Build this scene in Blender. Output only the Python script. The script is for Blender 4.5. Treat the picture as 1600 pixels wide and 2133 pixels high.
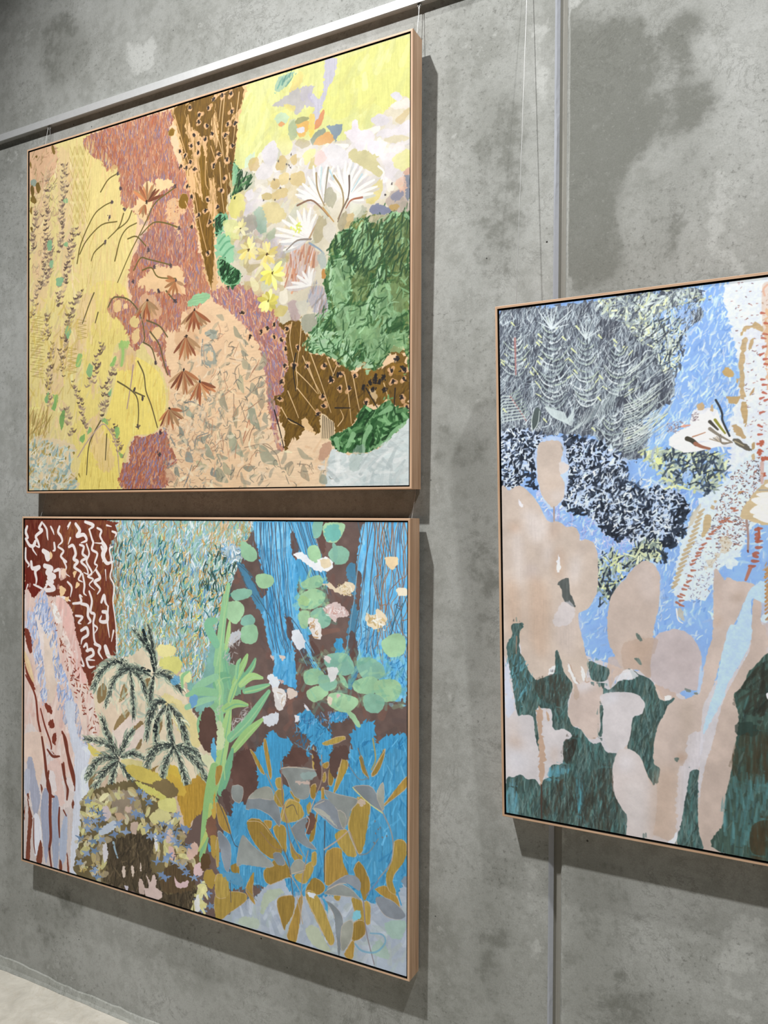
import bpy, bmesh, math, random
import numpy as np
from mathutils import Vector, Matrix

scene = bpy.context.scene
for o in list(bpy.data.objects):
    bpy.data.objects.remove(o, do_unlink=True)

# ---------------------------------------------------------------- camera, sky, lamps, exposure
# metres; the wall face is the plane y = 0, the floor z = 0, x runs along the wall
CAM_POS = Vector((0.0, -1.945, 1.678))
YAW, PITCH, ROLL, FOCAL_PX = 0.479297, 0.015660, 0.011330, 1607.285
fwd = Vector((-math.sin(YAW) * math.cos(PITCH), math.cos(YAW) * math.cos(PITCH), math.sin(PITCH)))
rgt = Vector((math.cos(YAW), math.sin(YAW), 0.0))
upv = rgt.cross(fwd)
r2 = rgt * math.cos(ROLL) + upv * math.sin(ROLL)
u2 = -rgt * math.sin(ROLL) + upv * math.cos(ROLL)
cam_data = bpy.data.cameras.new('camera')
cam_data.sensor_fit = 'HORIZONTAL'
cam_data.sensor_width = 36.0
cam_data.lens = FOCAL_PX / 1600.0 * 36.0
cam = bpy.data.objects.new('camera', cam_data)
scene.collection.objects.link(cam)
cam.matrix_world = Matrix(((r2.x, u2.x, -fwd.x, CAM_POS.x), (r2.y, u2.y, -fwd.y, CAM_POS.y), (r2.z, u2.z, -fwd.z, CAM_POS.z), (0, 0, 0, 1)))
scene.camera = cam

world = bpy.data.worlds.new('daylight'); scene.world = world
world.use_nodes = True
bg = world.node_tree.nodes['Background']
bg.inputs['Color'].default_value = (0.86, 0.93, 1.0, 1)
bg.inputs['Strength'].default_value = 0.03

def spot(name, loc, aim, watts, size_deg, blend, radius, color):
    d = bpy.data.lights.new(name, 'SPOT'); d.energy = watts; d.spot_size = math.radians(size_deg); d.spot_blend = blend
    d.shadow_soft_size = radius; d.color = color
    o = bpy.data.objects.new(name, d); scene.collection.objects.link(o)
    o.location = loc
    o.rotation_euler = (Vector(aim) - Vector(loc)).to_track_quat('-Z', 'Y').to_euler()
    return o

# the track lamp, up to the left, that throws the hard shadows, and a second one on the right
spot('track_lamp', (-1.90, -2.47, 5.50), (-0.85, 0, -0.4), 1220, 86, 1.0, 0.07, (1.0, 1.0, 1.0))
spot('track_lamp', (0.97, -1.45, 5.60), (-0.2, 0, -1.0), 540, 92, 1.0, 0.07, (1.0, 1.0, 1.0))

scene.view_settings.view_transform = 'Standard'
scene.view_settings.look = 'None'
scene.view_settings.gamma = 1.0
scene.view_settings.use_curve_mapping = False
scene.view_settings.exposure = 0.0

# ---------------------------------------------------------------- helpers
def link(o, parent=None):
    scene.collection.objects.link(o)
    if parent: o.parent = parent
    return o

def mesh_obj(name, bm, mats, parent=None, smooth=False):
    me = bpy.data.meshes.new(name); bm.normal_update(); bm.to_mesh(me); bm.free()
    for m in (mats if isinstance(mats, (list, tuple)) else [mats]): me.materials.append(m)
    if smooth:
        for p in me.polygons: p.use_smooth = True
    return link(bpy.data.objects.new(name, me), parent)

def tag(o, label=None, cat=None, group=None, kind=None):
    if label: o['label'] = label
    if cat: o['category'] = cat
    if group: o['group'] = group
    if kind: o['kind'] = kind
    return o

def empty(name, loc):
    o = bpy.data.objects.new(name, None); o.empty_display_size = .05; o.location = loc
    return link(o)

def box(bm, x0, x1, y0, y1, z0, z1, mat=0):
    v = [bm.verts.new(p) for p in ((x0, y0, z0), (x1, y0, z0), (x1, y1, z0), (x0, y1, z0), (x0, y0, z1), (x1, y0, z1), (x1, y1, z1), (x0, y1, z1))]
    for f in ((0, 3, 2, 1), (4, 5, 6, 7), (0, 1, 5, 4), (1, 2, 6, 5), (2, 3, 7, 6), (3, 0, 4, 7)):
        bm.faces.new([v[i] for i in f]).material_index = mat

def tube(bm, pts, r, n=6):
    rings = []
    for i, p in enumerate(pts):
        p = Vector(p); d = (Vector(pts[min(i + 1, len(pts) - 1)]) - Vector(pts[max(i - 1, 0)])).normalized()
        a = d.orthogonal().normalized(); b = d.cross(a)
        rings.append([bm.verts.new(p + (a * math.cos(t) + b * math.sin(t)) * r) for t in (k * 2 * math.pi / n for k in range(n))])
    for s, e in zip(rings, rings[1:]):
        for k in range(n): bm.faces.new((s[k], s[(k + 1) % n], e[(k + 1) % n], e[k]))
    bm.faces.new(rings[0][::-1]); bm.faces.new(rings[-1])

def srgb(h):
    h = h.lstrip('#'); c = [int(h[i:i + 2], 16) / 255 for i in (0, 2, 4)]
    return tuple(x / 12.92 if x <= .04045 else ((x + .055) / 1.055) ** 2.4 for x in c) + (1.0,)

class NT:
    """little node-tree builder"""
    def __init__(s, name, rough=.6, spec=.4):
        s.m = bpy.data.materials.new(name); s.m.use_nodes = True; s.t = s.m.node_tree; s.b = s.t.nodes['Principled BSDF']
        s.b.inputs['Roughness'].default_value = rough; s.b.inputs['Specular IOR Level'].default_value = spec
    def n(s, k, **kw):
        o = s.t.nodes.new(k)
        for a, v in kw.items():
            if a in o.inputs.keys(): s.set(o.inputs[a], v)
            else: setattr(o, a, v)
        return o
    def set(s, i, v):
        if hasattr(v, 'is_output'): s.t.links.new(v, i)
        else: i.default_value = v
    def noise(s, vec, scale, detail=6, rough=.6, dist=0.):
        return s.n('ShaderNodeTexNoise', Vector=vec, Scale=scale, Detail=detail, Roughness=rough, Distortion=dist).outputs['Fac']
    def math(s, op, a, b=0., c=0., clamp=False):
        o = s.n('ShaderNodeMath', operation=op, use_clamp=clamp)
        for i, v in enumerate((a, b, c)): s.set(o.inputs[i], v)
        return o.outputs[0]
    def ramp(s, fac, stops, interp='LINEAR'):
        o = s.n('ShaderNodeValToRGB'); s.set(o.inputs[0], fac); r = o.color_ramp; r.interpolation = interp
        while len(r.elements) < len(stops): r.elements.new(.5)
        for e, (p, c) in zip(r.elements, stops): e.position = p; e.color = c if len(c) == 4 else (*c, 1)
        return o.outputs['Color']
    def mix(s, fac, a, b, blend='MIX'):
        o = s.n('ShaderNodeMix', data_type='RGBA', blend_type=blend); s.set(o.inputs[0], fac); s.set(o.inputs[6], a); s.set(o.inputs[7], b)
        return o.outputs[2]
    def pos(s, scale=(1, 1, 1), obj=True):
        c = s.n('ShaderNodeTexCoord'); m = s.n('ShaderNodeMapping'); m.inputs['Scale'].default_value = scale
        s.t.links.new(c.outputs['Object'], m.inputs[0]); return m.outputs[0]
    def smooth(s, v, a, b):
        o = s.n('ShaderNodeMapRange', interpolation_type='SMOOTHSTEP'); s.set(o.inputs[0], v); o.inputs[1].default_value = a; o.inputs[2].default_value = b
        return o.outputs[0]
    def bump(s, h, strength, dist=.002):
        o = s.n('ShaderNodeBump', Strength=strength, Distance=dist, Height=h); s.t.links.new(o.outputs[0], s.b.inputs['Normal'])
    def color(s, c): s.set(s.b.inputs['Base Color'], c); return s.m

def concrete(name, light, mid, dark, stain):
    t = NT(name, .85, .2); P = t.pos()
    big = t.noise(P, 1.3, 5, .55); med = t.noise(P, 5.5, 7, .62, .2); sml = t.noise(P, 24, 6, .68); fin = t.noise(P, 80, 5, .72); grit = t.noise(P, 260, 2, .6)
    f = t.math('ADD', t.math('MULTIPLY', big, .35), t.math('ADD', t.math('MULTIPLY', med, .35), t.math('MULTIPLY', sml, .3)))
    col = t.ramp(f, [(.41, srgb(dark)), (.5, srgb(mid)), (.59, srgb(light))])
    at = t.n('ShaderNodeAttribute', attribute_name='stain').outputs['Fac']
    wob = t.math('ADD', t.math('MULTIPLY', t.math('SUBTRACT', med, .5), 2.0), t.math('MULTIPLY', t.math('SUBTRACT', sml, .5), 1.7))
    edge = t.math('ADD', at, wob)
    col = t.mix(t.math('MULTIPLY', t.smooth(edge, .1, .75), .85), col, srgb(stain))
    col = t.mix(t.math('MULTIPLY', t.smooth(t.math('MULTIPLY', edge, -1.), .22, .6), .6), col, srgb('#bcbdb9'))
    # clouds of dark and pale speckle
    cl = t.smooth(t.noise(P, 3.2, 4, .6), .42, .62)
    col = t.mix(t.math('MULTIPLY', t.smooth(fin, .53, .68), t.math('MULTIPLY_ADD', cl, .5, .12)), col, srgb('#55554f'))
    col = t.mix(t.math('MULTIPLY', t.smooth(fin, .44, .28), .22), col, srgb('#bdbdb8'))
    g = t.math('MULTIPLY_ADD', grit, .7, .65)
    gc = t.n('ShaderNodeCombineColor'); [t.set(gc.inputs[i], g) for i in range(3)]
    col = t.mix(.6, col, gc.outputs[0], 'MULTIPLY')
    vein = t.math('ABSOLUTE', t.math('SUBTRACT', t.noise(P, 7, 9, .74, .7), .5))
    col = t.mix(t.math('MULTIPLY', t.math('MULTIPLY', t.smooth(vein, .018, .0), t.smooth(t.noise(P, 2.6, 3), .5, .6)), .4), col, srgb('#5c5c56'))
    vo = t.n('ShaderNodeTexVoronoi', Vector=P, Scale=22.)
    hole = t.math('MULTIPLY', t.smooth(vo.outputs['Distance'], .07, .045), t.smooth(t.noise(P, 4, 2), .56, .66))
    col = t.mix(hole, col, srgb('#2c2b29'))
    t.bump(t.math('ADD', t.math('MULTIPLY', fin, .6), t.math('MULTIPLY', grit, .4)), .15, .0015)
    return t.color(col)

def plain(name, col, rough=.6, spec=.4, metal=0.):
    t = NT(name, rough, spec); t.b.inputs['Metallic'].default_value = metal
    n = t.noise(t.pos(), 60, 4); c = srgb(col)
    return t.color(t.mix(n, tuple(x * .9 for x in c[:3]) + (1,), tuple(min(1, x * 1.08) for x in c[:3]) + (1,)))

def wood(name, axis, a, b, c):
    t = NT(name, .55, .35); s = [95., 95., 95.]; s[axis] = 3.0
    P = t.pos(tuple(s)); g = t.noise(P, 1.0, 5, .6, .8); s2 = [420., 420., 420.]; s2[axis] = 8.
    f = t.noise(t.pos(tuple(s2)), 1.0, 3, .6)
    col = t.ramp(t.math('ADD', t.math('MULTIPLY', g, .7), t.math('MULTIPLY', f, .3)), [(.36, srgb(a)), (.5, srgb(b)), (.64, srgb(c))])
    t.bump(f, .12, .0006)
    return t.color(col)

MAT_WALL = concrete('precast_concrete', '#a9aaa6', '#969792', '#81827c', '#6a6b64')
MAT_ARRIS = plain('pale_arris', '#a3a6ac', .8, .2)  # paler bluish tone, used on the left panel's chamfer only
MAT_SEAL = plain('grey_joint_sealant', '#8a8880', .7, .3)
MAT_OAK_X = wood('oak_lengthwise', 0, '#ad8a6d', '#c29f81', '#d5b497')
MAT_OAK_Z = wood('oak_upright', 2, '#ad8a6d', '#c29f81', '#d5b497')
MAT_BLACK = plain('matt_black_rebate', '#15130f', .9, .1)
MAT_PRIMED = plain('primed_canvas_edge', '#e4e1da', .9, .1)
MAT_STEEL = plain('steel_wire', '#c9c9c6', .35, .5, .7)
MAT_RAIL = plain('satin_aluminium', '#e2e3e2', .42, .5, .55)

# ---------------------------------------------------------------- the concrete wall, floor and joint
# stains and pale bloom of the concrete, and a darker patch by a frame: outlines in x, z on the wall face
STAINS = [
    (0.85, [(-0.493, 2.987), (-0.323, 2.938), (-0.245, 2.901), (-0.191, 2.920), (-0.159, 2.899), (-0.169, 2.856), (-0.201, 2.848), (-0.212, 2.822), (-0.127, 2.765), (-0.119, 2.706), (-0.137, 2.654), (-0.158, 2.625), (-0.200, 2.623), (-0.243, 2.609), (-0.298, 2.610), (-0.332, 2.582), (-0.354, 2.527), (-0.365, 2.457), (-0.359, 2.361), (-0.341, 2.299), (-0.487, 2.246)]),
    (-0.6, [(-0.317, 2.922), (-0.278, 2.922), (-0.244, 2.878), (-0.266, 2.825), (-0.305, 2.848)]),
    (-0.55, [(-0.283, 2.818), (-0.244, 2.819), (-0.222, 2.732), (-0.260, 2.683), (-0.293, 2.738)]),
    (-0.5, [(-0.265, 2.702), (-0.222, 2.697), (-0.232, 2.642), (-0.276, 2.605), (-0.298, 2.645)]),
    (-0.5, [(-0.190, 2.781), (-0.148, 2.781), (-0.143, 2.735), (-0.179, 2.733)]),
    (-0.35, [(-0.368, 2.853), (-0.333, 2.850), (-0.327, 2.794), (-0.362, 2.791)]),
    (0.3, [(-0.221, 2.593), (-0.158, 2.602), (-0.241, 2.296), (-0.319, 2.296), (-0.309, 2.494)]),
    (0.35, [(-0.477, 0.844), (-0.401, 0.871), (-0.321, 0.807), (-0.342, 0.630), (-0.398, 0.451), (-0.474, 0.428)]),
    (0.45, [(-0.365, 0.600), (-0.233, 0.569), (-0.253, 0.485), (-0.398, 0.440)]),
    (-0.35, [(-0.130, 0.851), (-0.022, 0.875), (-0.021, 0.568), (-0.149, 0.528)]),
    (-0.35, [(-0.201, 2.807), (-0.028, 2.859), (-0.026, 2.266), (-0.209, 2.269), (-0.147, 2.577)]),
    (0.5, [(-2.477, 3.559), (-2.322, 3.549), (-2.195, 3.371), (-2.266, 3.286), (-2.417, 3.271), (-2.499, 3.401)]),
    (-0.75, [(-2.054, 3.349), (-1.919, 3.320), (-1.885, 3.269), (-1.916, 3.211), (-2.028, 3.241)]),
    (-0.6, [(-2.310, 3.581), (-2.223, 3.554), (-2.222, 3.510), (-2.296, 3.523)]),
    (0.4, [(-0.747, 2.865), (-0.613, 2.806), (-0.609, 2.349), (-0.728, 2.314), (-0.786, 2.585)]),
    (-1.1, [(-0.595, 2.979), (-0.576, 2.999), (-0.562, 2.894), (-0.549, 2.790), (-0.561, 2.755), (-0.588, 2.863), (-0.601, 2.930)]),
    (0.35, [(-2.466, 0.270), (-2.290, 0.345), (-2.237, 0.189), (-2.384, 0.099)]),
    (0.4, [(-1.730, 0.319), (-1.591, 0.295), (-1.589, 0.175), (-1.687, 0.208)]),
    (0.35, [(-2.291, 0.362), (-2.170, 0.356), (-2.190, 0.218), (-2.288, 0.244)]),
    (-0.6, [(-0.608, 0.792), (-0.551, 0.828), (-0.544, 0.696), (-0.562, 0.559), (-0.575, 0.689), (-0.595, 0.745)]),
    (0.4, [(-0.791, 3.035), (-0.749, 3.076), (-0.778, 3.111), (-0.820, 3.097)]),
    (-0.8, [(-0.645, 0.561), (-0.606, 0.571), (-0.568, 0.569), (-0.568, 0.554), (-0.632, 0.546)]),
    (0.35, [(-0.740, 0.776), (-0.660, 0.756), (-0.606, 0.620), (-0.656, 0.421), (-0.737, 0.461)]),
    (0.4, [(-2.627, 0.250), (-2.518, 0.223), (-2.541, 0.111), (-2.622, 0.090)]),
    (0.4, [(-0.865, 1.986), (-0.779, 1.929), (-0.778, 1.799), (-0.849, 1.827)]),
    (0.35, [(-0.779, 1.929), (-0.684, 1.925), (-0.666, 1.418), (-0.730, 1.159), (-0.761, 1.541)]),  # darker patch along the left side of the trunks painting
    (-0.5, [(-0.558, 2.367), (-0.533, 2.363), (-0.534, 2.264), (-0.564, 2.293)]),
]
XL, XR = -0.5295, -0.4875            # the two panel edges at the joint
def in_poly(X, Z, p):
    r = np.zeros(X.shape, bool)
    for (x0, z0), (x1, z1) in zip(p, p[1:] + p[:1]):
        c = ((z0 <= Z) != (z1 <= Z)) & (X < x0 + (Z - z0) * (x1 - x0) / (z1 - z0 + 1e-12))
        r ^= c
    return r
def wall_panel(name, x_a, x_b, edge_at_b, label):
    xs = np.unique(np.round(np.concatenate([np.arange(x_a, x_b, .5), np.arange(max(x_a, -2.9), min(x_b, .6), .02), [x_b]]), 4))
    zs = np.unique(np.round(np.concatenate([np.arange(0, 7.01, .5), np.arange(0, 3.9, .02)]), 4))
    ch, dep = (.0115, .016)
    fx = xs[(xs > x_a + ch) & (xs < x_b - ch)]
    fx = np.concatenate([[x_a if edge_at_b else x_a + ch], fx, [x_b - ch if edge_at_b else x_b]])
    X, Z = np.meshgrid(fx, zs); A = np.zeros(X.shape)
    for amt, pl in STAINS: A += amt * in_poly(X, Z, pl)
    for _ in range(3):
        A[1:-1, 1:-1] = (A[1:-1, 1:-1] * 2 + A[:-2, 1:-1] + A[2:, 1:-1] + A[1:-1, :-2] + A[1:-1, 2:]) / 6
    h, w = X.shape
    rng = np.random.default_rng(4)
    V = [(x, 0.0, z) for x, z in zip(X.ravel(), Z.ravel())]; S = list(A.ravel())
    F = [(i * w + j, i * w + j + 1, (i + 1) * w + j + 1, (i + 1) * w + j) for i in range(h - 1) for j in range(w - 1)]
    # uneven arris, then the return of the panel edge
    col = w - 1 if edge_at_b else 0; sg = 1 if edge_at_b else -1
    base = len(V); wob = np.cumsum(rng.normal(0, .0006, h)); wob -= np.linspace(wob[0], wob[-1], h); wob = np.clip(wob, -.0025, .0025)
    ex = x_b if edge_at_b else x_a
    for i, z in enumerate(zs):
        for k, (dx, dy) in enumerate(((-.0035, .0016), (0.0, .0085), (0.0, .18))):
            V.append((ex + (sg * -ch * .55 if k == 0 else 0) + (wob[i] if k == 0 else 0), dy, z)); S.append(-.25 if k == 0 else 0.)
    for i in range(h - 1):
        a = [i * w + col] + [base + i * 3 + k for k in range(3)]; b = [(i + 1) * w + col] + [base + (i + 1) * 3 + k for k in range(3)]
        for k in range(3): F.append((a[k], a[k + 1], b[k + 1], b[k]) if edge_at_b else (a[k + 1], a[k], b[k], b[k + 1]))
    n0 = len(V); x0, x1 = x_a, x_b      # back and far sides so the panel has thickness
    V += [(x0, 0, 0), (x1, 0, 0), (x1, .18, 0), (x0, .18, 0), (x0, 0, 7), (x1, 0, 7), (x1, .18, 7), (x0, .18, 7)]; S += [0.] * 8
    F += [(n0 + 2, n0 + 3, n0 + 7, n0 + 6), (n0 + 3, n0, n0 + 4, n0 + 7) if edge_at_b else (n0 + 1, n0 + 2, n0 + 6, n0 + 5)]
    me = bpy.data.meshes.new(name); me.from_pydata(V, [], F)
    at = me.attributes.new('stain', 'FLOAT', 'POINT'); at.data.foreach_set('value', np.array(S, np.float32))
    me.materials.append(MAT_WALL); me.materials.append(MAT_ARRIS); me.update()
    mi = np.zeros(len(F), np.int32)
    if edge_at_b: mi[(h - 1) * (w - 1):(h - 1) * (w - 1) + (h - 1) * 3:3] = 1          # the pale chamfer along the joint
    if edge_at_b: mi[(h - 1) * (w - 1) + 1:(h - 1) * (w - 1) + (h - 1) * 3:3] = 1
    me.polygons.foreach_set('material_index', mi)
    o = link(bpy.data.objects.new(name, me)); return tag(o, label, kind='structure')
wall_panel('wall_left', -7.0, XL + .0115, True, 'large grey precast concrete wall panel left of the vertical joint')
wall_panel('wall_right', XR - .0115, 4.5, False, 'stained grey precast concrete wall panel right of the vertical joint')

# sealant lying in the joint, slightly dished
bm = bmesh.new(); prof = [(XL + .0115, .0125), (-.5165, .0165), (-.510, .0185), (-.5035, .017), (XR - .0115, .0125)]
rows = [[bm.verts.new((x, y, z)) for x, y in prof] for z in np.linspace(0, 7, 30)]
for a, b in zip(rows, rows[1:]):
    for k in range(len(prof) - 1): bm.faces.new((a[k], a[k + 1], b[k + 1], b[k]))
tag(mesh_obj('trim_1', bm, MAT_SEAL, smooth=True), 'grey sealant strip in the vertical joint between the wall panels', kind='structure')

t = NT('polished_cement_floor', .5, .35); P = t.pos()
a = t.noise(P, 2.2, 7, .6, .8); b = t.noise(P, 11, 8, .65, .8); c = t.noise(P, 90, 4)
col = t.ramp(t.math('ADD', t.math('MULTIPLY', a, .5), t.math('MULTIPLY', b, .5)), [(.36, srgb('#aca79b')), (.5, srgb('#bfbaae')), (.62, srgb('#cfcabf'))])
col = t.mix(t.math('MULTIPLY', t.smooth(t.math('ABSOLUTE', t.math('SUBTRACT', t.noise(P, 6, 8, .7, 1.5), .5)), .02, .0), .3), col, srgb('#a79b88'))
t.bump(c, .05, .001); MAT_FLOOR = t.color(col)
bm = bmesh.new(); box(bm, -7.5, 5.0, -7.0, .2, -.12, 0.0)
tag(mesh_obj('floor', bm, MAT_FLOOR), 'pale cream polished cement floor along the concrete wall', kind='structure')

# ragged cement lip where the wall meets the floor
rng = np.random.default_rng(8); xs = np.arange(-5.5, 1.5, .035)
def walk(s, lim):
    v = 0.; o = []
    for _ in xs: v = max(-lim, min(lim, v * .85 + rng.normal(0, s))); o.append(v)
    return o
hz, hy = walk(.0035, .009), walk(.003, .006)
bm = bmesh.new(); rows = []
for x, dz, dy in zip(xs, hz, hy):
    rows.append([bm.verts.new(p) for p in ((x, .004, .034 + dz), (x, -.004, .029 + dz), (x, -.010 + dy * .3, .010 + dz * .3), (x, -.017 + dy * .4, .001), (x, -.017 + dy * .4, -.01))])
for p, q in zip(rows, rows[1:]):
    for k in range(4): bm.faces.new((p[k], q[k], q[k + 1], p[k + 1]))
tag(mesh_obj('baseboard_back', bm, concrete('cement_lip', '#a5a69f', '#93948d', '#80817a', '#74756e')), 'thin ragged cement lip between wall and floor', kind='structure')

# ---------------------------------------------------------------- painted canvases
# Every painting is a list of brush operations in canvas units (half millimetres from
# the top left corner); this small brush engine lays the paint down in order.
KEYS = dict(r='rough', a='alpha', t='tex', m='amp', s='smooth', d='dry', n='n', l='ln', w='wd', g='ang', j='jit', b='bend', c='clip',
            x='w0', y='w1', z='wm', o='r0', h='halo', p='step', q='drop', i='rib', A='a0', S='spread', e='eye', E='er', B='bow', G='edge', k='soft')
def hexc(h):
    h = h.lstrip('#')
    return np.array([int(h[i:i + 2], 16) for i in (0, 2, 4)], np.float32) / 255.0

def catmull(p, closed, n=5):
    p = np.asarray(p, np.float32)
    if len(p) < 3:
        return p
    if closed:
        q = np.vstack([p[-1:], p, p[:2]])
    else:
        q = np.vstack([2 * p[0] - p[1], p, 2 * p[-1] - p[-2]])
    t = (np.arange(n) / n)[None, :, None]
    a, b, c, d = q[:-3, None], q[1:-2, None], q[2:-1, None], q[3:, None]
    r = .5 * (2 * b + (c - a) * t + (2 * a - 5 * b + 4 * c - d) * t ** 2 + (3 * b - a - 3 * c + d) * t ** 3)
    r = r.reshape(-1, 2)
    return r if closed else np.vstack([r, p[-1:]])

def smooth_noise(rng, h, w, cy, cx):
    """value noise on an h x w grid, cell size cy x cx pixels, roughly -1..1"""
    gh, gw = int(h / cy) + 3, int(w / cx) + 3
    g = rng.random((gh, gw), dtype=np.float32) * 2 - 1
    y = np.arange(h, dtype=np.float32) / cy; x = np.arange(w, dtype=np.float32) / cx
    iy, ix = y.astype(int), x.astype(int)
    fy, fx = y - iy, x - ix
    fy, fx = (fy * fy * (3 - 2 * fy))[:, None], (fx * fx * (3 - 2 * fx))[None, :]
    g0, g1 = g[iy], g[iy + 1]
    return (g0[:, ix] * (1 - fx) + g0[:, ix + 1] * fx) * (1 - fy) + (g1[:, ix] * (1 - fx) + g1[:, ix + 1] * fx) * fy

class Canvas:
    def __init__(self, w_mm, h_mm, res, base, seed):
        self.k = res / 2000.0                      # pixels per half millimetre
        self.w, self.h = int(w_mm * res / 1000), int(h_mm * res / 1000)
        self.rng = np.random.default_rng(seed)
        r = self.rng
        self.a = np.empty((self.h, self.w, 3), np.float32); self.a[:] = hexc(base)
        H, W = self.h, self.w
        self.tex = {'v': smooth_noise(r, H, W, 40, 3) * .6 + smooth_noise(r, H, W, 14, 2) * .4,
                    'h': smooth_noise(r, H, W, 3, 40) * .6 + smooth_noise(r, H, W, 2, 14) * .4,
                    'b': smooth_noise(r, H, W, 60, 60) * .6 + smooth_noise(r, H, W, 18, 18) * .4,
                    'f': smooth_noise(r, H, W, 3, 3) * .5 + smooth_noise(r, H, W, 7, 7) * .5,
                    'd': smooth_noise(r, H, W, 10, 10) * .5 + smooth_noise(r, H, W, 5, 4) * .5}

    # --- coverage of a polygon (even-odd), antialiased
    def cover(self, p):
        x0, y0 = np.floor(p.min(0)).astype(int) - 1; x1, y1 = np.ceil(p.max(0)).astype(int) + 2
        x0, y0, x1, y1 = max(x0, 0), max(y0, 0), min(x1, self.w), min(y1, self.h)
        if x1 <= x0 or y1 <= y0:
            return None
        n = 3; W, H = x1 - x0, y1 - y0
        ys = y0 + (np.arange(H * n) + .5) / n
        q = np.roll(p, -1, 0)
        D = np.zeros((H, W + 2), np.float32)
        rows = np.repeat(np.arange(H), n)
        up = (p[None, :, 1] <= ys[:, None]) != (q[None, :, 1] <= ys[:, None])
        dy = q[:, 1] - p[:, 1]; dy = np.where(np.abs(dy) < 1e-9, 1e-9, dy)
        X = p[:, 0] + (ys[:, None] - p[:, 1]) * ((q[:, 0] - p[:, 0]) / dy)
        X = np.where(up, X, np.inf); X.sort(axis=1)
        m = int(up.sum(1).max()) if up.size else 0
        for j in range(0, m - m % 2, 2):
            for s, c in ((1, X[:, j]), (-1, X[:, j + 1])):
                ok = np.isfinite(X[:, j + 1])
                c = np.clip(c[ok] - x0, 0, W); i = c.astype(int); f = c - i
                np.add.at(D, (rows[ok], i), s * (1 - f)); np.add.at(D, (rows[ok], i + 1), s * f)
        return x0, y0, np.clip(np.cumsum(D, 1)[:, :W] / n, 0, 1)

    def put(self, x0, y0, m, col, tex=None, amp=0):
        H, W = m.shape
        t = self.a[y0:y0 + H, x0:x0 + W]
        if tex:
            c = np.clip(col * (1 + amp * self.tex[tex][y0:y0 + H, x0:x0 + W, None]), 0, 1)
        else:
            c = col
        t += (c - t) * m[..., None]

    def poly(self, p, col, alpha=1., smooth=1, rough=0., tex='b', amp=.05, dry=0., soft=0., edge=None):
        p = np.asarray(p, np.float32) * self.k
        if smooth:
            p = catmull(p, True)
        if rough:
            e = np.hypot(*(np.roll(p, -1, 0) - p).T)
            out = []
            for a, b, l in zip(p, np.roll(p, -1, 0), e):
                n = max(1, int(l / 4)); s = np.arange(n)[:, None] / n
                out.append(a + (b - a) * s)
            p = np.vstack(out); p = p + self.rng.normal(0, rough * self.k * 1.2, p.shape)
        r = self.cover(p)
        if r is None:
            return
        x0, y0, m = r
        if dry:
            H, W = m.shape
            m = m * np.clip(.5 + (self.tex['f'][y0:y0 + H, x0:x0 + W] * .6 + self.tex['d'][y0:y0 + H, x0:x0 + W] * .6 + (1 - 2 * dry)) * 4, 0, 1)
        if soft:                                    # a wash that bleeds out
            b = int(soft * self.k) + 1; x0, y0 = x0 - 2 * b, y0 - 2 * b
            m = np.pad(m, 2 * b)
            for _ in range(2):
                for ax in (0, 1):
                    c = np.cumsum(np.pad(m, [(b + 1, b) if a == ax else (0, 0) for a in (0, 1)]), ax)
                    n = m.shape[ax]; hi = np.take(c, range(2 * b + 1, 2 * b + 1 + n), ax); lo = np.take(c, range(0, n), ax)
                    m = (hi - lo) / (2 * b + 1)
            cx, cy = max(0, -x0), max(0, -y0); m = m[cy:self.h - y0, cx:self.w - x0]; x0, y0 = max(x0, 0), max(y0, 0)
        self.put(x0, y0, m * alpha, hexc(col), tex, amp)
        if edge:                                    # bare ground left showing round the shape
            q = np.vstack([p, p[:1]])[::2]
            for i in range(0, len(q) - 1, 3):
                if self.rng.random() < .8:
                    s = q[i:i + 4]; self.brush(s, np.full(len(s), self.rng.uniform(.5, 1.2)), hexc(edge), .75)

    # --- a tapered round brush along a polyline
    def brush(self, p, w, col, alpha=1., dry=0.):
        """p in pixels, w = radius per point in pixels"""
        R = float(w.max()) + 1.5
        x0, y0 = np.floor(p.min(0) - R).astype(int); x1, y1 = np.ceil(p.max(0) + R).astype(int) + 1
        x0, y0, x1, y1 = max(x0, 0), max(y0, 0), min(x1, self.w), min(y1, self.h)
        if x1 <= x0 or y1 <= y0:
            return
        yy = np.arange(y0, y1, dtype=np.float32)[:, None]; xx = np.arange(x0, x1, dtype=np.float32)[None, :]
        m = None
        for i in range(len(p) - 1):
            ax, ay = p[i]; dx, dy = p[i + 1] - p[i]
            L = dx * dx + dy * dy + 1e-9
            t = np.clip(((xx - ax) * dx + (yy - ay) * dy) / L, 0, 1)
            s = w[i] + (w[i + 1] - w[i]) * t - np.sqrt((xx - ax - t * dx) ** 2 + (yy - ay - t * dy) ** 2)
            m = s if m is None else np.maximum(m, s)
        m = np.clip(m + .5, 0, 1)
        if dry:
            m = m * np.clip(.5 + (self.tex['f'][y0:y1, x0:x1] + .9 - 1.8 * dry) * 4, 0, 1)
        t = self.a[y0:y1, x0:x1]
        t += (col - t) * (m * alpha)[..., None]

    def line(self, p, col, w0, w1=None, wm=None, alpha=1., dry=0., smooth=1):
        p = np.asarray(p, np.float32) * self.k
        if smooth and len(p) > 2:
            p = catmull(p, False, 4)
        t = np.linspace(0, 1, len(p))
        w1 = w0 if w1 is None else w1
        w = w0 + (w1 - w0) * t
        if wm is not None:
            w = w + (wm - (w0 + w1) / 2) * 4 * t * (1 - t)
        self.brush(p, np.maximum(w * self.k / 2, .35), hexc(col) if isinstance(col, str) else col, alpha, dry)

    def pal(self, s):
        return [hexc(c) for c in s.split()]

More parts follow.
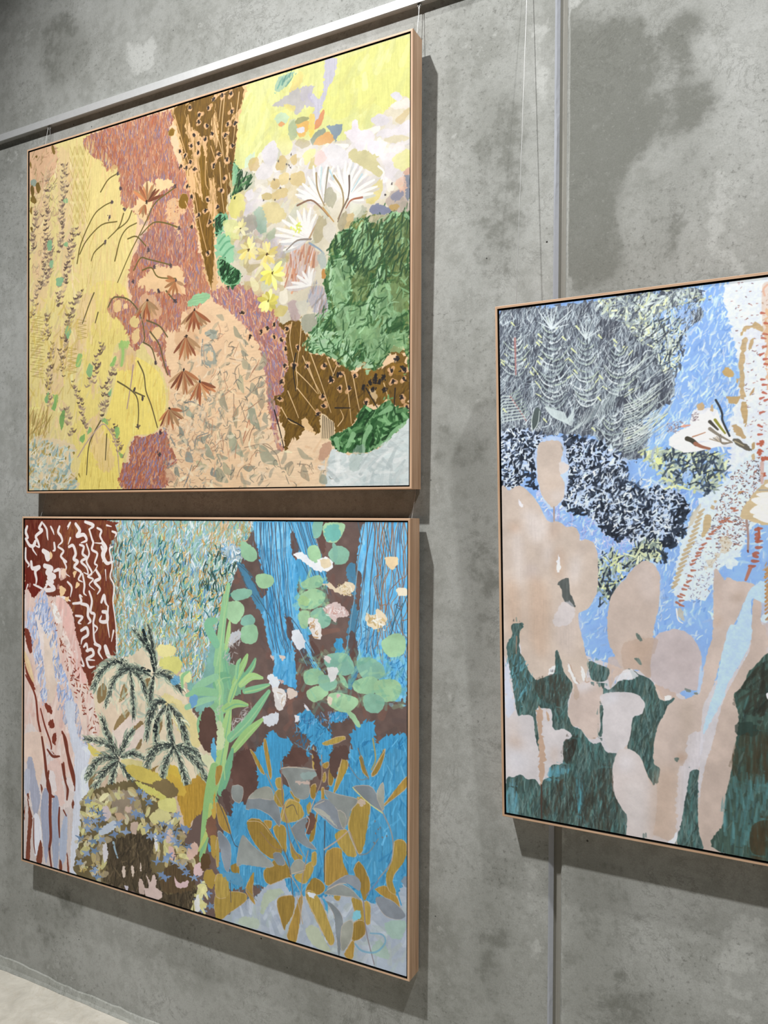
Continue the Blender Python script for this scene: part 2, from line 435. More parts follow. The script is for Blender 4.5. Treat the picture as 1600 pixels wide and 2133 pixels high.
    def pick(self, pal, var=.06):
        c = pal[self.rng.integers(len(pal))]
        return np.clip(c * (1 + self.rng.normal(0, var)), 0, 1)

    # --- many short strokes scattered inside an outline
    def field(self, p, pal, n, ln, wd, ang, jit, bend=0., alpha=.9, dry=0., clip=1):
        r = self.rng; pal = self.pal(pal)
        p = np.asarray(p, np.float32) * self.k
        p = catmull(p, True)
        c = self.cover(p)
        if c is None:
            return
        x0, y0, m = c
        ys, xs = np.nonzero(m > .5)
        if not len(ys):
            return
        keep = self.a[y0:y0 + m.shape[0], x0:x0 + m.shape[1]].copy() if clip else None
        for i in r.integers(len(ys), size=n):
            q = np.array([xs[i] + x0, ys[i] + y0], np.float32) + r.random(2)
            a = math.radians(ang + r.normal(0, jit)); l = ln * self.k * r.uniform(.6, 1.3)
            d = np.array([math.cos(a), -math.sin(a)]); nn = np.array([-d[1], d[0]])
            b = nn * l * bend * r.normal(0, 1)
            pts = np.array([q - d * l / 2, q + b, q + d * l / 2]) if bend else np.array([q - d * l / 2, q + d * l / 2])
            w = wd * self.k / 2 * r.uniform(.6, 1.3)
            ww = np.array([w * .8, w, w * .5]) if bend else np.array([w, w * .55])
            if bend and ln * self.k > 7:
                pts = catmull(pts, False, 3); ww = np.interp(np.linspace(0, 2, len(pts)), [0, 1, 2], ww)
            self.brush(pts, np.maximum(ww, .35), self.pick(pal), alpha, dry)
        if clip:
            t = self.a[y0:y0 + m.shape[0], x0:x0 + m.shape[1]]
            t[:] = keep + (t - keep) * m[..., None]

    # --- rough dark blots
    def blots(self, p, col, r0, halo=None):
        for x, y in p:
            if halo:
                for _ in range(5):
                    d = self.rng.normal(0, r0 * .35, 2)
                    self.line([(x + d[0], y + d[1]), (x + d[0] * 1.6, y + d[1] * 1.6 + 1)], halo, r0 * 1.5, alpha=.75)
            s = self.rng.normal(0, r0 * .12, 2)
            self.line([(x - s[0], y - r0 * .3), (x + s[0], y + r0 * .35)], col, r0 * .95, r0 * .8, alpha=.8)
            for _ in range(7):
                d = self.rng.normal(0, r0 * .38, 2); e = self.rng.normal(0, r0 * .35, 2)
                self.line([(x + d[0], y + d[1]), (x + d[0] + e[0], y + d[1] + e[1])], col, r0 * .5, r0 * .2, alpha=.8)

    # --- a stem of paired leaf marks
    def column(self, p, pal, step, ln, wd, drop=.6, jit=.25, alpha=.85):
        pal = self.pal(pal); r = self.rng
        q = catmull(p, False, 8); seg = np.hypot(*np.diff(q, axis=0).T); s = np.r_[0, np.cumsum(seg)]
        for t in np.arange(0, s[-1], step):
            c = np.array([np.interp(t, s, q[:, 0]), np.interp(t, s, q[:, 1])])
            for sg in (-1, 1):
                if r.random() < .15:
                    continue
                l = ln * r.uniform(.5, 1.25)
                o = r.normal(0, ln * jit * .4, 2)
                e = c + o + [sg * l, -l * drop * r.uniform(.4, 1.4)]
                mid = c + o + [sg * l * .55, l * .12]
                self.line([c + o, mid, e], self.pick(pal, .1), wd, wd * .4, wd * 1.2, alpha=alpha)

    # --- feathered frond: a rib with barbs on both sides
    def frond(self, p, pal, n, ln, wd, ang=40, alpha=.9, dry=0., rib=None):
        pal = self.pal(pal); r = self.rng
        q = catmull(p, False, 8); seg = np.diff(q, axis=0); s = np.r_[0, np.cumsum(np.hypot(*seg.T))]
        for t in np.linspace(.04, 1, n) * s[-1]:
            c = np.array([np.interp(t, s, q[:, 0]), np.interp(t, s, q[:, 1])])
            i = min(np.searchsorted(s, t), len(seg)) - 1; d = seg[max(i, 0)]; th = math.atan2(d[1], d[0])
            f = .45 + .75 * math.sin(math.pi * min(1, .12 + .8 * t / s[-1]))
            for sg in (-1, 1):
                a = th + sg * math.radians(ang + r.normal(0, 10)); l = ln * f * r.uniform(.6, 1.15)
                self.line([c, c + l * .6 * np.array([math.cos(a), math.sin(a)]), c + l * np.array([math.cos(a - sg * .3), math.sin(a - sg * .3)])],
                          self.pick(pal, .12), wd, wd * .35, alpha=alpha, dry=dry)
        if rib:
            self.line(p, rib, wd, wd * .6, alpha=.9)

    # --- petals fanned about a centre
    def daisy(self, c, pal, n, ln, wd, a0, spread, eye='2c221f', er=5., alpha=.92):
        pal = self.pal(pal); r = self.rng; c = np.array(c, float)
        for i in range(n):
            a = math.radians(a0 + spread * ((i + .5) / n - .5) + r.normal(0, 5)); l = ln * r.uniform(.75, 1.15)
            d = np.array([math.cos(a), -math.sin(a)])
            self.line([c + d * ln * .12, c + d * l * .6, c + d * l], self.pick(pal, .08), wd * .5, wd * .45, wd, alpha=alpha)
        if er:
            self.blots([c], eye, er)

    # --- a pointed leaf from base to tip
    def leaf(self, a, b, wd, col, rib=None, bow=.12, alpha=.95, edge=None):
        a, b = np.array(a, float), np.array(b, float); d = b - a; n = np.array([-d[1], d[0]]); L = math.hypot(*d); n /= L + 1e-6
        m = (a + b) / 2 + n * L * bow
        p = [a, a + (m - a) * .5 + n * wd * .42, m + n * wd * .5, b + (m - b) * .45 + n * wd * .3, b,
             b + (m - b) * .45 - n * wd * .3, m - n * wd * .5, a + (m - a) * .5 - n * wd * .42]
        if edge:
            self.line(p[:5] , edge, 3, alpha=.8); self.line(p[4:] + p[:1], edge, 3, alpha=.8)
        self.poly(p, col, alpha, 1, 0, 'b', .1)
        if rib:
            self.line([a, m, b], rib, 2.5, 1.2, alpha=.85)

    def run(self, ops):
        for ln in ops.strip().split('\n'):
            f = ln.split('|')
            k = f[0]
            pts = [tuple(float(v) for v in s.split(',')) for s in f[1].split()] if f[1] else []
            kw = dict((KEYS[a[0]], a[2:]) for a in f[3].split()) if len(f) > 3 and f[3] else {}
            kw = {a: (b if a in ('tex', 'halo', 'rib', 'eye', 'edge') else float(b)) for a, b in kw.items()}
            for a in ('n', 'smooth', 'clip'):
                if a in kw: kw[a] = int(kw[a])
            c = f[2]
            if k == 'P': self.poly(pts, c, **kw)
            elif k == 'S': self.line(pts, c, **kw)
            elif k == 'F': self.field(pts, c, **kw)
            elif k == 'B': self.blots(pts, c, **kw)
            elif k == 'K': self.column(pts, c, **kw)
            elif k == 'W': self.frond(pts, c, **kw)
            elif k == 'D':
                for q in pts: self.daisy(q, c, **kw)
            elif k == 'L':
                for i in range(0, len(pts) - 1, 2): self.leaf(pts[i], pts[i + 1], col=c, **kw)

    # --- last pass: slight pooling of the paint, then the overall pigment value
    def finish(self, gain):
        self.a *= 1 + .025 * self.tex['f'][..., None] + .02 * self.tex['b'][..., None]
        lin = np.clip(self.a, 0, 1)
        lin = np.where(lin <= .04045, lin / 12.92, ((lin + .055) / 1.055) ** 2.4) * np.asarray(gain, np.float32)
        lin = np.clip(lin, 0, .92)
        self.a = np.where(lin <= .0031308, lin * 12.92, 1.055 * lin ** (1 / 2.4) - .055).astype(np.float32)

# ---------------------------------------------------------------- the framed paintings
FACE, GAP, REC, DEPTH = .006, .004, .003, .0587   # frame face width, shadow gap, canvas set-back, frame depth

def paint_material(name, cv):
    """pigment laid down by the brush engine, on a woven canvas ground"""
    img = bpy.data.images.new(name, cv.w, cv.h, alpha=False)
    px = np.ones((cv.h, cv.w, 4), np.float32); px[..., :3] = np.clip(cv.a[::-1], 0, 1)
    img.pixels.foreach_set(px.ravel()); img.update(); img.pack()
    t = NT(name, .62, .22)
    it = t.n('ShaderNodeTexImage', image=img, interpolation='Cubic', extension='EXTEND')
    uv = t.n('ShaderNodeTexCoord').outputs['UV']; t.t.links.new(uv, it.inputs['Vector'])
    P = t.pos((1, 1, 1))
    wv = t.n('ShaderNodeTexWave', Vector=P, Scale=190.); wv.bands_direction = 'X'
    wh = t.n('ShaderNodeTexWave', Vector=P, Scale=190.); wh.bands_direction = 'Z'
    weave = t.math('ADD', t.math('MULTIPLY', wv.outputs['Fac'], .5), t.math('MULTIPLY', wh.outputs['Fac'], .5))
    daub = t.noise(P, 140, 4, .6)
    t.bump(t.math('ADD', t.math('MULTIPLY', weave, .35), daub), .18, .0008)
    return t.color(it.outputs['Color'])

def painting(name, label, TL, n, R, U, w, h, ops, base, seed, gain):
    TL, n, R, U = Vector(TL), Vector(n).normalized(), Vector(R).normalized(), Vector(U)
    U = (U - R * U.dot(R)).normalized(); n = R.cross(U)          # n points out of the picture
    root = empty(name, TL - U * h + R * w / 2 - n * DEPTH)
    root.matrix_world = Matrix(((R.x, -n.x, U.x, root.location.x), (R.y, -n.y, U.y, root.location.y), (R.z, -n.z, U.z, root.location.z), (0, 0, 0, 1)))
    tag(root, label, 'painting')
    # local frame: x along the picture, y towards the wall, z up; the back lies at y = 0, the front at y = -DEPTH
    W2 = w / 2; F0 = -DEPTH
    def rail(name, quad_out, quad_in, mat):
        bm = bmesh.new()
        fo = [bm.verts.new((x, F0, z)) for x, z in quad_out]; fi = [bm.verts.new((x, F0, z)) for x, z in quad_in]
        bo = [bm.verts.new((x, 0, z)) for x, z in quad_out]; bi = [bm.verts.new((x, 0, z)) for x, z in quad_in]
        bm.faces.new((fo[0], fo[1], fi[1], fi[0])); bm.faces.new((bo[1], bo[0], bi[0], bi[1]))
        bm.faces.new((fo[1], fo[0], bo[0], bo[1]))
        bm.faces.new((fi[0], fi[1], bi[1], bi[0])).material_index = 1     # blackened rebate
        bm.faces.new((fo[0], fi[0], bi[0], bo[0])); bm.faces.new((fo[1], bo[1], bi[1], fi[1]))
        bmesh.ops.recalc_face_normals(bm, faces=bm.faces)
        e = [q for q in bm.edges if (q.verts[0] in fo and q.verts[1] in fo)]
        bmesh.ops.bevel(bm, geom=e, offset=.0012, segments=2, affect='EDGES', profile=.5)
        return mesh_obj(name, bm, [mat, MAT_BLACK], root)
    i = FACE
    rail('frame_rail', [(-W2, h), (W2, h)], [(-W2 + i, h - i), (W2 - i, h - i)], MAT_OAK_X)
    rail('frame_rail', [(W2, 0), (-W2, 0)], [(W2 - i, i), (-W2 + i, i)], MAT_OAK_X)
    rail('frame_stile', [(-W2, 0), (-W2, h)], [(-W2 + i, i), (-W2 + i, h - i)], MAT_OAK_Z)
    rail('frame_stile', [(W2, h), (W2, 0)], [(W2 - i, h - i), (W2 - i, i)], MAT_OAK_Z)
    bm = bmesh.new(); box(bm, -W2 + i, W2 - i, -.012, -.006, i, h - i)
    mesh_obj('backing_board', bm, MAT_BLACK, root)
    # the stretched canvas
    m = FACE + GAP; cv = Canvas((w - 2 * m) * 1000, (h - 2 * m) * 1000, 1000, base, seed)
    cv.run(ops); cv.finish(gain)
    bm = bmesh.new(); box(bm, -W2 + m, W2 - m, F0 + REC, -.0125, m, h - m, 1)
    uvl = bm.loops.layers.uv.new('UVMap')
    for f in bm.faces:
        if abs(f.calc_center_median().y - (F0 + REC)) < 1e-5: f.material_index = 0
        for l in f.loops: l[uvl].uv = ((l.vert.co.x + W2 - m) / (w - 2 * m), (l.vert.co.z - m) / (h - 2 * m))
    mesh_obj('canvas', bm, [paint_material(name + '_paint', cv), MAT_PRIMED], root)
    return root

Z0 = 1.678
OPS_1 = '''
P|-34,-68 390,-10 603,4 897,294 1050,610 987,981 952,1136 1117,1504 1284,1707 1326,1926 1202,2091 1033,2100 955,2273 903,2481 -55,2509|ead894|r=1.9 t=v m=.05
P|580,65 831,264 951,560 1050,642 978,980 900,1355 629,1359 488,911 557,490|f0da90|a=.6 t=v m=.05
P|936,1551 1243,1688 1305,1925 1202,2076 1011,2099 924,2272 894,2448 515,2445 575,2147 745,1990 835,1801|f5e07c|a=.95 t=v m=.06
P|628,1062 952,1104 966,1426 856,1479 767,1731 677,2052 538,2246 443,2042 536,1581|efdb78|a=.55 t=v m=.06
P|45,1125 440,904 489,1377 248,1795 174,2030 6,1953|f2e095|a=.6 t=v
P|-19,5 253,-6 283,153 195,254 94,304 -18,283|e2b994|r=3.4
F|-8,7 283,0 293,274 170,455 -18,387|c79a78 a88a62 d9b08c 8f8256 eac49a|n=130 l=41 w=10 g=60 j=40 a=.7 c=0
P|1305,1708 1524,1300 1793,1332 2119,1658 2224,1922 2259,2151 2393,2128 2524,2134 2557,2451 1307,2446 1326,2112 1415,1932|f3d0a8|r=2.9 t=h m=.04
P|2120,2002 2556,2108 2551,2451 1979,2447 2050,2200|f6d9b6|a=.8 t=h m=.05
P|1485,1357 1680,1364 1793,1569 1681,1768 1526,1877 1426,1718|ecc6a0|a=.5 t=b
F|1325,1772 2119,1658 2259,2179 2556,2136 2557,2451 1327,2440|e0b48c f6d8b4 eabf94 f8dcb8|n=260 l=64 w=14 g=4 j=30 a=.35 c=0
P|1918,9 3060,-1 3062,912 2893,1013 2553,984 2255,907 1975,947 1791,799 1828,614 1857,429 1886,200|d9da90|r=1.4 t=v m=.04
P|2550,52 3060,30 3061,341 2891,392 2770,337 2583,361 2470,224|dcdc82|a=.8 t=v m=.05
P|1955,27 2321,20 2253,144 2115,253 2010,460 1901,496|e3e6a0|a=.7 t=v
P|2678,329 2861,346 2892,511 2709,498|dfe29c|a=.4
F|1918,9 3060,9 3061,601 2709,484 2388,400 1974,511|dfdd84 d6d990 e4e4a6 dad684|n=170 l=93 w=38 g=75 j=25 a=.35 c=0
P|1974,511 2116,448 2254,398 2454,470 2583,484 2771,484 2891,392 3058,380 3060,1041 2833,1003 2585,1044 2554,1423 2425,1546 2257,1529 2048,1362 1830,1189 1717,966 1865,636|d8cfb8|r=5.6 t=b m=.05
P|593,11 1349,12 1374,92 1329,134 1395,339 1507,462 1531,664 1570,883 1629,1072 1687,1209 1830,1219 2012,1242 2153,1375 2188,1465 2223,1553 2251,1726 2207,1978 2162,2118 2127,1973 2120,1801 2077,1639 1977,1499 1867,1370 1793,1303 1679,1235 1583,1307 1505,1344 1445,1321 1414,1441 1304,1429 1304,1600 1354,1727 1296,1676 1243,1563 1117,1479 1036,1534 975,1427 913,1330 824,1269 779,1212 820,1152 900,1149 1030,1216 978,1108 1000,945 1072,823 1153,703 1020,605 924,546 898,435 898,336 849,252 786,294 723,210 626,150|bb8268|r=7.7 t=v m=.12
P|1071,424 1281,433 1322,596 1199,605 1115,716 1050,610|8d7088|a=.35 r=9 t=v
P|1115,747 1404,764 1524,936 1364,1035 1115,936 1051,864|86708f|a=.3 r=9 t=v
P|626,75 853,124 941,271 786,278 672,150|a4553a|a=.35 r=10 t=v
F|593,11 1349,12 1374,92 1329,134 1395,339 1507,462 1531,664 1570,883 1629,1072 1687,1209 1830,1219 2012,1242 2153,1375 2188,1465 2223,1553 2251,1726 2207,1978 2162,2118 2127,1973 2120,1801 2077,1639 1977,1499 1867,1370 1793,1303 1679,1235 1583,1307 1505,1344 1445,1321 1414,1441 1304,1429 1304,1600 1354,1727 1296,1676 1243,1563 1117,1479 1036,1534 975,1427 913,1330 824,1269 779,1212 820,1152 900,1149 1030,1216 978,1108 1000,945 1072,823 1153,703 1020,605 924,546 898,435 898,336 849,252 786,294 723,210 626,150|c57a58 b06250 9a7c92 d69a76 a86a5c 8f86a4 e2b48e b06454 9a7890 cd8c68 8c7f9c|n=3300 l=37 w=7.7 g=88 j=16 a=.8
F|593,11 1349,12 1374,92 1329,134 1395,339 1507,462 1531,664 1570,883 1629,1072 1687,1209 1830,1219 2012,1242 2153,1375 2188,1465 2223,1553 2251,1726 2207,1978 2162,2118 2127,1973 2120,1801 2077,1639 1977,1499 1867,1370 1793,1303 1679,1235 1583,1307 1505,1344 1445,1321 1414,1441 1304,1429 1304,1600 1354,1727 1296,1676 1243,1563 1117,1479 1036,1534 975,1427 913,1330 824,1269 779,1212 820,1152 900,1149 1030,1216 978,1108 1000,945 1072,823 1153,703 1020,605 924,546 898,435 898,336 849,252 786,294 723,210 626,150|c9744a d08a5c bf6a42|n=700 l=37 w=7.4 g=88 j=15 a=.6
F|593,11 1349,12 1374,92 1329,134 1395,339 1507,462 1531,664 1570,883 1629,1072 1687,1209 1830,1219 2012,1242 2153,1375 2188,1465 2223,1553 2251,1726 2207,1978 2162,2118 2127,1973 2120,1801 2077,1639 1977,1499 1867,1370 1793,1303 1679,1235 1583,1307 1505,1344 1445,1321 1414,1441 1304,1429 1304,1600 1354,1727 1296,1676 1243,1563 1117,1479 1036,1534 975,1427 913,1330 824,1269 779,1212 820,1152 900,1149 1030,1216 978,1108 1000,945 1072,823 1153,703 1020,605 924,546 898,435 898,336 849,252 786,294 723,210 626,150|ecbc94 e0a27a f2c8a0|n=900 l=31 w=5.2 g=86 j=16 a=.7
P|1717,1210 2012,1242 2223,1525 2258,1727 2207,1950 2162,2061 2225,2229 2173,2190 2120,1973 2092,1784 2066,1624 1977,1499 1830,1366 1698,1276|b27a74|r=5.8 t=v m=.1 a=.8
F|1717,1210 2012,1242 2223,1525 2258,1727 2207,1950 2162,2061 2225,2229 2173,2190 2120,1973 2092,1784 2066,1624 1977,1499 1830,1366 1698,1276|9c86a4 c98766 ad8296 dba282 b47464 8d88ae e8bc98|n=900 l=38 w=7.5 g=100 j=20 a=.85
P|1011,2125 1122,2101 1227,2083 1310,2065 1322,2118 1355,2190 1400,2278 1310,2310 1298,2440 916,2436 924,2282 990,2267|b1725e|r=7.8 t=v m=.1
F|1011,2125 1122,2101 1227,2083 1310,2065 1322,2118 1355,2190 1400,2278 1310,2310 1298,2440 916,2436 924,2282 990,2267|8e86a8 c87c58 b26a52 e0a882 a08098 8682ac d09068 a65e48|n=650 l=41 w=9 g=75 j=22 a=.85
P|977,584 1050,562 1072,481 1148,432 1219,477 1219,427 1302,456 1371,497 1240,534 1157,629 1115,691 1038,614|f2d2a0|r=4.7
P|1331,597 1411,597 1475,685 1412,719 1444,863 1363,757 1302,685|eec694|r=9 a=.8 d=.3
P|1158,1006 1303,1004 1425,1043 1465,1141 1445,1205 1283,1178 1116,1126 1052,1092 1116,1056|efc99a|r=7.8
P|855,1179 900,1178 909,1243 856,1253 838,1206|f0cc92|r=3.2
P|992,1320 1035,1296 1074,1335 1052,1377 996,1359|f0d592|r=2.5
P|1018,1399 1074,1389 1074,1453 1031,1483 1005,1436|efcd94|r=3.2
P|1192,1411 1242,1391 1275,1432 1209,1488 1167,1446|f0cb98|r=3.1
P|935,1211 965,1208 970,1241 935,1237|f0cb98|r=1.9
P|1445,1337 1524,1300 1603,1340 1642,1464 1564,1487 1485,1448|efc79c|r=6.1 a=.7
P|1349,12 1442,-30 1638,-19 1929,-5 1911,124 1882,208 1872,329 1854,443 1843,555 1832,627 1810,779 1735,820 1705,904 1705,1023 1725,1145 1702,1220 1679,1208 1633,1103 1594,947 1562,821 1535,665 1507,569 1455,406 1410,244 1374,92|e9bd88|r=6
P|1366,37 1434,-14 1490,33 1462,139 1514,266 1522,405 1483,418 1435,249 1394,124|7e5d24|r=3.7 G=ecc492 t=v m=.2
P|1466,18 1676,-9 1722,58 1676,188 1723,401 1704,516 1631,478 1638,293 1569,218 1514,151|7a5a22|r=4.5 G=ecc492 t=v m=.2
P|1600,285 1639,428 1662,583 1632,712 1601,586 1581,402|85631f|r=2.1 G=ecc492 t=v m=.2
P|1707,55 1789,7 1922,4 1900,131 1827,187 1790,326 1813,567 1791,740 1735,775 1716,608 1696,425 1734,254|7b5a22|r=3.6 G=ecc492 t=v m=.2
P|1820,215 1875,198 1857,429 1836,616 1814,744 1798,564 1813,360|6f4f1e|r=2.9 G=ecc492 t=v m=.15
P|1538,575 1620,650 1678,750 1701,903 1694,1082 1679,1184 1633,1073 1594,917 1562,760|7d5b20|r=3 G=ecc492 t=v m=.2
P|1411,612 1443,563 1491,602 1475,660 1428,652|8a6722|r=3.1 G=ecc492
P|1329,140 1370,137 1362,178 1329,177|8a6722|r=3.1 G=ecc492
F|1349,12 1442,-30 1638,-19 1929,-5 1911,124 1882,208 1872,329 1854,443 1843,555 1832,627 1810,779 1735,820 1705,904 1705,1023 1725,1145 1702,1220 1679,1208 1633,1103 1594,947 1562,821 1535,665 1507,569 1455,406 1410,244 1374,92|5c421a 95722c 86652a 6a4d1c|n=330 l=78 w=7.8 g=94 j=8 a=.5
S|1373,49 1441,236 1520,458|e6b883|x=6.7 y=4.3
S|1486,75 1553,465|e6b883|x=6.7 y=4.2
S|1520,492 1587,777 1641,955|e6b883|x=6.6 y=4.2
S|1705,587 1652,779|e6b883|x=6.6 y=4.2
S|1465,619 1543,761|e6b883|x=6.7 y=4.3
S|1634,304 1629,514 1651,577|e6b883|x=6.6 y=4.2
S|1672,312 1715,422|e6b883|x=6.6 y=4.2
S|1757,30 1736,175|ecc795|x=6.5 y=3.6
S|1778,35 1757,263 1779,435|ecc795|x=6.5 y=3.6
S|1810,317 1779,468|ecc795|x=6.5 y=3.5
S|1830,81 1851,185|ecc795|x=6.5 y=3.5
S|1892,30 1841,365|ecc795|x=6.5 y=3.5
S|1742,427 1758,614 1780,751|ecc795|x=6.5 y=3.6
S|1816,509 1837,629|ecc795|x=6.5 y=3.5
S|1715,237 1763,373|ecc795|x=6.5 y=3.6
B|1502,32 1579,97 1650,71 1693,27 1639,178 1574,138 1536,214 1629,260 1574,274 1514,278 1419,292 1464,327 1569,332 1430,389 1475,407 1542,429 1509,379 1694,438 1683,238 1520,599 1646,643 1630,708 1576,724 1521,791 1663,781 1652,973 1481,528|2b2521|o=17 h=efbf90
B|1762,18 1830,23 1835,136 1804,207 1862,212 1784,269 1841,348 1736,376 1800,422 1779,535 1753,605 1729,700 1727,784|2b2521|o=17 h=efbf90
P|2176,1468 2225,1477 2282,1468 2339,1474 2368,1548 2414,1568 2368,1611 2415,1678 2507,1686 2579,1731 2650,1768 2686,1801 2747,1799 2755,1754 2815,1767 2833,1806 2925,1776 2975,1766 2983,1730 2933,1710 2936,1682 2983,1685 3016,1718 3020,1773 3048,1787 3049,2028 2967,2009 2926,1976 2842,2001 2773,1982 2730,2047 2695,2106 2580,2147 2569,2085 2490,2127 2453,2141 2379,2107 2322,2167 2303,2143 2237,2228 2236,2108 2188,2034 2217,1971 2158,1952 2158,1904 2216,1892 2235,1781 2264,1752 2240,1606 2244,1535|765824|s=0 r=5.5 t=v m=.14
F|2176,1468 2225,1477 2282,1468 2339,1474 2368,1548 2414,1568 2368,1611 2415,1678 2507,1686 2579,1731 2650,1768 2686,1801 2747,1799 2755,1754 2815,1767 2833,1806 2925,1776 2975,1766 2983,1730 2933,1710 2936,1682 2983,1685 3016,1718 3020,1773 3048,1787 3049,2028 2967,2009 2926,1976 2842,2001 2773,1982 2730,2047 2695,2106 2580,2147 2569,2085 2490,2127 2453,2141 2379,2107 2322,2167 2303,2143 2237,2228 2236,2108 2188,2034 2217,1971 2158,1952 2158,1904 2216,1892 2235,1781 2264,1752 2240,1606 2244,1535|5f4419 86672a 8a6822 523c18 7a5a24|n=420 l=66 w=11 g=70 j=25 a=.5
P|2781,1787 2841,1806 2900,1819 2909,1894 2858,1965 2790,1900|96702a|a=.5 r=4
P|2933,1784 2975,1773 3024,1792 3032,1844 2958,1838|9a7228|a=.6 r=3.9
S|2415,1678 2480,1832 2553,2022|ecc898|x=6.6 y=3.6
S|2312,1764 2397,1841 2462,1908|ecc898|x=6.7 y=3.6
S|2322,1867 2397,1951 2453,2017|ecc898|x=6.7 y=3.6
S|2255,1878 2303,1977 2332,2041|ecc898|x=6.8 y=3.7
S|2359,1681 2415,1795 2489,1918|ecc898|x=6.7 y=3.6
S|2525,1704 2570,1815|ecc898|x=6.6 y=3.6
S|2642,1813 2669,1937 2687,2091|ecc898|x=6.5 y=3.5
S|2695,1817 2721,1941 2739,2018|ecc898|x=6.5 y=3.5
S|2312,1740 2322,1835 2312,1882|ecc898|x=6.7 y=3.7
S|2283,1476 2268,1577 2302,1723|ecc898|x=6.8 y=3.7
S|2349,1483 2340,1600 2321,1725|ecc898|x=6.7 y=3.6
S|2207,1971 2265,2054 2322,2080|ecc898|x=6.8 y=3.7
S|2387,1715 2471,1909|ecc898|x=6.7 y=3.6
S|2597,1748 2561,1815|ecc898|x=6.6 y=3.6
S|2892,1878 2926,1976|ecc898|x=6.3 y=3.4
S|2598,2102 2634,2057 2616,2010|ecc898|x=6.5 y=3.5
P|2379,2044 2350,2074 2369,2106 2407,2124 2453,2141 2416,2085|ecc796|a=.9 r=2.8
P|2489,2026 2571,2077 2571,2170 2490,2174 2481,2096|ead0a8|r=3.3
S|2499,2035 2494,2166|2e2820|x=5 a=.8 y=3.3
S|2510,2042 2506,2167|2e2820|x=5 a=.8 y=3.3
S|2522,2050 2518,2167|2e2820|x=5 a=.8 y=3.3
S|2534,2058 2530,2168|2e2820|x=4.9 a=.8 y=3.3
S|2546,2065 2542,2168|2e2820|x=4.9 a=.8 y=3.3
S|2558,2073 2553,2169|2e2820|x=4.9 a=.8 y=3.3
S|2569,2080 2565,2169|2e2820|x=4.9 a=.8 y=3.3
P|2799,1901 2841,1919 2850,1979 2816,1947|ead0ac|a=.7 r=3.2
B|2157,1478 2063,1508 1978,1528 2157,1550 2206,1571 2108,1493 1921,1378 2249,1512 2326,1630 2240,1630 2231,1729 2392,1743 2298,1731 2507,1748 2606,1741 2781,1771 2615,1803 2557,1837 2708,1826 2211,1819 2611,1887 2673,1892 2494,1926 2503,1981 2467,2025 2950,1874 2942,1815 3024,1814 3016,1865 3000,1966 3033,2020 2782,1982 2197,1918|241f1d|o=16 h=eab98c
B|2764,1891 2807,1871 2841,1836 2824,1910 2867,1868 2896,1915 2841,1866 2892,1848 2298,1739 2548,1829 2597,1810 2975,1751 3012,1806|231f20|o=20
S|2312,1661 2293,1754 2312,1882|2b2622|x=8 y=5.6
S|2580,1997 2678,2003|2b2622|x=8 y=5.4
S|2255,2041 2322,2073 2369,2098|2b2622|x=8 y=5.6
S|2158,1984 2198,2106 2227,2211|2b2622|x=8 y=5.7
S|2963,1912 2955,2023|2b2622|x=7.9 y=5.3
S|2782,1900 2850,2009|2b2622|x=8 y=5.3
P|2553,1039 2639,984 2692,947 2747,941 2797,981 2848,966 2923,958 3051,957 3054,1794 3016,1691 2954,1675 2919,1730 2835,1807 2756,1742 2685,1795 2578,1721 2507,1679 2415,1670 2369,1610 2425,1568 2392,1543 2441,1465 2496,1416 2522,1364 2509,1307 2505,1224 2531,1145|587a4a|s=0 r=8 t=b m=.15
F|2553,1039 2639,984 2692,947 2747,941 2797,981 2848,966 2923,958 3051,957 3054,1794 3016,1691 2954,1675 2919,1730 2835,1807 2756,1742 2685,1795 2578,1721 2507,1679 2415,1670 2369,1610 2425,1568 2392,1543 2441,1465 2496,1416 2522,1364 2509,1307 2505,1224 2531,1145|3f6b3a 2f5a30 6f8c50 7fa66c 4a7040 8a9a5c 2a5129|n=900 l=70 w=19 g=55 j=40 b=.1 a=.7
F|2585,989 2772,945 3051,962 3052,1378 2894,1463 2712,1333 2586,1208|234d28 1f4524 2c5a30 3b4f26|n=240 l=91 w=13 g=58 j=26 b=.08 a=.8
F|2710,943 3045,987 3040,1272 2773,1234|8a8a4f 77803f|n=35 l=63 w=32 g=65 j=25 a=.6
F|2553,1039 2639,984 2692,947 2747,941 2797,981 2848,966 2923,958 3051,957 3054,1794 3016,1691 2954,1675 2919,1730 2835,1807 2756,1742 2685,1795 2578,1721 2507,1679 2415,1670 2369,1610 2425,1568 2392,1543 2441,1465 2496,1416 2522,1364 2509,1307 2505,1224 2531,1145|a5cda0|n=75 l=54 w=24 g=70 j=45 b=.1 a=.85
F|2553,1039 2639,984 2692,947 2747,941 2797,981 2848,966 2923,958 3051,957 3054,1794 3016,1691 2954,1675 2919,1730 2835,1807 2756,1742 2685,1795 2578,1721 2507,1679 2415,1670 2369,1610 2425,1568 2392,1543 2441,1465 2496,1416 2522,1364 2509,1307 2505,1224 2531,1145|93bf90|n=75 l=54 w=24 g=70 j=45 b=.1 a=.85
F|2425,1546 2650,1597 2835,1775 2713,1778 2555,1697 2409,1670|a9d0a4 b7d8b2|n=40 l=49 w=25 g=20 j=35 a=.85
F|2553,1039 2639,984 2692,947 2747,941 2797,981 2848,966 2923,958 3051,957 3054,1794 3016,1691 2954,1675 2919,1730 2835,1807 2756,1742 2685,1795 2578,1721 2507,1679 2415,1670 2369,1610 2425,1568 2392,1543 2441,1465 2496,1416 2522,1364 2509,1307 2505,1224 2531,1145|1d4623 24502a 356335|n=170 l=70 w=9 g=50 j=35 b=.12 a=.75
S|2772,993 2726,1066 2695,1115|b5d6ae|x=22 a=.85 y=11
S|2864,1247 2840,1350 2864,1459|b5d6ae|x=21 a=.85 y=11
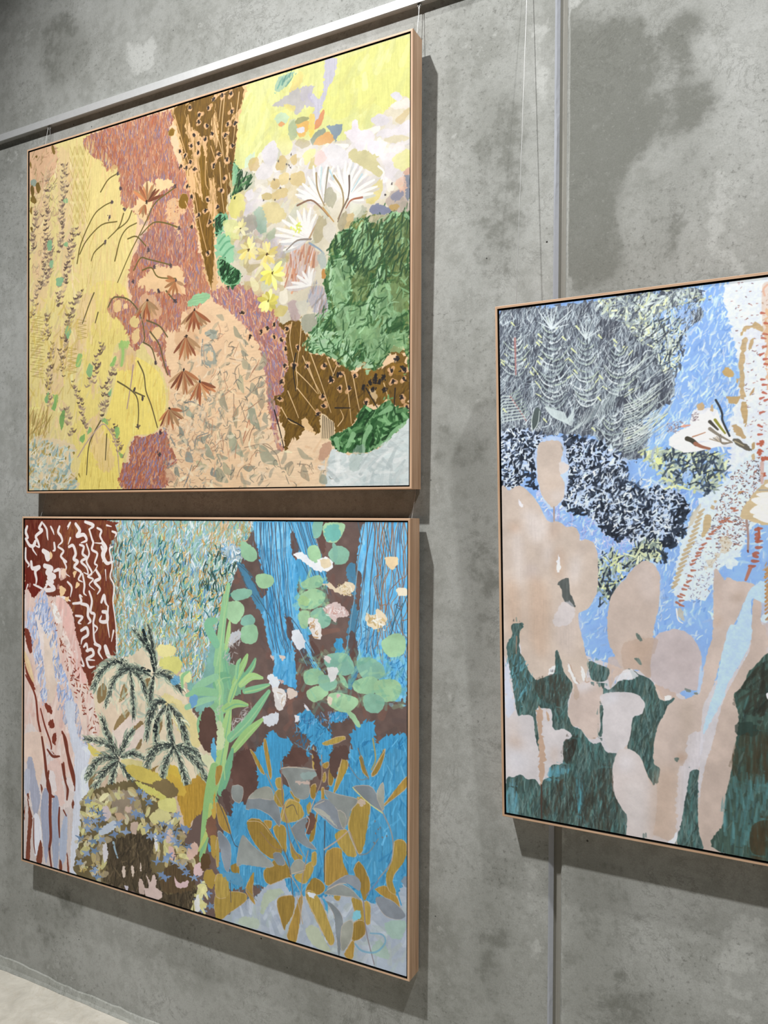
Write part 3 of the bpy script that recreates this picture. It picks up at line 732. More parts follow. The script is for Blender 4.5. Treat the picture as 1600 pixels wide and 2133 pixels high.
S|2804,1399 2774,1489|b5d6ae|x=21 a=.85 y=11
S|2649,1434 2681,1573|b5d6ae|x=22 a=.85 y=11
S|2554,1203 2541,1311|b5d6ae|x=22 a=.85 y=11
S|2586,1208 2633,1296|b5d6ae|x=22 a=.85 y=11
P|2729,2046 2772,1998 2821,2022 2866,2017 2896,1987 2935,1976 2958,2014 3049,2027 3049,2100 3000,2129 2944,2184 2867,2234 2767,2260 2677,2249 2624,2256 2573,2224 2544,2168 2588,2148 2652,2118 2705,2099|3f7040|s=0 r=5.3 t=b m=.2
F|2729,2046 2772,1998 2821,2022 2866,2017 2896,1987 2935,1976 2958,2014 3049,2027 3049,2100 3000,2129 2944,2184 2867,2234 2767,2260 2677,2249 2624,2256 2573,2224 2544,2168 2588,2148 2652,2118 2705,2099|1f4a24 2c5c30 63945f 8bbd85 1a3f1f|n=170 l=59 w=19 g=40 j=40 b=.1 a=.8
S|2806,2120 2770,2185 2767,2252|93c38f|x=35 a=.85 y=16
S|2699,2155 2658,2221|93c38f|x=35 a=.85 y=16
S|2588,2178 2604,2233|93c38f|x=36 a=.85 y=16
S|2932,2020 2866,2048|93c38f|x=34 a=.85 y=16
S|3043,2105 2956,2148 2897,2217|93c38f|x=34 a=.85 y=16
P|2557,2454 2534,2355 2557,2232 2624,2258 2767,2263 2867,2234 3000,2134 3060,2101 3061,2459|dde6e6|r=4 t=h m=.03
F|2564,2437 2557,2259 2767,2279 3043,2131 3044,2443|b7c6c8 e9efee c6d3d4 f3f6f4 cfdcdc|n=130 l=91 w=24 g=30 j=35 a=.4
P|2699,2236 2776,2226 2730,2359 2677,2344|a9bcb6|a=.5 r=4
P|1832,628 1863,534 1847,444 1883,481 1914,520 1985,550 1935,664 1873,677|9fcaa0|a=.9 r=4.4
F|1852,450 1888,490 1980,545 2001,586 1960,631 1889,643 1837,654 1863,576|1f3d24 2e5733 16301c 4b7a4c|n=75 l=47 w=13 g=45 j=25 a=.85
P|1716,748 1811,773 1780,843 1716,891|7fbd93|r=4.5
F|1716,757 1790,770 1780,835 1716,857|23462b 3b6f45 1c3522|n=40 l=42 w=12 g=60 j=30
P|1716,891 1832,876 1905,954 1854,1054 1759,1065 1717,1008|98cba3|r=5.9
P|1727,1010 1780,1043 1749,1147 1717,1142|eac7a0|a=.7 r=3
S|1738,928 1780,893 1832,893|6fae85|x=15 y=9
S|1749,971 1801,929 1874,941|6fae85|x=15 y=9
S|1770,1016 1822,974 1874,966|6fae85|x=15 y=9
P|1727,1035 1759,1015 1833,1075 1916,1137 1875,1205 1781,1184 1738,1112|7fb585|r=4.4
F|1749,1030 1843,1085 1905,1135 1885,1186 1823,1194 1754,1139|1d4526 2c5c33 143019|n=80 l=47 w=13 g=50 j=30
P|1483,1285 1533,1231 1610,1220 1669,1236 1642,1274 1555,1294|9ccb9a|r=3.6 t=h m=.08
F|1924,506 2203,482 2412,643 2504,816 2413,1112 2339,1285 2028,1244 1874,949 1811,773|d8c79c c3b27e e3dcca d9c9c4 c9b88a e6dfb0 bfc2a8 e8dccb|n=150 l=86 w=57 g=40 j=60 a=.75 c=0
F|2005,440 2280,427 2558,502 3020,470 3045,731 2770,864 2504,816 2280,617 2026,729|e9e4e2 e2dce0 ded8cc ece6da d8d2d6|n=120 l=94 w=55 g=40 j=60 a=.65 c=0
P|2065,437 2144,381 2183,438 2164,514 2105,526|ddd8dc|r=2.3
P|2016,556 2065,502 2145,542 2125,594 2046,595|e3ddde|r=2.3
P|1935,664 1986,640 2006,685 1966,710|ddd6da|r=2.3
P|1915,758 1966,718 1996,756 1945,797|d3ccd0|r=2.3
P|2173,404 2222,358 2279,411 2275,473 2222,486|e3e08a|r=2.3
P|1944,444 2015,426 1985,493 1934,499|cfe3d0|r=2.9 a=.8
P|2164,546 2203,482 2242,514 2222,574|c9ab62|r=2.3
P|1965,473 2025,453 2046,522 1985,534|d1b579|r=2.3 a=.8
P|2270,512 2308,496 2318,545 2289,555|c8ab66|r=1.7
P|2280,609 2356,608 2375,675 2318,687 2271,655|cbb06b|r=2.2
P|2125,651 2155,608 2203,634 2174,676|c7a860|r=2.3
P|2203,674 2252,691 2242,729 2155,737 2125,707|cfb36a|r=2.3
P|2066,688 2125,691 2135,725 2076,722|bba35c|r=1.7
P|2193,600 2251,595 2261,645 2203,658|d9c07a|r=2.3
P|2066,753 2155,753 2242,832 2185,878 2096,855 2056,808|d5c27a|r=3.4
P|1852,648 1925,670 1935,770 1863,799 1811,740|e2da86|r=2.9
P|2365,500 2448,494 2412,557 2374,573|e6dd8c|r=2.8
P|2412,549 2476,547 2449,603 2402,602|cdbb74|r=2.8
P|2467,514 2531,543 2504,583 2449,596 2439,555|e2c3bd|r=2.8
P|2558,487 2647,552 2665,632 2594,648 2540,591 2503,521|dcd9de|r=2.7 a=.9
P|2665,571 2726,553 2846,616 2897,694 2855,738 2769,668 2682,613|c5bb78|r=3.2
P|2846,631 2955,624 2988,712 2922,766 2888,707|ded6dc|r=3.2 a=.8
P|2778,813 2838,764 2880,765 2872,838 2821,881 2778,858|d7c777|r=2.7
P|2947,645 3045,622 3045,731 2972,716|e5e27c|r=3.9 a=.8
P|2638,443 2682,438 2690,394 2725,395 2734,449 2794,463 2829,501 2812,534 2708,519 2655,470|e5dde2|r=2.2
P|2708,519 2777,527 2760,568 2726,565|e6dfe6|r=1.6
P|2786,536 2846,534 2863,583 2829,605 2795,583|e3dce6|r=1.6
P|2811,407 2871,391 2921,432 2896,464 2837,450|d6d0d4|r=2.1
P|2871,480 2963,493 3044,461 3045,534 2963,538 2846,512|dcd6dc|r=2.6 a=.9
P|2929,368 2970,348 3044,351 3044,395 2979,394|ead9cf|r=2.1
P|2929,301 2978,298 3003,341 2962,339|d6d3d8|r=2.1
P|2962,442 3044,402 3044,432 2995,479|cdb98a|r=2.6 a=.8
P|2888,543 2971,532 3045,563 2963,575|cfc292|r=2.6 a=.8
P|2971,576 3020,594 2996,633 2946,615|e8dfe0|r=2.6 a=.8
P|2260,295 2317,301 2317,387 2270,369|c5ccb8|r=2.8 a=.6
P|2511,-3 2583,17 2574,106 2530,172 2484,269 2448,362 2411,377 2402,312 2438,251 2392,185 2410,158 2475,213 2502,119|c4c1cd|r=3.3 t=v m=.05
P|2153,167 2250,134 2279,102 2317,103 2354,176 2373,219 2308,275 2260,200 2192,192|b9b4bd|r=4.2 a=.85
P|2335,116 2429,131 2410,189 2448,253 2364,217|bcb6c8|r=4.2 a=.85
P|2297,35 2354,26 2345,95 2260,129 2279,78|e6d585|r=2.8 a=.9
P|2250,190 2307,219 2279,244 2221,191|dfd07e|r=2.8 a=.8
P|2172,35 2211,13 2297,11 2259,57 2231,90 2163,97|9fc0ad|r=3.4 a=.8
F|2172,35 2297,11 2240,92 2173,83|7fae9c 5e8f86|n=14 l=57 w=11 g=50 j=15 a=.7
P|2163,241 2202,226 2260,264 2222,310 2173,275|c2dcc0|r=3.4 a=.8
P|2183,294 2212,284 2231,305 2202,314|e0a66e|r=1.7
P|2251,341 2279,292 2317,324 2317,387 2279,411|a9b78f|r=2.8 a=.8
P|2317,316 2374,314 2402,344 2365,406 2327,397 2313,347|dfb262|r=2.8
P|2308,298 2355,286 2402,312 2317,324|9fa070|r=2
P|2317,348 2364,351 2364,382 2322,373|d8d5dc|r=1.4
P|2466,319 2503,281 2494,349 2448,385 2439,352|cf8f62|r=2.8
P|2448,440 2503,413 2557,433 2575,475 2485,479 2430,467|d8a668|r=2.8
P|2411,432 2457,395 2503,390 2512,415 2448,440 2425,474|8f9884|r=2.2
P|2299,431 2355,419 2411,455 2355,474|b2a47c|r=2.8 a=.8
P|2521,386 2557,387 2620,393 2620,439 2593,456 2575,483 2557,433|8494a0|r=2.2
P|2402,297 2439,305 2430,412 2402,414|eaca5c|r=2.8 a=.8
P|2914,853 3005,826 3046,855 3046,951 2931,938|b7a79c|r=5.2 a=.9
P|3013,754 3045,746 3046,899 3021,851|7e8390|r=2.6
P|2931,856 2988,837 3013,864 2964,892|8b8a98|r=2.6
P|2964,789 3021,763 3029,838 2988,845|e0b49c|r=5.2 a=.8 d=.35
P|2931,908 2980,910 2972,938 2922,929|b79a62|r=2.6
P|2804,900 2855,887 2931,930 2906,955 2813,932|7f849b|r=2.7
P|3021,734 3045,724 3045,760 3004,752|d2a48c|r=2.6
P|2709,899 2761,878 2779,911 2736,948 2683,955|aeb19a|r=2.7 a=.8
P|2804,945 2923,958 2889,990 2813,984|b7ae90|r=2.7 a=.8
P|2683,833 2753,846 2735,918 2683,924|dadcc6|r=2.7 a=.7
B|2275,493 2242,542 2261,553 2270,567 2184,510 2155,616 2266,634 2199,673 2160,737 2076,722 1884,852 1915,824 2939,791 2897,843|2a2320|o=8
P|2281,1053 2413,1034 2469,1120 2450,1196 2358,1287 2244,1272|cdb3a2|r=5.6 a=.9 t=v m=.08
F|2281,1037 2413,1034 2450,1157 2358,1277 2224,1259|c98a68 d9c7c4 e3b08c cdbfc0 b5765c|n=90 l=78 w=13 g=80 j=10 a=.75
F|1925,793 2146,912 2224,1084 2057,1059 1884,951|a9a89c cfc6cc d6cbb8 b9a48e|n=60 l=64 w=40 g=60 j=50 a=.6 c=0
P|2016,776 2066,769 2106,889 2057,921 2006,848|8fae97|r=3.5 a=.85
P|2116,923 2165,907 2156,961 2106,962|a9b796|r=2.9 a=.8
P|1894,821 2006,799 2027,876 1946,911 1905,888|a39c90|r=4.4 a=.8
P|1780,801 1884,819 1895,920 1801,896|dfe29a|r=4.4 a=.8
D|1966,1005 2102,1050|ead98c e3cf78 f2e6a8|n=13 l=72 w=26 A=90 S=360 e=4a3320 E=12
D|2141,1168|e9de6a efe68c|n=10 l=92 w=32 A=270 S=300 e=5a4a20 E=11
D|1905,864|e6dc9c e9e2b4|n=8 l=53 w=23 A=90 S=320 E=5.9
D|2112,1332|e5d96a eee48a ddd060|n=12 l=69 w=34 A=90 S=360 e=6a6224 E=10
P|2196,1370 2254,1385 2225,1430 2167,1431 2157,1398|d6c57c|r=2.8 a=.9
P|2254,1369 2320,1361 2339,1458 2282,1468|b9a0a4|r=4.2 a=.7
P|2311,1368 2395,1371 2386,1432 2339,1435|d3d0c0|r=2.8 a=.8
P|2358,1453 2442,1446 2451,1510 2396,1551 2358,1523|a9a996|r=3.3
P|2404,1309 2506,1307 2524,1440 2433,1438|b8b2ba|r=5.5 a=.85
F|2404,1293 2506,1307 2524,1440 2433,1438|8f97a6 c7a9a0 d7d0d4 9c8f86|n=40 l=61 w=11 g=80 j=15 a=.7
P|1975,598 2144,389 2411,447 2593,495 3044,475 3045,731 2813,872 2595,878 2413,995 2281,1013 2057,856 1925,711|efeae6|a=.3 k=33
F|1852,450 1888,490 1980,545 2001,586 1960,631 1889,643 1837,654 1863,576|1f3d24 2e5733 16301c 5c8a58|n=70 l=47 w=13 g=45 j=25 a=.85
P|1847,457 1883,497 1873,561 1842,597|8fc49a|r=1.8 a=.85
S|2495,814 2415,768 2332,718|c9cdd0|x=8 z=25 a=.75 y=12
S|2495,814 2393,749 2318,703|f2efea|x=8 z=20 a=.95 y=11
S|2495,814 2410,784 2322,748|cfcaca|x=8 z=25 a=.75 y=12
S|2495,814 2390,767 2309,733|f2efea|x=8 z=20 a=.95 y=11
S|2495,814 2434,801 2369,780|cfcaca|x=8 z=25 a=.75 y=12
S|2495,814 2417,786 2356,765|f2efea|x=8 z=20 a=.95 y=11
S|2495,814 2470,705 2443,607|cfcaca|x=8 z=25 a=.75 y=12
S|2495,814 2445,679 2430,592|f2efea|x=8 z=20 a=.95 y=11
S|2495,814 2493,710 2489,616|cfcaca|x=8 z=25 a=.75 y=12
S|2495,814 2470,684 2476,601|f2efea|x=8 z=20 a=.95 y=11
S|2495,814 2516,712 2534,621|d8d2cc|x=8 z=25 a=.75 y=12
S|2495,814 2495,686 2522,607|f2efea|x=8 z=20 a=.95 y=11
S|2495,814 2538,718 2580,634|cfcaca|x=8 z=25 a=.75 y=12
S|2495,814 2520,694 2567,620|f2efea|x=8 z=20 a=.95 y=11
S|2495,814 2452,736 2406,662|c9cdd0|x=8 z=25 a=.75 y=12
S|2495,814 2429,713 2393,647|f2efea|x=8 z=20 a=.95 y=11
S|2495,814 2433,754 2369,694|d8d2cc|x=8 z=25 a=.75 y=12
S|2495,814 2411,733 2356,679|f2efea|x=8 z=20 a=.95 y=11
S|2495,814 2479,733 2462,657|cfcaca|x=8 z=25 a=.75 y=12
S|2495,814 2458,709 2449,642|f2efea|x=8 z=20 a=.95 y=11
S|2661,821 2621,745 2580,673|c9cdd0|x=8 z=24 a=.75 y=12
S|2661,821 2599,723 2567,658|f2efea|x=8 z=20 a=.95 y=11
S|2661,821 2635,726 2606,640|cfcaca|x=8 z=24 a=.75 y=12
S|2661,821 2611,702 2594,625|f2efea|x=8 z=20 a=.95 y=11
S|2661,821 2661,717 2659,624|d8d2cc|x=8 z=24 a=.75 y=12
S|2661,821 2639,691 2647,609|f2efea|x=8 z=20 a=.95 y=11
S|2661,821 2679,718 2695,627|c9cdd0|x=8 z=24 a=.75 y=12
S|2661,821 2658,693 2682,613|f2efea|x=8 z=20 a=.95 y=11
S|2661,821 2696,732 2729,653|cfcaca|x=8 z=24 a=.75 y=12
S|2661,821 2679,708 2717,639|f2efea|x=8 z=20 a=.95 y=11
S|2661,821 2714,746 2764,679|d8d2cc|x=8 z=24 a=.75 y=12
S|2661,821 2699,724 2752,665|f2efea|x=8 z=19 a=.95 y=11
S|2661,821 2727,769 2790,722|cfcaca|x=8 z=24 a=.75 y=12
S|2661,821 2716,750 2778,708|f2efea|x=8 z=19 a=.95 y=11
S|2661,821 2753,791 2841,762|d8d2cc|x=8 z=24 a=.75 y=12
S|2661,821 2747,774 2829,748|f2efea|x=8 z=19 a=.95 y=11
S|2661,821 2762,813 2858,802|cfcaca|x=8 z=24 a=.75 y=12
S|2661,821 2759,799 2846,788|f2efea|x=8 z=19 a=.95 y=11
S|2661,821 2749,831 2833,835|c9cdd0|x=8 z=24 a=.75 y=12
S|2661,821 2748,819 2821,821|f2efea|x=8 z=19 a=.95 y=11
S|2661,821 2718,847 2773,862|d8d2cc|x=8 z=24 a=.75 y=12
S|2661,821 2717,836 2761,847|f2efea|x=8 z=19 a=.95 y=11
S|2661,821 2604,763 2544,704|d8d2cc|x=8 z=24 a=.75 y=12
S|2661,821 2582,742 2531,689|f2efea|x=8 z=20 a=.95 y=11
S|2404,1001 2293,986 2179,962|cfcaca|x=8 z=28 a=.75 y=14
S|2404,1001 2273,971 2165,947|f2efea|x=8 z=22 a=.95 y=12
S|2404,1001 2298,965 2189,923|d8d2cc|x=8 z=28 a=.75 y=14
S|2404,1001 2275,947 2175,908|f2efea|x=8 z=22 a=.95 y=12
S|2404,1001 2317,942 2227,882|d8d2cc|x=8 z=28 a=.75 y=14
S|2404,1001 2293,922 2214,867|f2efea|x=8 z=22 a=.95 y=12
S|2404,1001 2341,933 2275,866|d8d2cc|x=8 z=28 a=.75 y=14
S|2404,1001 2317,911 2262,851|f2efea|x=8 z=22 a=.95 y=12
S|2404,1001 2369,920 2332,845|cfcaca|x=8 z=28 a=.75 y=14
S|2404,1001 2346,897 2319,830|f2efea|x=8 z=22 a=.95 y=12
S|2404,1001 2392,918 2379,841|cfcaca|x=8 z=28 a=.75 y=14
S|2404,1001 2371,895 2366,826|f2efea|x=8 z=22 a=.95 y=12
S|2404,1001 2415,919 2425,845|d8d2cc|x=8 z=28 a=.75 y=14
S|2404,1001 2396,897 2412,830|f2efea|x=8 z=22 a=.95 y=12
S|2404,1001 2434,944 2462,891|cfcaca|x=8 z=28 a=.75 y=14
S|2404,1001 2419,924 2449,876|f2efea|x=8 z=22 a=.95 y=12
S|2404,1001 2322,1038 2237,1059|c9cdd0|x=8 z=28 a=.75 y=14
S|2404,1001 2311,1029 2224,1044|f2efea|x=8 z=22 a=.95 y=12
S|2404,1001 2350,1021 2295,1028|cfcaca|x=8 z=28 a=.75 y=14
S|2404,1001 2339,1010 2281,1013|f2efea|x=8 z=22 a=.95 y=12
S|2404,1001 2308,1010 2208,1007|c9cdd0|x=8 z=28 a=.75 y=14
S|2404,1001 2291,997 2195,992|f2efea|x=8 z=22 a=.95 y=12
S|2414,1276 2356,1271 2295,1258|c9cdd0|x=8 z=23 a=.75 y=11
S|2414,1276 2340,1257 2282,1243|f2efea|x=8 z=18 a=.95 y=10
S|2414,1276 2374,1252 2333,1223|cfcaca|x=8 z=23 a=.75 y=11
S|2414,1276 2358,1236 2320,1209|f2efea|x=8 z=18 a=.95 y=10
S|2414,1276 2393,1242 2371,1205|cfcaca|x=8 z=23 a=.75 y=11
S|2414,1276 2377,1224 2357,1190|f2efea|x=8 z=18 a=.95 y=10
S|2414,1276 2416,1230 2417,1184|d8d2cc|x=8 z=22 a=.75 y=11
S|2414,1276 2401,1211 2404,1169|f2efea|x=8 z=18 a=.95 y=10
S|2414,1276 2430,1238 2445,1199|d8d2cc|x=8 z=22 a=.75 y=11
S|2414,1276 2417,1221 2432,1185|f2efea|x=8 z=18 a=.95 y=10
S|2414,1276 2337,1286 2257,1284|cfcaca|x=8 z=23 a=.75 y=11
S|2414,1276 2322,1274 2244,1270|f2efea|x=8 z=18 a=.95 y=10
S|2319,798 2412,784 2486,844 2532,898|8a6a54|x=12 y=6.9
S|2449,635 2458,730 2504,831|a08a66|x=12 y=6.9
S|2531,620 2513,740 2504,816|9c9484|x=12 y=6.9
S|2567,673 2621,761 2630,854 2595,924|a5916a|x=12 y=6.8
S|2669,694 2670,770 2661,821|6b5a50|x=12 y=6.8
S|2661,821 2621,883 2595,940|7d6a5a|x=12 y=6.8
S|2753,831 2683,833 2648,872|a86a50|x=12 y=6.8
S|2413,1010 2319,1003 2243,1047|8f857c|x=13 y=7
S|2404,1001 2450,931 2495,892|b89a78|x=12 y=6.9
S|2495,845 2532,890 2568,935|c09a62|x=12 y=6.9
S|2540,637 2567,697|bcd5dc|x=12 y=6.9
S|2752,702 2683,787|bcd2d8|x=12 y=6.7
S|2485,611 2477,733|c4d8da|x=12 y=6.9
S|2855,678 2888,715 2872,756|f4f0e8|x=12 y=6.6
S|2404,1032 2468,1074 2505,1110|8fa0b0|x=12 y=6.9
P|2431,990 2468,887 2523,927 2496,1016 2450,1040|b6ab8a|r=2.8 a=.9
P|2496,969 2550,932 2586,984 2550,1055 2505,1017|d9d2c4|r=2.7 a=.9
P|2531,728 2585,785 2568,850 2522,835 2504,793|a9a58c|r=2.7 a=.8
P|2639,917 2701,912 2683,985 2630,984|c6ae7e|r=2.7 a=.9
P|2595,947 2648,888 2657,950 2613,1004|a79d80|r=2.7 a=.9
F|2290,904 2357,907 2347,961 2300,953|d8e06a|n=7 l=34 w=14 g=45 j=40
P|2459,1111 2505,1103 2523,1167 2487,1193|aeb9b4|r=3.3 a=.8
P|2487,1208 2505,1196 2515,1243 2496,1249|c08a4a|r=2.2
P|2695,1061 2803,1025 2864,1168 2773,1234|8fb584|r=5.4 a=.7 t=b m=.15
P|2554,1203 2649,1162 2680,1329 2586,1426|8fb584|r=5.4 a=.7 t=b m=.15
P|2834,1349 2983,1343 3012,1503 2865,1512|8fb584|r=5.3 a=.7 t=b m=.15
P|2586,1454 2774,1449 2804,1586 2650,1651|8fb584|r=5.4 a=.7 t=b m=.15
P|2895,1622 3027,1609 3027,1687 2940,1718|8fb584|r=5.2 a=.7 t=b m=.15
P|2774,1583 2895,1569 2895,1727 2805,1746|8fb584|r=5.3 a=.7 t=b m=.15
P|2893,1013 3040,1012 3040,1220 2923,1256|6a7a44|r=5.2 a=.6 t=v m=.2
P|2711,1226 2803,1239 2789,1397 2696,1385|6a7a44|r=5.4 a=.6 t=v m=.2
P|2938,1258 3040,1272 3041,1480 2954,1470|6a7a44|r=5.2 a=.6 t=v m=.2
F|2553,1039 2639,984 2692,947 2747,941 2797,981 2848,966 2923,958 3051,957 3054,1794 3016,1691 2954,1675 2919,1730 2835,1807 2756,1742 2685,1795 2578,1721 2507,1679 2415,1670 2369,1610 2425,1568 2392,1543 2441,1465 2496,1416 2522,1364 2509,1307 2505,1224 2531,1145|2f5a30 274c28 8dba88 a5cda0|n=260 l=49 w=9 g=62 j=35 b=.1 a=.7
F|2617,994 2797,987 3051,967 3052,1274 2864,1300 2680,1221|24492a 1d4023 31502c 425a2c|n=130 l=74 w=11 g=60 j=22 b=.08 a=.75
L|1781,1412 1718,1372|b7ad92|w=32 a=.8
L|1855,1453 1927,1543|a39f86|w=34 a=.8
L|1927,1543 1968,1580|9c9a84|w=27 a=.8
L|1912,1608 1968,1646|8f9080|w=27 a=.8
L|1917,1658 1994,1730|aba58a|w=49 a=.8
L|2049,1742 2088,1632|b3ac92|w=49 a=.8
L|1907,1755 1933,1873|b4b090|w=50 a=.8
L|1989,1811 2039,1888|a8a188|w=49 a=.8
L|1761,1844 1814,1981|9d9a84|w=50 a=.8
L|1979,1925 2055,2100|97a08c|w=67 a=.8
L|2079,1882 2070,1979|a8977e|w=53 a=.8
L|2090,1996 2110,2070|a3a08c|w=40 a=.8
L|1887,1952 1877,2083|a89e82|w=41 a=.8
L|1825,2098 1934,2259|aab298|w=68 a=.8
L|2050,2189 2189,2314|9a9c86|w=75 a=.8
L|1720,2319 1816,2413|a5a68e|w=69 a=.8
L|1773,2287 1857,2372|aba98c|w=50 a=.8
L|1720,2236 1815,2263|979a86|w=37 a=.8
L|2285,2293 2266,2380|a09680|w=65 a=.8
L|2361,2318 2408,2414|a89c84|w=52 a=.8
L|2490,2376 2527,2431|9aa090|w=55 a=.8
L|2323,2215 2435,2289|b6ae94|w=34 a=.8
L|1929,2324 2021,2318|8f9080|w=36 a=.8
S|1939,2201 2090,2182 2149,2217|a08a74|x=6.9 a=.85 y=4.6
S|1878,2389 1909,2332 1970,2301 2010,2334|a08a74|x=7 a=.85 y=4.7
S|2070,2182 2169,2241 2208,2331|a08a74|x=6.9 a=.85 y=4.6
S|1876,1803 1866,1719 1907,1690|a08a74|x=7 a=.85 y=4.7
S|1979,1802 2029,1781 2109,1771|a08a74|x=6.9 a=.85 y=4.6
S|1918,1970 1969,1883 2069,1833|a08a74|x=7 a=.85 y=4.6
S|1741,1960 1804,2063|a08a74|x=7.1 a=.85 y=4.7
S|1856,1867 1856,2008|a08a74|x=7.1 a=.85 y=4.7
S|1897,1911 1939,2012 1939,2045|a08a74|x=7 a=.85 y=4.7
S|1929,2143 1969,2039|a08a74|x=7 a=.85 y=4.7
S|1741,2094 1773,2229|a08a74|x=7.1 a=.85 y=4.8
S|2323,2310 2398,2319 2435,2367|a08a74|x=6.7 a=.85 y=4.5
S|1824,1649 1917,1674|a08a74|x=7.1 a=.85 y=4.7
S|1813,1574 1876,1588|a08a74|x=7.1 a=.85 y=4.7
S|2059,1638 2128,1708|a08a74|x=6.9 a=.85 y=4.6
F|1718,1405 2059,1589 2109,1820 2129,2063 2198,2266 2509,2314 2527,2423 1721,2429|7d7a70 8d8878 b39a80|n=90 l=29 w=7.4 g=50 j=60 b=.3 a=.7 c=0
S|1979,2064 1969,2039 1929,2160|c98f70|x=6.4
P|2490,2221 2544,2184 2554,2238 2499,2299 2472,2282|c79c82|r=3.3 a=.85
L|1423,2045 1502,2177|8b9488|w=42 a=.8
L|1557,2137 1677,2108|93998a|w=32 a=.8
L|1634,2165 1709,2269|a0a590|w=51 a=.8
L|1480,2211 1536,2281|8f9a96|w=61 a=.8
L|1468,1919 1546,2000|a7b4a0|w=42 a=.8
L|1390,2295 1424,2373|8c9488|w=38 a=.8
L|1688,2319 1720,2378|8a9490|w=46 a=.8
L|1655,2039 1720,2085|9aa090|w=32 a=.8
L|1558,2273 1667,2318|c0bd98|w=46 a=.8
S|1610,1512 1600,1613 1611,1664|868a88|x=10 a=.85 y=6.6
S|1632,1472 1718,1481|868a88|x=10 a=.85 y=6.6
S|1621,1564 1675,1552 1708,1622|868a88|x=10 a=.85 y=6.6
S|1632,1666 1697,1689|868a88|x=10 a=.85 y=6.6
S|1344,2111 1390,2182|868a88|x=10 a=.85 y=6.8
S|1546,2179 1568,2120 1655,2099|868a88|x=10 a=.85 y=6.6
S|1480,2400 1525,2298|868a88|x=10 a=.85 y=6.7
S|1611,1919 1590,2002 1644,2039|868a88|x=10 a=.85 y=6.6
S|1468,1901 1524,1896 1611,1936|868a88|x=10 a=.85 y=6.7
S|1322,2310 1390,2295 1447,2330|868a88|x=10 a=.85 y=6.8
S|1492,2374 1458,2434|868a88|x=10 a=.85 y=6.7
P|1643,1464 1718,1464 1718,1514 1643,1498|a3ab9e|r=3.6 a=.85
P|1611,1571 1675,1560 1718,1623 1719,1690 1633,1675|9aa59c|r=4.5 a=.8
P|1659,1593 1697,1605 1686,1654 1643,1633|f0cba0|r=3
F|1344,1894 1719,1875 1721,2437 1322,2432|a3988a 8f9088 c39a7c 9aa39a|n=150 l=33 w=9 g=50 j=60 b=.35 a=.65 c=0
F|1321,2023 1719,1959 1721,2429 1345,2424|b08a70 c79f80|n=60 l=42 w=5.5 g=10 j=40 b=.3 a=.6 c=0
P|1299,2310 1368,2346 1390,2390 1322,2406|caa084|r=3.7 a=.6
F|1525,1452 1793,1451 2049,1651 2155,1975 2121,2116 2394,2296 2525,2437 1368,2422 1407,2085 1326,1926|8b8f80 9c9a84 a5a48c 7f857c|n=75 l=70 w=24 g=55 j=40 b=.18 a=.45 c=0
F|1525,1452 1793,1451 2049,1651 2155,1975 2121,2116 2394,2296 2525,2437 1368,2422 1407,2085 1326,1926|5f6460 6d6c62 7a705f|n=90 l=47 w=6.5 g=45 j=50 b=.3 a=.65 c=0
F|1525,1483 2049,1651 2155,2004 2460,2353 1408,2392|fae3c4 f8dcb8 f4d3ac|n=150 l=58 w=18 g=20 j=50 b=.2 a=.6 c=0
F|1603,1460 2049,1709 2156,2118 1833,2399 1527,2333|b98a6c a87a60 c79a7c|n=36 l=100 w=5.3 g=65 j=25 b=.12 a=.8 c=0
P|44,364 170,318 245,740 147,1137 45,1055|ecc9a0|r=6.9 a=.55
P|293,104 438,168 440,770 344,1025|ecc9a0|r=6.7 a=.55
P|247,1353 393,1334 345,1700 198,1895|ecc9a0|r=6.8 a=.55
P|535,1116 675,1199 489,1577 394,1569|ecc9a0|r=6.6 a=.55
P|584,2048 677,1954 858,2254 723,2316|ecc9a0|r=6.5 a=.55
F|2,287 438,134 581,659 488,1111 675,1396 768,1926 585,2181 47,2025|f2d4ae ecc8a2 e8dca4 e2cc9c|n=330 l=67 w=23 g=80 j=25 a=.5 c=0
K|187,223 180,395 167,585 174,730 118,995|7a6458 8b7668 a08c78 5e4e46 b09c80 c4ae8c|p=15 l=32 w=9 q=.35 j=1.1 a=.82
K|346,164 366,268 346,425 340,613 313,761|7a6458 8b7668 a08c78 5e4e46 b09c80 c4ae8c|p=12 l=28 w=11 q=.35 j=1.1 a=.82
K|462,624 422,768 355,1026|7a6458 8b7668 a08c78 5e4e46 b09c80 c4ae8c|p=12 l=32 w=11 q=.35 j=1.1 a=.82
K|60,431 46,584 32,757|7a6458 8b7668 a08c78 5e4e46 b09c80 c4ae8c|p=19 l=33 w=11 q=.35 j=1.1 a=.82
K|216,670 216,785 188,925 146,999|7a6458 8b7668 a08c78 5e4e46 b09c80 c4ae8c|p=15 l=29 w=11 q=.35 j=1.1 a=.82
F|116,238 298,226 313,752 118,995 10,656|c2a184 d9bb94 b28f74 a3927a|n=120 l=41 w=9 g=50 j=50 b=.3 a=.6 c=0
K|104,994 68,1067 33,1179|7a6458 8b7668 a08c78 5e4e46 b09c80 c4ae8c|p=15 l=33 w=10 q=.35 j=1.1 a=.82
K|313,1021 300,1143|7a6458 8b7668 a08c78 5e4e46 b09c80 c4ae8c|p=15 l=32 w=11 q=.35 j=1.1 a=.82
K|516,1076 450,1161 396,1296 369,1436 342,1519|7a6458 8b7668 a08c78 5e4e46 b09c80 c4ae8c|p=12 l=35 w=12 q=.35 j=1.1 a=.82
K|245,1424 218,1546 204,1679 218,1824|7a6458 8b7668 a08c78 5e4e46 b09c80 c4ae8c|p=13 l=29 w=12 q=.35 j=1.1 a=.82
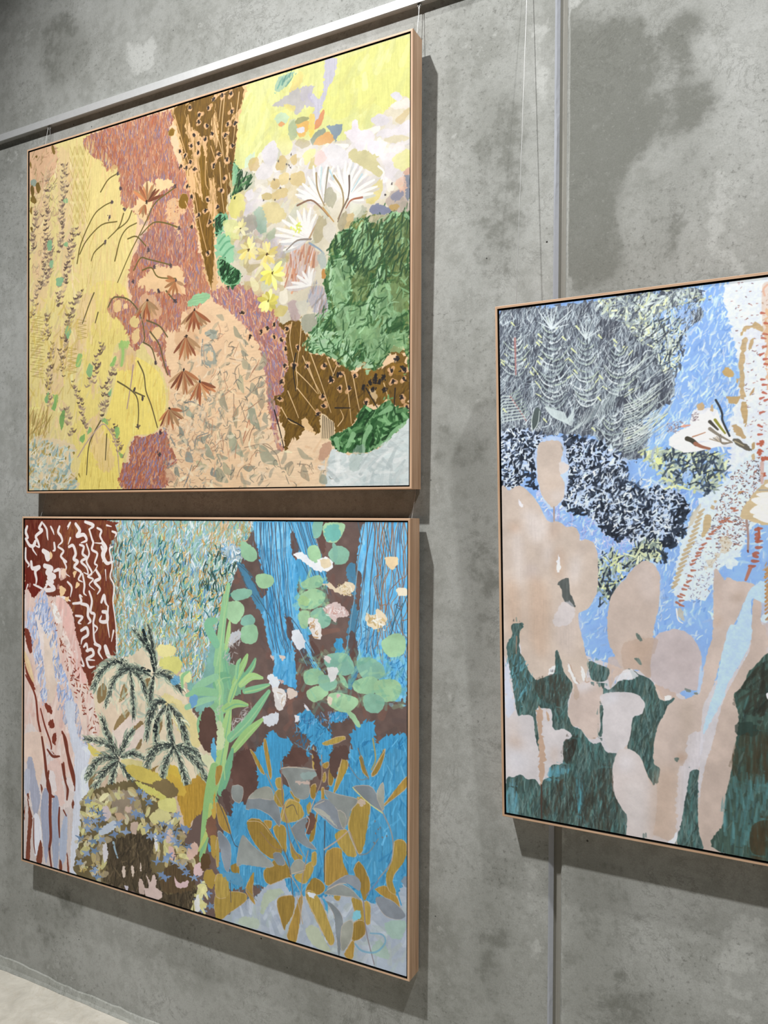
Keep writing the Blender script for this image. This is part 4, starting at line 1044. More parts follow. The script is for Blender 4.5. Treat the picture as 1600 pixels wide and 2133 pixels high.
K|725,1461 700,1532 661,1658 623,1747|7a6458 8b7668 a08c78 5e4e46 b09c80 c4ae8c|p=14 l=34 w=10 q=.35 j=1.1 a=.82
K|852,1627 802,1705 777,1795 746,1903 752,1972|7a6458 8b7668 a08c78 5e4e46 b09c80 c4ae8c|p=11 l=31 w=10 q=.35 j=1.1 a=.82
K|518,1815 544,1910 597,2033|7a6458 8b7668 a08c78 5e4e46 b09c80 c4ae8c|p=15 l=28 w=10 q=.35 j=1.1 a=.82
K|828,2008 878,2110 916,2229|7a6458 8b7668 a08c78 5e4e46 b09c80 c4ae8c|p=14 l=27 w=10 q=.35 j=1.1 a=.82
K|175,1176 189,1255 161,1368|7a6458 8b7668 a08c78 5e4e46 b09c80 c4ae8c|p=19 l=32 w=11 q=.35 j=1.1 a=.82
K|451,1697 491,1785 531,1825|7a6458 8b7668 a08c78 5e4e46 b09c80 c4ae8c|p=18 l=28 w=9 q=.35 j=1.1 a=.82
K|356,1833 397,1939 452,2055|7a6458 8b7668 a08c78 5e4e46 b09c80 c4ae8c|p=18 l=32 w=13 q=.35 j=1.1 a=.82
K|315,1535 342,1632|7a6458 8b7668 a08c78 5e4e46 b09c80 c4ae8c|p=19 l=28 w=8 q=.35 j=1.1 a=.82
F|-323,938 -322,939 -322,940|8a7a40 a89048 7a6c34|n=1 l=3.6 w=3.6 g=0 j=1
P|517,1497 544,1518 517,1590 477,1577 497,1513|8fbf74|r=2.3 a=.9
P|246,1769 301,1782 274,1875 232,1863 260,1817|84b86a|r=2.4 a=.9
P|162,1792 204,1747 190,1823|86b878|r=2.4 a=.9
P|889,1467 988,1459 963,1519 939,1607 890,1621 902,1541|a5c976|r=2.2 a=.9
P|827,1580 865,1547 852,1609 808,1614|8fc06c|r=2.3 a=.9
P|518,2086 571,2060 558,2116 532,2115|82b46c|r=2.3 a=.9
P|636,2035 597,2061 610,2015|88ba74|r=2.3 a=.9
P|369,1341 396,1296 436,1339 396,1382|8cbd8a|r=2.4 a=.9
P|853,2036 891,2029 891,2083 866,2100|8fbf74|r=2.3 a=.9
P|316,1935 356,1880 370,1938 343,2022 323,1992|7aa860|r=2.4 a=.9
P|891,2192 928,2220 904,2237|90b86a|r=2.3 a=.9
P|609,1579 648,1610 623,1673 583,1633|8fbd84|r=2.3 a=.9
P|733,1975 790,2006 765,1959|8cb876|r=2.3 a=.9
P|790,1796 827,1762 815,1815|86b684|r=2.3 a=.9
P|852,1527 988,1495 1049,1563 1013,1649 890,1648 852,1609 877,1566|e4bc98|r=6.4 a=.65
S|914,1461 927,1534 914,1614|a5c976|x=29 y=22
P|353,407 394,405 394,433 360,427|97c08c|r=2.4 a=.9
P|354,711 395,707 395,736 367,732|8fbf8a|r=2.4 a=.9
P|188,675 230,672 230,739 195,734|84b88e|r=2.4 a=.9
P|286,948 354,957 327,1010 286,995|8abf94|r=2.4 a=.9
P|216,814 251,819 244,865 216,861|93c096|r=2.4 a=.9
P|9,208 59,208 81,251 31,251|97a89c|r=2.4 a=.9
P|9,266 31,241 52,294 31,338|7d6530|r=1.4 m=.15
P|66,248 95,234 116,287 88,310|7d6530|r=1.4 m=.15
P|9,344 45,322 74,366 52,381|7d6530|r=1.4 m=.15
P|2,421 24,396 24,454|7d6530|r=1.4 m=.15
P|10,549 31,543 31,582|7d6530|r=1.4 m=.15
P|228,11 249,6 270,58 249,63|7d6530|r=1.4 m=.15
P|1,79 16,73 16,121|7d6530|r=1.4 m=.15
P|59,43 80,37 80,57|7d6530|r=1.4 m=.15
S|413,41 447,114 460,56 485,120 507,52|b09a4e|x=5 s=0 a=.6
S|413,121 447,194 461,136 485,200 507,131|b09a4e|x=5 s=0 a=.6
S|414,201 447,274 461,216 485,279 507,211|b09a4e|x=5 s=0 a=.6
S|414,282 448,354 461,295 485,359 508,290|b09a4e|x=5 s=0 a=.6
S|414,362 448,434 461,375 485,439 508,370|b09a4e|x=5 s=0 a=.6
S|414,442 448,514 461,455 485,518 508,449|b09a4e|x=5 s=0 a=.6
S|414,522 448,594 461,535 486,598 508,529|b09a4e|x=5 s=0 a=.6
S|467,53 501,125 514,67 538,131 560,63|b09a4e|x=5 s=0 a=.6
S|467,132 501,205 514,147 538,211 560,142|b09a4e|x=5 s=0 a=.6
S|467,212 501,284 514,226 538,290 560,222|b09a4e|x=5 s=0 a=.6
S|468,292 501,364 514,306 538,369 560,301|b09a4e|x=5 s=0 a=.6
S|468,372 501,444 514,385 538,448 561,380|b09a4e|x=5 s=0 a=.6
S|468,452 501,523 515,465 539,528 561,459|b09a4e|x=5 s=0 a=.6
S|468,531 502,603 515,544 539,607 561,538|b09a4e|x=5 s=0 a=.6
S|520,64 553,136 566,79 590,142 612,75|b09a4e|x=5 s=0 a=.6
S|520,144 554,216 567,158 590,221 612,153|b09a4e|x=5 s=0 a=.6
S|521,223 554,295 567,237 591,300 613,232|b09a4e|x=5 s=0 a=.6
S|521,302 554,374 567,316 591,379 613,311|b09a4e|x=5 s=0 a=.6
S|521,382 554,453 567,395 591,458 613,390|b09a4e|x=5 s=0 a=.6
S|521,461 554,532 567,474 591,537 613,469|b09a4e|x=5 s=0 a=.6
S|521,541 555,612 568,553 591,616 613,547|b09a4e|x=5 s=0 a=.6
S|11,1177 147,1207 26,1213 161,1240|a6924e|x=5.2 s=0 a=.65
S|11,1228 147,1257 26,1263 161,1290|a6924e|x=5.2 s=0 a=.65
S|11,1279 147,1307 26,1314 161,1341|a6924e|x=5.2 s=0 a=.65
S|11,1329 147,1358 26,1365 161,1391|a6924e|x=5.2 s=0 a=.65
S|11,1380 147,1408 26,1416 161,1441|a6924e|x=5.2 s=0 a=.65
S|12,1431 147,1458 26,1466 162,1491|a6924e|x=5.2 s=0 a=.65
S|12,1482 147,1508 26,1517 162,1541|a6924e|x=5.2 s=0 a=.65
S|12,1532 148,1558 26,1568 162,1591|a6924e|x=5.2 s=0 a=.65
S|12,1583 148,1608 26,1618 162,1641|a6924e|x=5.2 s=0 a=.65
S|396,1448 490,1466 403,1473|a48f44|x=5 s=0 a=.6
S|396,1480 490,1498 403,1505|a48f44|x=5 s=0 a=.6
S|396,1512 490,1530 403,1537|a48f44|x=5 s=0 a=.6
S|396,1544 491,1562 403,1569|a48f44|x=5 s=0 a=.6
S|397,1576 491,1594 403,1601|a48f44|x=5 s=0 a=.6
S|397,1608 491,1625 403,1634|a48f44|x=5 s=0 a=.6
S|490,1260 582,1283 497,1287|a39048|x=4.7 s=0 a=.6
S|490,1288 583,1311 497,1315|a39048|x=4.7 s=0 a=.6
S|490,1316 583,1339 497,1343|a39048|x=4.7 s=0 a=.6
S|490,1344 583,1367 497,1371|a39048|x=4.7 s=0 a=.6
S|490,1372 583,1395 497,1399|a39048|x=4.7 s=0 a=.6
F|4,1127 258,1110 530,1330 478,1699 120,1867 5,1762|d2b458 e6cf70 cbb060 f3e08a|n=140 l=89 w=17 g=75 j=30 a=.4 c=0
F|5,1879 176,1870 233,1969 120,2109 6,2085|b39a58 caa868 a08c50|n=90 l=90 w=9 g=70 j=15 a=.7 c=0
P|13,2085 288,2086 479,2150 425,2261 479,2357 479,2432 7,2436|e8d3b2|a=.8 r=6.8
F|9,2075 288,2115 479,2169 425,2290 493,2432 9,2437|a9c0b6 c9d4c6 8fb0b4 b8a05c e9dcc0 9ab8bc d3dcc8 b59e58|n=260 l=48 w=20 g=45 j=45 a=.75
F|9,2173 289,2143 425,2290 399,2431 9,2437|f3ead6 efe4cc|n=60 l=55 w=10 g=40 j=50 a=.8
B|459,2187|94823e|o=14
B|512,2339|94823e|o=14
B|486,2366|94823e|o=14
B|411,2143|94823e|o=14
B|378,2222|94823e|o=14
B|219,2189|94823e|o=15
B|107,2379|94823e|o=15
F|342,13 603,20 898,326 1029,670 952,1104 900,1387 629,1392 440,904|f0cc98 f4d8a2 e6c088 f6e29a e8cf86|n=260 l=85 w=16 g=86 j=10 a=.4
F|438,101 674,675 629,1194 856,1415 536,1581 440,904|c9ac58 b79c50 d9bf70|n=70 l=79 w=5 g=80 j=14 a=.6 c=0
F|584,2048 902,1998 858,2416 562,2412|c3a648 d8be62 b08f40|n=70 l=72 w=5.2 g=88 j=8 a=.5
F|953,1552 1305,1708 1305,1956 989,2066|e3c064 f7e694|n=80 l=69 w=13 g=86 j=10 a=.4
S|716,418 786,349 868,325|716434|x=11 y=8
S|489,872 528,738 646,572 736,523 818,506|716434|x=11 y=8
S|515,811 581,728 723,645 869,646|716434|x=11 y=8
S|930,603 887,686 787,747|716434|x=11 y=8
S|1004,598 961,662 862,704|716434|x=11 y=8
S|749,773 659,819 627,874|716434|x=11 y=8
S|850,907 900,769 961,707 1047,686|716434|x=11 y=8
S|1374,516 1213,582 1142,675 1071,770 986,882 876,1055|716434|x=10 y=8
S|1398,771 1295,727 1190,710 1083,772|716434|x=10 y=8
S|968,778 1047,775 1131,850|716434|x=10 y=8
S|1023,994 1083,923 1155,942 1341,1004|716434|x=10 y=8
S|1101,1005 1179,999 1237,1068 1387,1098|716434|x=10 y=8
B|874,326 899,430 824,507 799,603 937,577 762,765 1380,508 1415,782 1155,880 1347,1010 1202,998 1387,1115 1017,1070|574a4e|o=18
S|654,1098 608,1171 543,1294|6d6240|x=12 y=9
S|693,1236 667,1303|6d6240|x=12 y=9
S|788,1211 826,1161 876,1153 987,1190 1084,1299 1120,1437 1115,1471|6d6240|x=11 y=9
S|1132,1336 1250,1388 1319,1466|6d6240|x=11 y=9
S|1109,1480 1180,1522 1215,1604|6d6240|x=11 y=9
S|1168,1415 1250,1511 1285,1619 1320,1709|6d6240|x=11 y=9
S|1061,1600 1115,1693 1133,1801 1181,1901 1234,2045|6d6240|x=11 y=9
S|1019,1623 1001,1738 964,1906|b59a90|x=11 y=9
S|877,1720 976,1772 1049,1831 1068,1921 1062,2019|6d6240|x=11 y=9
S|1037,1803 1121,1836|6d6240|x=11 y=9
S|720,1975 650,2064 604,2155 585,2340|6d6240|x=12 y=9
S|778,2069 765,2243|6d6240|x=11 y=9
S|1307,1168 1365,1227|6d6240|x=11 y=9
S|499,2216 597,2108 727,2003 790,2033 866,2146 898,2364|bfa699|x=10 y=6.5
B|1243,1160 1382,1243 1215,1622 1062,2028 1031,1785 1104,1852 1257,2081 1252,2221|4a4044|o=19
P|1084,1175 1214,1191 1273,1303 1215,1341 1096,1310|e6bd94|r=4.7 a=.7
P|1388,1447 1545,1463 1589,1586 1422,1588|e0b48a|r=6.1 a=.6
D|1144,1209 1544,1322 1478,1477 1456,1690|a0603f b9784f 8d5138 c39a70 b88f66|n=13 l=135 w=22 A=272 S=125 E=14
D|1589,1773 1338,1928|a0603f b9784f 8d5138 c39a70 b88f66|n=12 l=128 w=21 A=280 S=130 E=12
D|1544,1318 1144,1209|c0a078 a58560 a0603f|n=5 l=93 w=18 A=270 S=120 E=0
D|1136,564|a0603f b9784f 8d5138 c39a70 b88f66|n=13 l=132 w=22 A=75 S=160 E=16
D|1124,575|a0603f b9784f 8d5138 c39a70 b88f66|n=5 l=82 w=19 A=240 S=80 E=0
D|1387,1115|c08a5a b0744a cfa077|n=8 l=92 w=22 A=240 S=200 E=0
'''
painting('framed_painting', 'large floral painting in yellows, orange, brown and green, oak frame, above the blue garden painting',
         (-2.43842, -0.08780, 3.01746), (0.00000, -0.99980, -0.02016), (1.00000, 0.00001, -0.00072), (0.00072, -0.02016, 0.99980), 1.5445, 1.2425, OPS_1, 'f3d0a8', 11, (0.77, 0.765, 0.755))

OPS_2 = '''
P|1821,-14 3083,-20 3089,2464 1717,2586 1712,933|685650|s=0 t=b m=.14
F|1931,14 3055,6 3058,1574 1937,1952|75534a 5e524e 565150 805a4c 675855|n=260 l=82 w=38 g=80 j=50 a=.4
P|628,972 1500,893 1560,1248 1562,1907 1159,1983 586,1959|c8b29a|t=b m=.08
P|1500,863 1823,747 1842,979 1769,1222 1598,1183|7aa79c|r=4.4 t=b m=.1
P|877,-10 2002,-15 2010,71 1974,130 1949,231 1913,276 1859,409 1786,603 1711,756 1636,1000 1578,1021 1481,955 1361,921 1238,886 898,948 878,470 842,183|93b3b0|r=3 t=v m=.08
F|877,-10 2002,-15 2010,71 1974,130 1949,231 1913,276 1859,409 1786,603 1711,756 1636,1000 1578,1021 1481,955 1361,921 1238,886 898,948 878,470 842,183|5f9a98 7fb0a8 a8c6d0 c4d4d8 6f94a8 8fb59a 4f8a84 b4c8c4 7d9cb4 d8e0de|n=1500 l=51 w=10 g=80 j=22 b=.12 a=.85
F|877,-10 2002,-15 2010,71 1974,130 1949,231 1913,276 1859,409 1786,603 1711,756 1636,1000 1578,1021 1481,955 1361,921 1238,886 898,948 878,470 842,183|8fb48c a3bf8e 6fa08c 5d8f9c 86a6c4 b7c88e|n=700 l=42 w=9 g=82 j=18 b=.15 a=.8
F|877,-10 2002,-15 2010,71 1974,130 1949,231 1913,276 1859,409 1786,603 1711,756 1636,1000 1578,1021 1481,955 1361,921 1238,886 898,948 878,470 842,183|e4e6e2 c9d8e0 eef0ee b7cbe0|n=600 l=45 w=7.2 g=75 j=25 b=.15 a=.85
F|877,-10 2002,-15 2010,71 1974,130 1949,231 1913,276 1859,409 1786,603 1711,756 1636,1000 1578,1021 1481,955 1361,921 1238,886 898,948 878,470 842,183|b28a4c c79a58 a97b40 d0a768|n=800 l=48 w=6 g=82 j=18 b=.3 a=.9
F|895,86 1276,50 1634,315 1822,279 1859,511 1635,732 1237,608 896,373|1f5a5c 2c4a4c 23605a 4f7fae 2f6d78|n=190 l=46 w=10 g=75 j=25 b=.1 a=.85
F|1153,301 1821,162 1786,574 1559,888 1154,613|d8cf5c e3dc88 c9b44a|n=50 l=36 w=7.2 g=70 j=30 b=.3
F|1709,-13 2002,-15 1949,188 1822,249 1709,135|d8b58c c79a6c e0c8a8 b8a070 8aa07a|n=130 l=44 w=7 g=80 j=25 b=.25 a=.85
F|1709,164 1858,161 1913,247 1822,425 1634,404|2c4a48 26403c 3c6a66 cfd4c8 4a5c50|n=90 l=50 w=10 g=85 j=20 b=.15
P|1810,167 1882,140 1944,180 1934,229 1872,255 1810,216|a8c0d0|r=4.4 a=.7
F|1789,142 1933,156 1934,237 1810,257|dfe6ea 6f9cc0 8fb4cc 5a7f94|n=30 l=47 w=9 g=40 j=60 b=.3
P|-13,13 853,7 890,43 915,97 853,161 848,269 866,304 842,395 879,457 867,538 893,645 905,788 900,896 869,898 794,950 731,1001 693,1078 655,1146 628,1066 563,998 576,905 523,789 496,651 442,580 361,547 237,534 196,489 97,580 -3,585|70392a|r=3.3 t=v m=.16
F|-13,13 207,11 210,497 -10,566|5a2018 642a1c|n=150 l=89 w=20 g=85 j=15 a=.5
F|331,11 878,7 893,735 575,757 414,394|7d4a2c 80502f 653320 8a5a34|n=240 l=78 w=16 g=85 j=18 a=.5
P|-4,362 195,384 182,499 112,569 -3,556|6d1f18|a=.6 r=3.4 t=v m=.1
S|24,51 9,90 31,129 10,134|e3dad6|x=21 z=25 y=8
S|179,21 152,60 180,78 117,118 138,156 152,194 110,185|e3dad6|x=20 z=24 y=8
S|194,30 228,68 236,116 243,144|e3dad6|x=15 z=18 y=6.1
S|270,49 291,77 305,105|e3dad6|x=14 z=16 y=5.4
S|359,48 345,86 373,114 386,151 346,180|e3dad6|x=18 z=22 y=7.4
S|440,47 466,19 440,66|e3dad6|x=12 z=14 y=4.7
S|519,28 559,74 533,111 598,101 625,138 573,157|e3dad6|x=23 z=28 y=9
S|611,13 689,36 650,64|e3dad6|x=20 z=24 y=7.8
S|727,54 765,72 753,108 778,153 702,155|e3dad6|x=15 z=18 y=5.8
S|815,35 859,43|e3dad6|x=14 z=17 y=5.8
S|866,75 903,88 890,115|e3dad6|x=14 z=17 y=5.8
S|10,139 53,186 96,185 110,156 82,205 124,252|e3dad6|x=21 z=25 y=8
S|305,162 312,209 291,219|e3dad6|x=17 z=20 y=6.7
S|10,206 10,284 46,322 32,341|e3dad6|x=16 z=19 y=6.2
S|194,221 250,249 236,277 208,231|e3dad6|x=34 z=41 y=14
S|68,302 82,349 153,337 111,368 125,425 118,463|e3dad6|x=24 z=29 y=10
S|346,190 400,217 373,255 427,291 400,282 428,328 414,366 461,392|e3dad6|x=15 z=18 y=6
S|467,126 447,169|e3dad6|x=17 z=20 y=6.6
S|454,187 494,177 520,232 501,270 540,287 507,325 573,360 547,407 587,424|e3dad6|x=20 z=24 y=7.9
S|560,171 599,184 586,231 625,257 573,286 625,322 639,367 600,359|e3dad6|x=16 z=20 y=6.6
S|650,64 676,128 689,155 677,201 728,227 703,292 728,309 690,356|e3dad6|x=15 z=18 y=5.9
S|625,165 651,229 625,285 677,356 639,385 690,402 652,440 703,474|e3dad6|x=13 z=16 y=5.2
S|778,153 804,189 779,235 816,288 866,277|e3dad6|x=29 z=35 y=12
S|766,181 791,225 779,280|e3dad6|x=19 z=23 y=7.7
S|715,337 754,390 703,419 754,463 729,500|e3dad6|x=19 z=23 y=7.8
S|804,334 811,406|e3dad6|x=11 z=14 y=4.5
S|209,326 278,343 237,373 306,398 251,410 292,437 223,459|e3dad6|x=34 z=40 y=14
S|306,361 360,349 360,406|e3dad6|x=20 z=24 y=8
S|587,369 606,442 600,497 626,515|e3dad6|x=15 z=18 y=5.9
S|441,430 482,466 469,532|e3dad6|x=15 z=18 y=6
S|495,577 574,563 561,518 587,526|e3dad6|x=16 z=20 y=6.6
S|767,553 792,506 805,551 830,577|e3dad6|x=19 z=23 y=7.7
S|652,486 678,549 665,623 704,639 691,703 730,728 704,766|e3dad6|x=16 z=20 y=6.5
S|574,573 639,587 640,652 666,687 640,707|e3dad6|x=20 z=24 y=7.8
S|780,616 818,622 818,677 755,681 768,644|e3dad6|x=23 z=27 y=9
S|830,577 824,676 843,783|e3dad6|x=14 z=17 y=5.8
S|881,736 862,809|e3dad6|x=16 z=19 y=6.4
S|522,659 588,664 549,704 575,711|e3dad6|x=15 z=18 y=5.9
S|575,757 627,735 640,780 588,812 575,850|e3dad6|x=20 z=24 y=7.9
S|602,866 628,845 641,900|e3dad6|x=16 z=20 y=6.5
S|628,891 679,878 692,913 628,947 705,949|e3dad6|x=20 z=23 y=7.8
S|705,839 756,853 743,891 781,933|e3dad6|x=19 z=23 y=7.8
S|806,849 831,901 856,926|e3dad6|x=32 z=38 y=13
S|576,942 602,995 563,989|e3dad6|x=13 z=16 y=5.2
S|628,956 654,999 705,990|e3dad6|x=16 z=20 y=6.5
S|691,712 705,821 756,844|e3dad6|x=15 z=18 y=5.8
S|33,467 4,527|e3dad6|x=14 z=16 y=5.5
S|347,538 415,544 469,560|e3dad6|x=20 z=24 y=8
S|237,439 306,483 210,497 237,458|e3dad6|x=27 z=32 y=11
S|97,464 182,489 210,507|e3dad6|x=14 z=16 y=5.4
P|264,220 291,257 264,277|e8c596|r=2
P|361,462 428,487 375,537|e8c596|r=2
P|494,363 527,353 508,400|e8c596|r=2
P|534,427 561,444 521,473|e8c596|r=2
P|11,391 4,449|e8c596|r=2.1
P|374,358 428,347 401,413|e8c596|r=2
P|415,544 455,533 442,571|e8c596|r=2
P|360,349 414,338 428,394 374,424|e6ccc0|a=.7 r=2.7
S|866,178 841,197 866,304 848,377 886,439 874,538 893,645 905,734 912,895|e8ded8|x=13 y=10
P|-6,605 97,561 196,489 237,534 361,537 442,580 496,651 523,789 576,905 563,998 628,1066 655,1146 732,1201 783,1341 733,1474 644,1670 658,1881 1,1993|d9c0b4|r=4 t=v m=.05
P|334,548 442,580 496,670 536,816 576,905 576,997 629,1084 577,1126 484,996 443,860 362,678|dfb4aa|r=3.3 a=.85
P|444,1140 629,1121 732,1201 745,1382 707,1478 578,1403 498,1274|dccabd|r=4.9 a=.7
F|-6,605 97,561 196,489 237,534 361,537 442,580 496,651 523,789 576,905 563,998 628,1066 655,1146 732,1201 783,1341 733,1474 644,1670 658,1881 1,1993|e6d8d0 ddb9ae d2b6ac e9dfda d3a79e|n=200 l=132 w=30 g=84 j=12 a=.4
P|112,637 210,593 280,778 349,962 336,1151 240,1114 155,883|e6ddd8|a=.7 r=3.4
P|211,783 294,834 363,1008 310,1249 241,1275 212,1069|d9c6b4|a=.8 r=3.4
F|196,489 265,609 335,774 363,961 444,1103 511,1263 445,1327 364,1289 309,1060 253,856 98,657 112,579|a9b8da 93a6cc bcc8e2 8494b8 c9d2e8|n=230 l=50 w=12 g=75 j=25 b=.1 a=.85
F|12,681 98,657 169,882 212,1069 241,1256 185,1282 128,1077 70,890 13,797|a9b8da 93a6cc bcc8e2 8494b8 c9d2e8|n=150 l=51 w=12 g=78 j=20 a=.85
F|364,1289 525,1252 578,1403 630,1507 708,1533 605,1565 526,1502 419,1423|a8b4cc 8792ac c3cadb|n=80 l=53 w=11 g=70 j=25 a=.8
P|418,1283 511,1263 525,1410 578,1514 682,1573 658,1881 501,1908 526,1688 473,1510|c9cfdb|r=3.3 t=v a=.95
P|539,1593 695,1571 645,1883 554,1899|d6dbe6|r=3.3 a=.8
F|293,512 416,769 523,946 629,1121 757,1289 707,1478 630,1397 525,1225 362,867 279,646|8a3f2e 9c5a44 6b2a20|n=95 l=26 w=10 g=60 j=60 a=.85
F|279,532 375,678 470,858 497,949 403,863 307,682|efe2da e8d5ca|n=40 l=47 w=27 g=60 j=60 a=.7
P|-2,798 49,795 85,927 49,949|7a3a2c|r=2.7
P|-1,954 43,1047 114,1203 86,1197 14,1088|7a3a2c|r=2.7
P|213,1297 282,1318 283,1365 241,1351|7a3a2c|r=2.7
P|255,1425 297,1401 310,1456 269,1462|7a3a2c|r=2.7
P|290,1525 331,1491 331,1567 304,1570|7a3a2c|r=2.7
P|81,1659 117,1692 124,1787|7a3a2c|r=2.7
P|-1,944 57,1016 100,1128 86,1158 14,1049|e2c89c|a=.9
S|14,1117 115,1251 144,1420 186,1549 215,1687 229,1809 271,1944|7a3a2c|x=14 z=20 y=9
S|171,1340 214,1450 284,1592 243,1664|7a3a2c|x=12 z=16 y=6.9
S|392,1474 433,1534 460,1679 514,1829|7a3a2c|x=17 z=23 y=10
S|407,1687 420,1797 434,1916|7a3a2c|x=15 z=21 y=9
S|243,1664 284,1630 339,1660|7a3a2c|x=10 z=14 y=6
S|392,1483 419,1498|7a3a2c|x=13 z=19 y=8
P|-1,1546 172,1523 527,1883 580,2022 530,2429 3,2446|d6ccc8|r=3.4 t=v a=.85
P|2,1546 214,1517 215,1708 146,1890 74,1777 3,1730|e0c6b4|a=.8 r=3.4
P|215,1755 366,1657 394,1803 421,1957 367,1985 285,1820|ddb8ac|a=.6 r=5
P|31,1735 88,1707 131,1845 174,1981 119,2115 75,1998|a3a6b6|r=2 t=v m=.06
P|202,1919 251,1901 258,2042 266,2230 232,2427 189,2188 175,2057|9a9fb2|r=2 t=v m=.06
P|299,1960 353,1941 368,2098 356,2401 315,2438 293,2225|9ba3b6|r=2 t=v m=.06
P|408,2072 448,2055 436,2328 383,2395 368,2248|a7b0c2|r=2 t=v m=.06
P|3,1817 60,1789 54,1954 11,1961|b4b8c6|r=2.1 t=v m=.06
P|104,2108 161,2108 190,2283 120,2393 105,2243|d9dae2|r=2 t=v m=.06
P|526,1587 644,1598 682,1619 632,1847 581,2059 543,2426 477,2431 501,2036|ccd0da|r=2 t=v m=.06
P|579,1745 644,1689 632,1866 580,1985|dbe0e8|r=2 t=v m=.06
P|434,1796 474,1781 514,1876 475,2004 448,1897|d0c4bf|a=.8 r=2.6
P|32,1967 62,2058 90,2130 70,2288 63,2434 20,2443 41,2216 47,2080|75402f|r=1.4 t=v m=.12
P|176,2267 197,2339 183,2437 134,2428 148,2349|75402f|r=1.4 t=v m=.12
P|369,2370 389,2375 396,2430 369,2436|75402f|r=1.3 t=v m=.12
P|443,2299 463,2378 463,2439 450,2437|75402f|r=1.3 t=v m=.12
P|11,2048 7,2165 1,2088|75402f|r=1.4 t=v m=.12
P|501,1925 514,1950 501,1990 488,1964|75402f|r=1.3 t=v m=.12
P|174,1876 195,1892 188,1940|75402f|r=1.4 t=v m=.12
P|32,1967 54,1963 54,2002|75402f|r=1.4 t=v m=.12
S|186,1540 215,1670 236,1799 271,1907 272,2078 280,2228 266,2316 287,2434|70392b|x=20 z=30 y=16
S|406,1492 433,1572 460,1652 507,1757 514,1858|70392b|x=20 z=30 y=16
S|393,1700 420,1789 448,1859 441,1935|70392b|x=18 z=27 y=15
S|257,1768 243,1874 285,1934 313,1938|70392b|x=15 z=23 y=12
S|367,2004 361,2099 368,2211|70392b|x=13 z=20 y=11
S|104,2127 105,2300 120,2374|70392b|x=7.5 z=11 y=6
S|242,1618 298,1657 366,1647|70392b|x=13 z=20 y=11
S|408,2016 435,2048|70392b|x=13 z=20 y=11
P|271,1766 312,1769 340,1877 312,1910 271,1841|e0d6d4|r=2.7
P|434,1796 487,1788 514,1867 461,1857|ded2ce|r=2.6
B|266,2311|3a1d18|o=14
S|581,2068 555,2257 536,2428|c9cfc0|x=13 y=16
S|619,2015 581,2114 555,2257|d8d69a|x=10 y=6.5
P|706,1040 832,938 1028,893 1194,800 1310,878 1480,1050 1535,1154 1644,1267 1751,1336 1751,1502 1624,1605 1126,1684 708,1660 644,1725 682,1554 758,1416 706,1250|d8c9ae|r=4.7 t=b m=.06
P|757,1199 956,1087 1077,1163 1089,1303 957,1444 834,1443 745,1345|d9c4ac|r=4.8 a=.8
P|871,1420 1029,1292 1149,1330 1138,1463 957,1533|dccbc0|r=3.8 a=.9
P|732,1156 795,1095 832,1172 745,1236|8a7550|r=1.9 t=b m=.1
P|932,1206 980,1076 1005,1153|8a7550|r=1.9 t=b m=.1
P|883,1400 920,1324 993,1252 1029,1275 945,1356|8a7550|r=1.9 t=b m=.1
P|1066,1358 1125,1307 1149,1321 1078,1375|8a7550|r=1.9 t=b m=.1
P|1148,1067 1206,1018 1207,1131 1184,1203|8a7550|r=1.9 t=b m=.1
P|657,1750 721,1658 696,1799 657,1833|8a7550|r=1.9 t=b m=.1
P|1173,1572 1196,1481 1254,1447 1208,1541|8a7550|r=1.9 t=b m=.1
P|1254,1317 1311,1266 1300,1354 1231,1407|8a7550|r=1.8 t=b m=.1
P|1357,1295 1402,1264 1391,1368|8a7550|r=1.8 t=b m=.1
P|1078,1498 1137,1419 1126,1482|8a7550|r=1.9 t=b m=.1
P|1402,1144 1436,1191 1379,1181|8a7550|r=1.8 t=b m=.1
P|1287,802 1412,792 1412,852 1310,878 1264,838|e3da98|r=3.1
P|1287,897 1423,859 1479,905 1424,979 1322,963|d2cf7c|r=3.7
P|1457,976 1534,943 1546,1001 1480,1024|dbdca0|r=3
P|643,1523 733,1556 784,1576 695,1598|cfc06a|r=3.2
P|1311,1119 1480,1143 1623,1270 1645,1367 1558,1430 1425,1295|d6c98c|r=4.5 a=.85
P|982,1610 1150,1593 1347,1658 1278,1703 1174,1729 1019,1657|c8b255|r=3.1
P|958,1578 1138,1568 1126,1614 994,1643|cfc48a|r=3.1
P|1174,1668 1347,1658 1449,1727 1359,1762 1197,1760|7a6a48|r=4.6
P|1174,1642 1278,1574 1197,1664|8d7340|r=3.1
P|1369,1560 1459,1580 1493,1739 1426,1722 1347,1649|cdb04a|r=3
P|1537,1652 1645,1568 1667,1709 1526,1733|b08c3c|r=4.5
F|706,1040 869,925 1028,929 1230,972 1469,1068 1311,1085 1195,1237 1029,1292 706,1131|b9c4ae 9fb2a4 d6cfb2|n=90 l=69 w=19 g=50 j=50 a=.6 c=0
W|1004,976 906,940 782,1005 693,1142|8fa08e a7b39c c9cdb4|n=34 l=72 w=16 g=40 a=.75
W|1028,973 894,1058 808,1247|8fa08e a7b39c c9cdb4|n=24 l=54 w=16 g=40 a=.75
W|1028,982 1053,1121 1065,1288|8fa08e a7b39c c9cdb4|n=26 l=57 w=16 g=40 a=.75
W|1016,983 1112,1018 1183,1151|8fa08e a7b39c c9cdb4|n=24 l=53 w=16 g=40 a=.75
W|1230,989 1345,987 1469,1068|8fa08e a7b39c c9cdb4|n=28 l=68 w=15 g=40 a=.75
W|1253,970 1206,843 1075,722|8fa08e a7b39c c9cdb4|n=34 l=65 w=16 g=40 a=.75
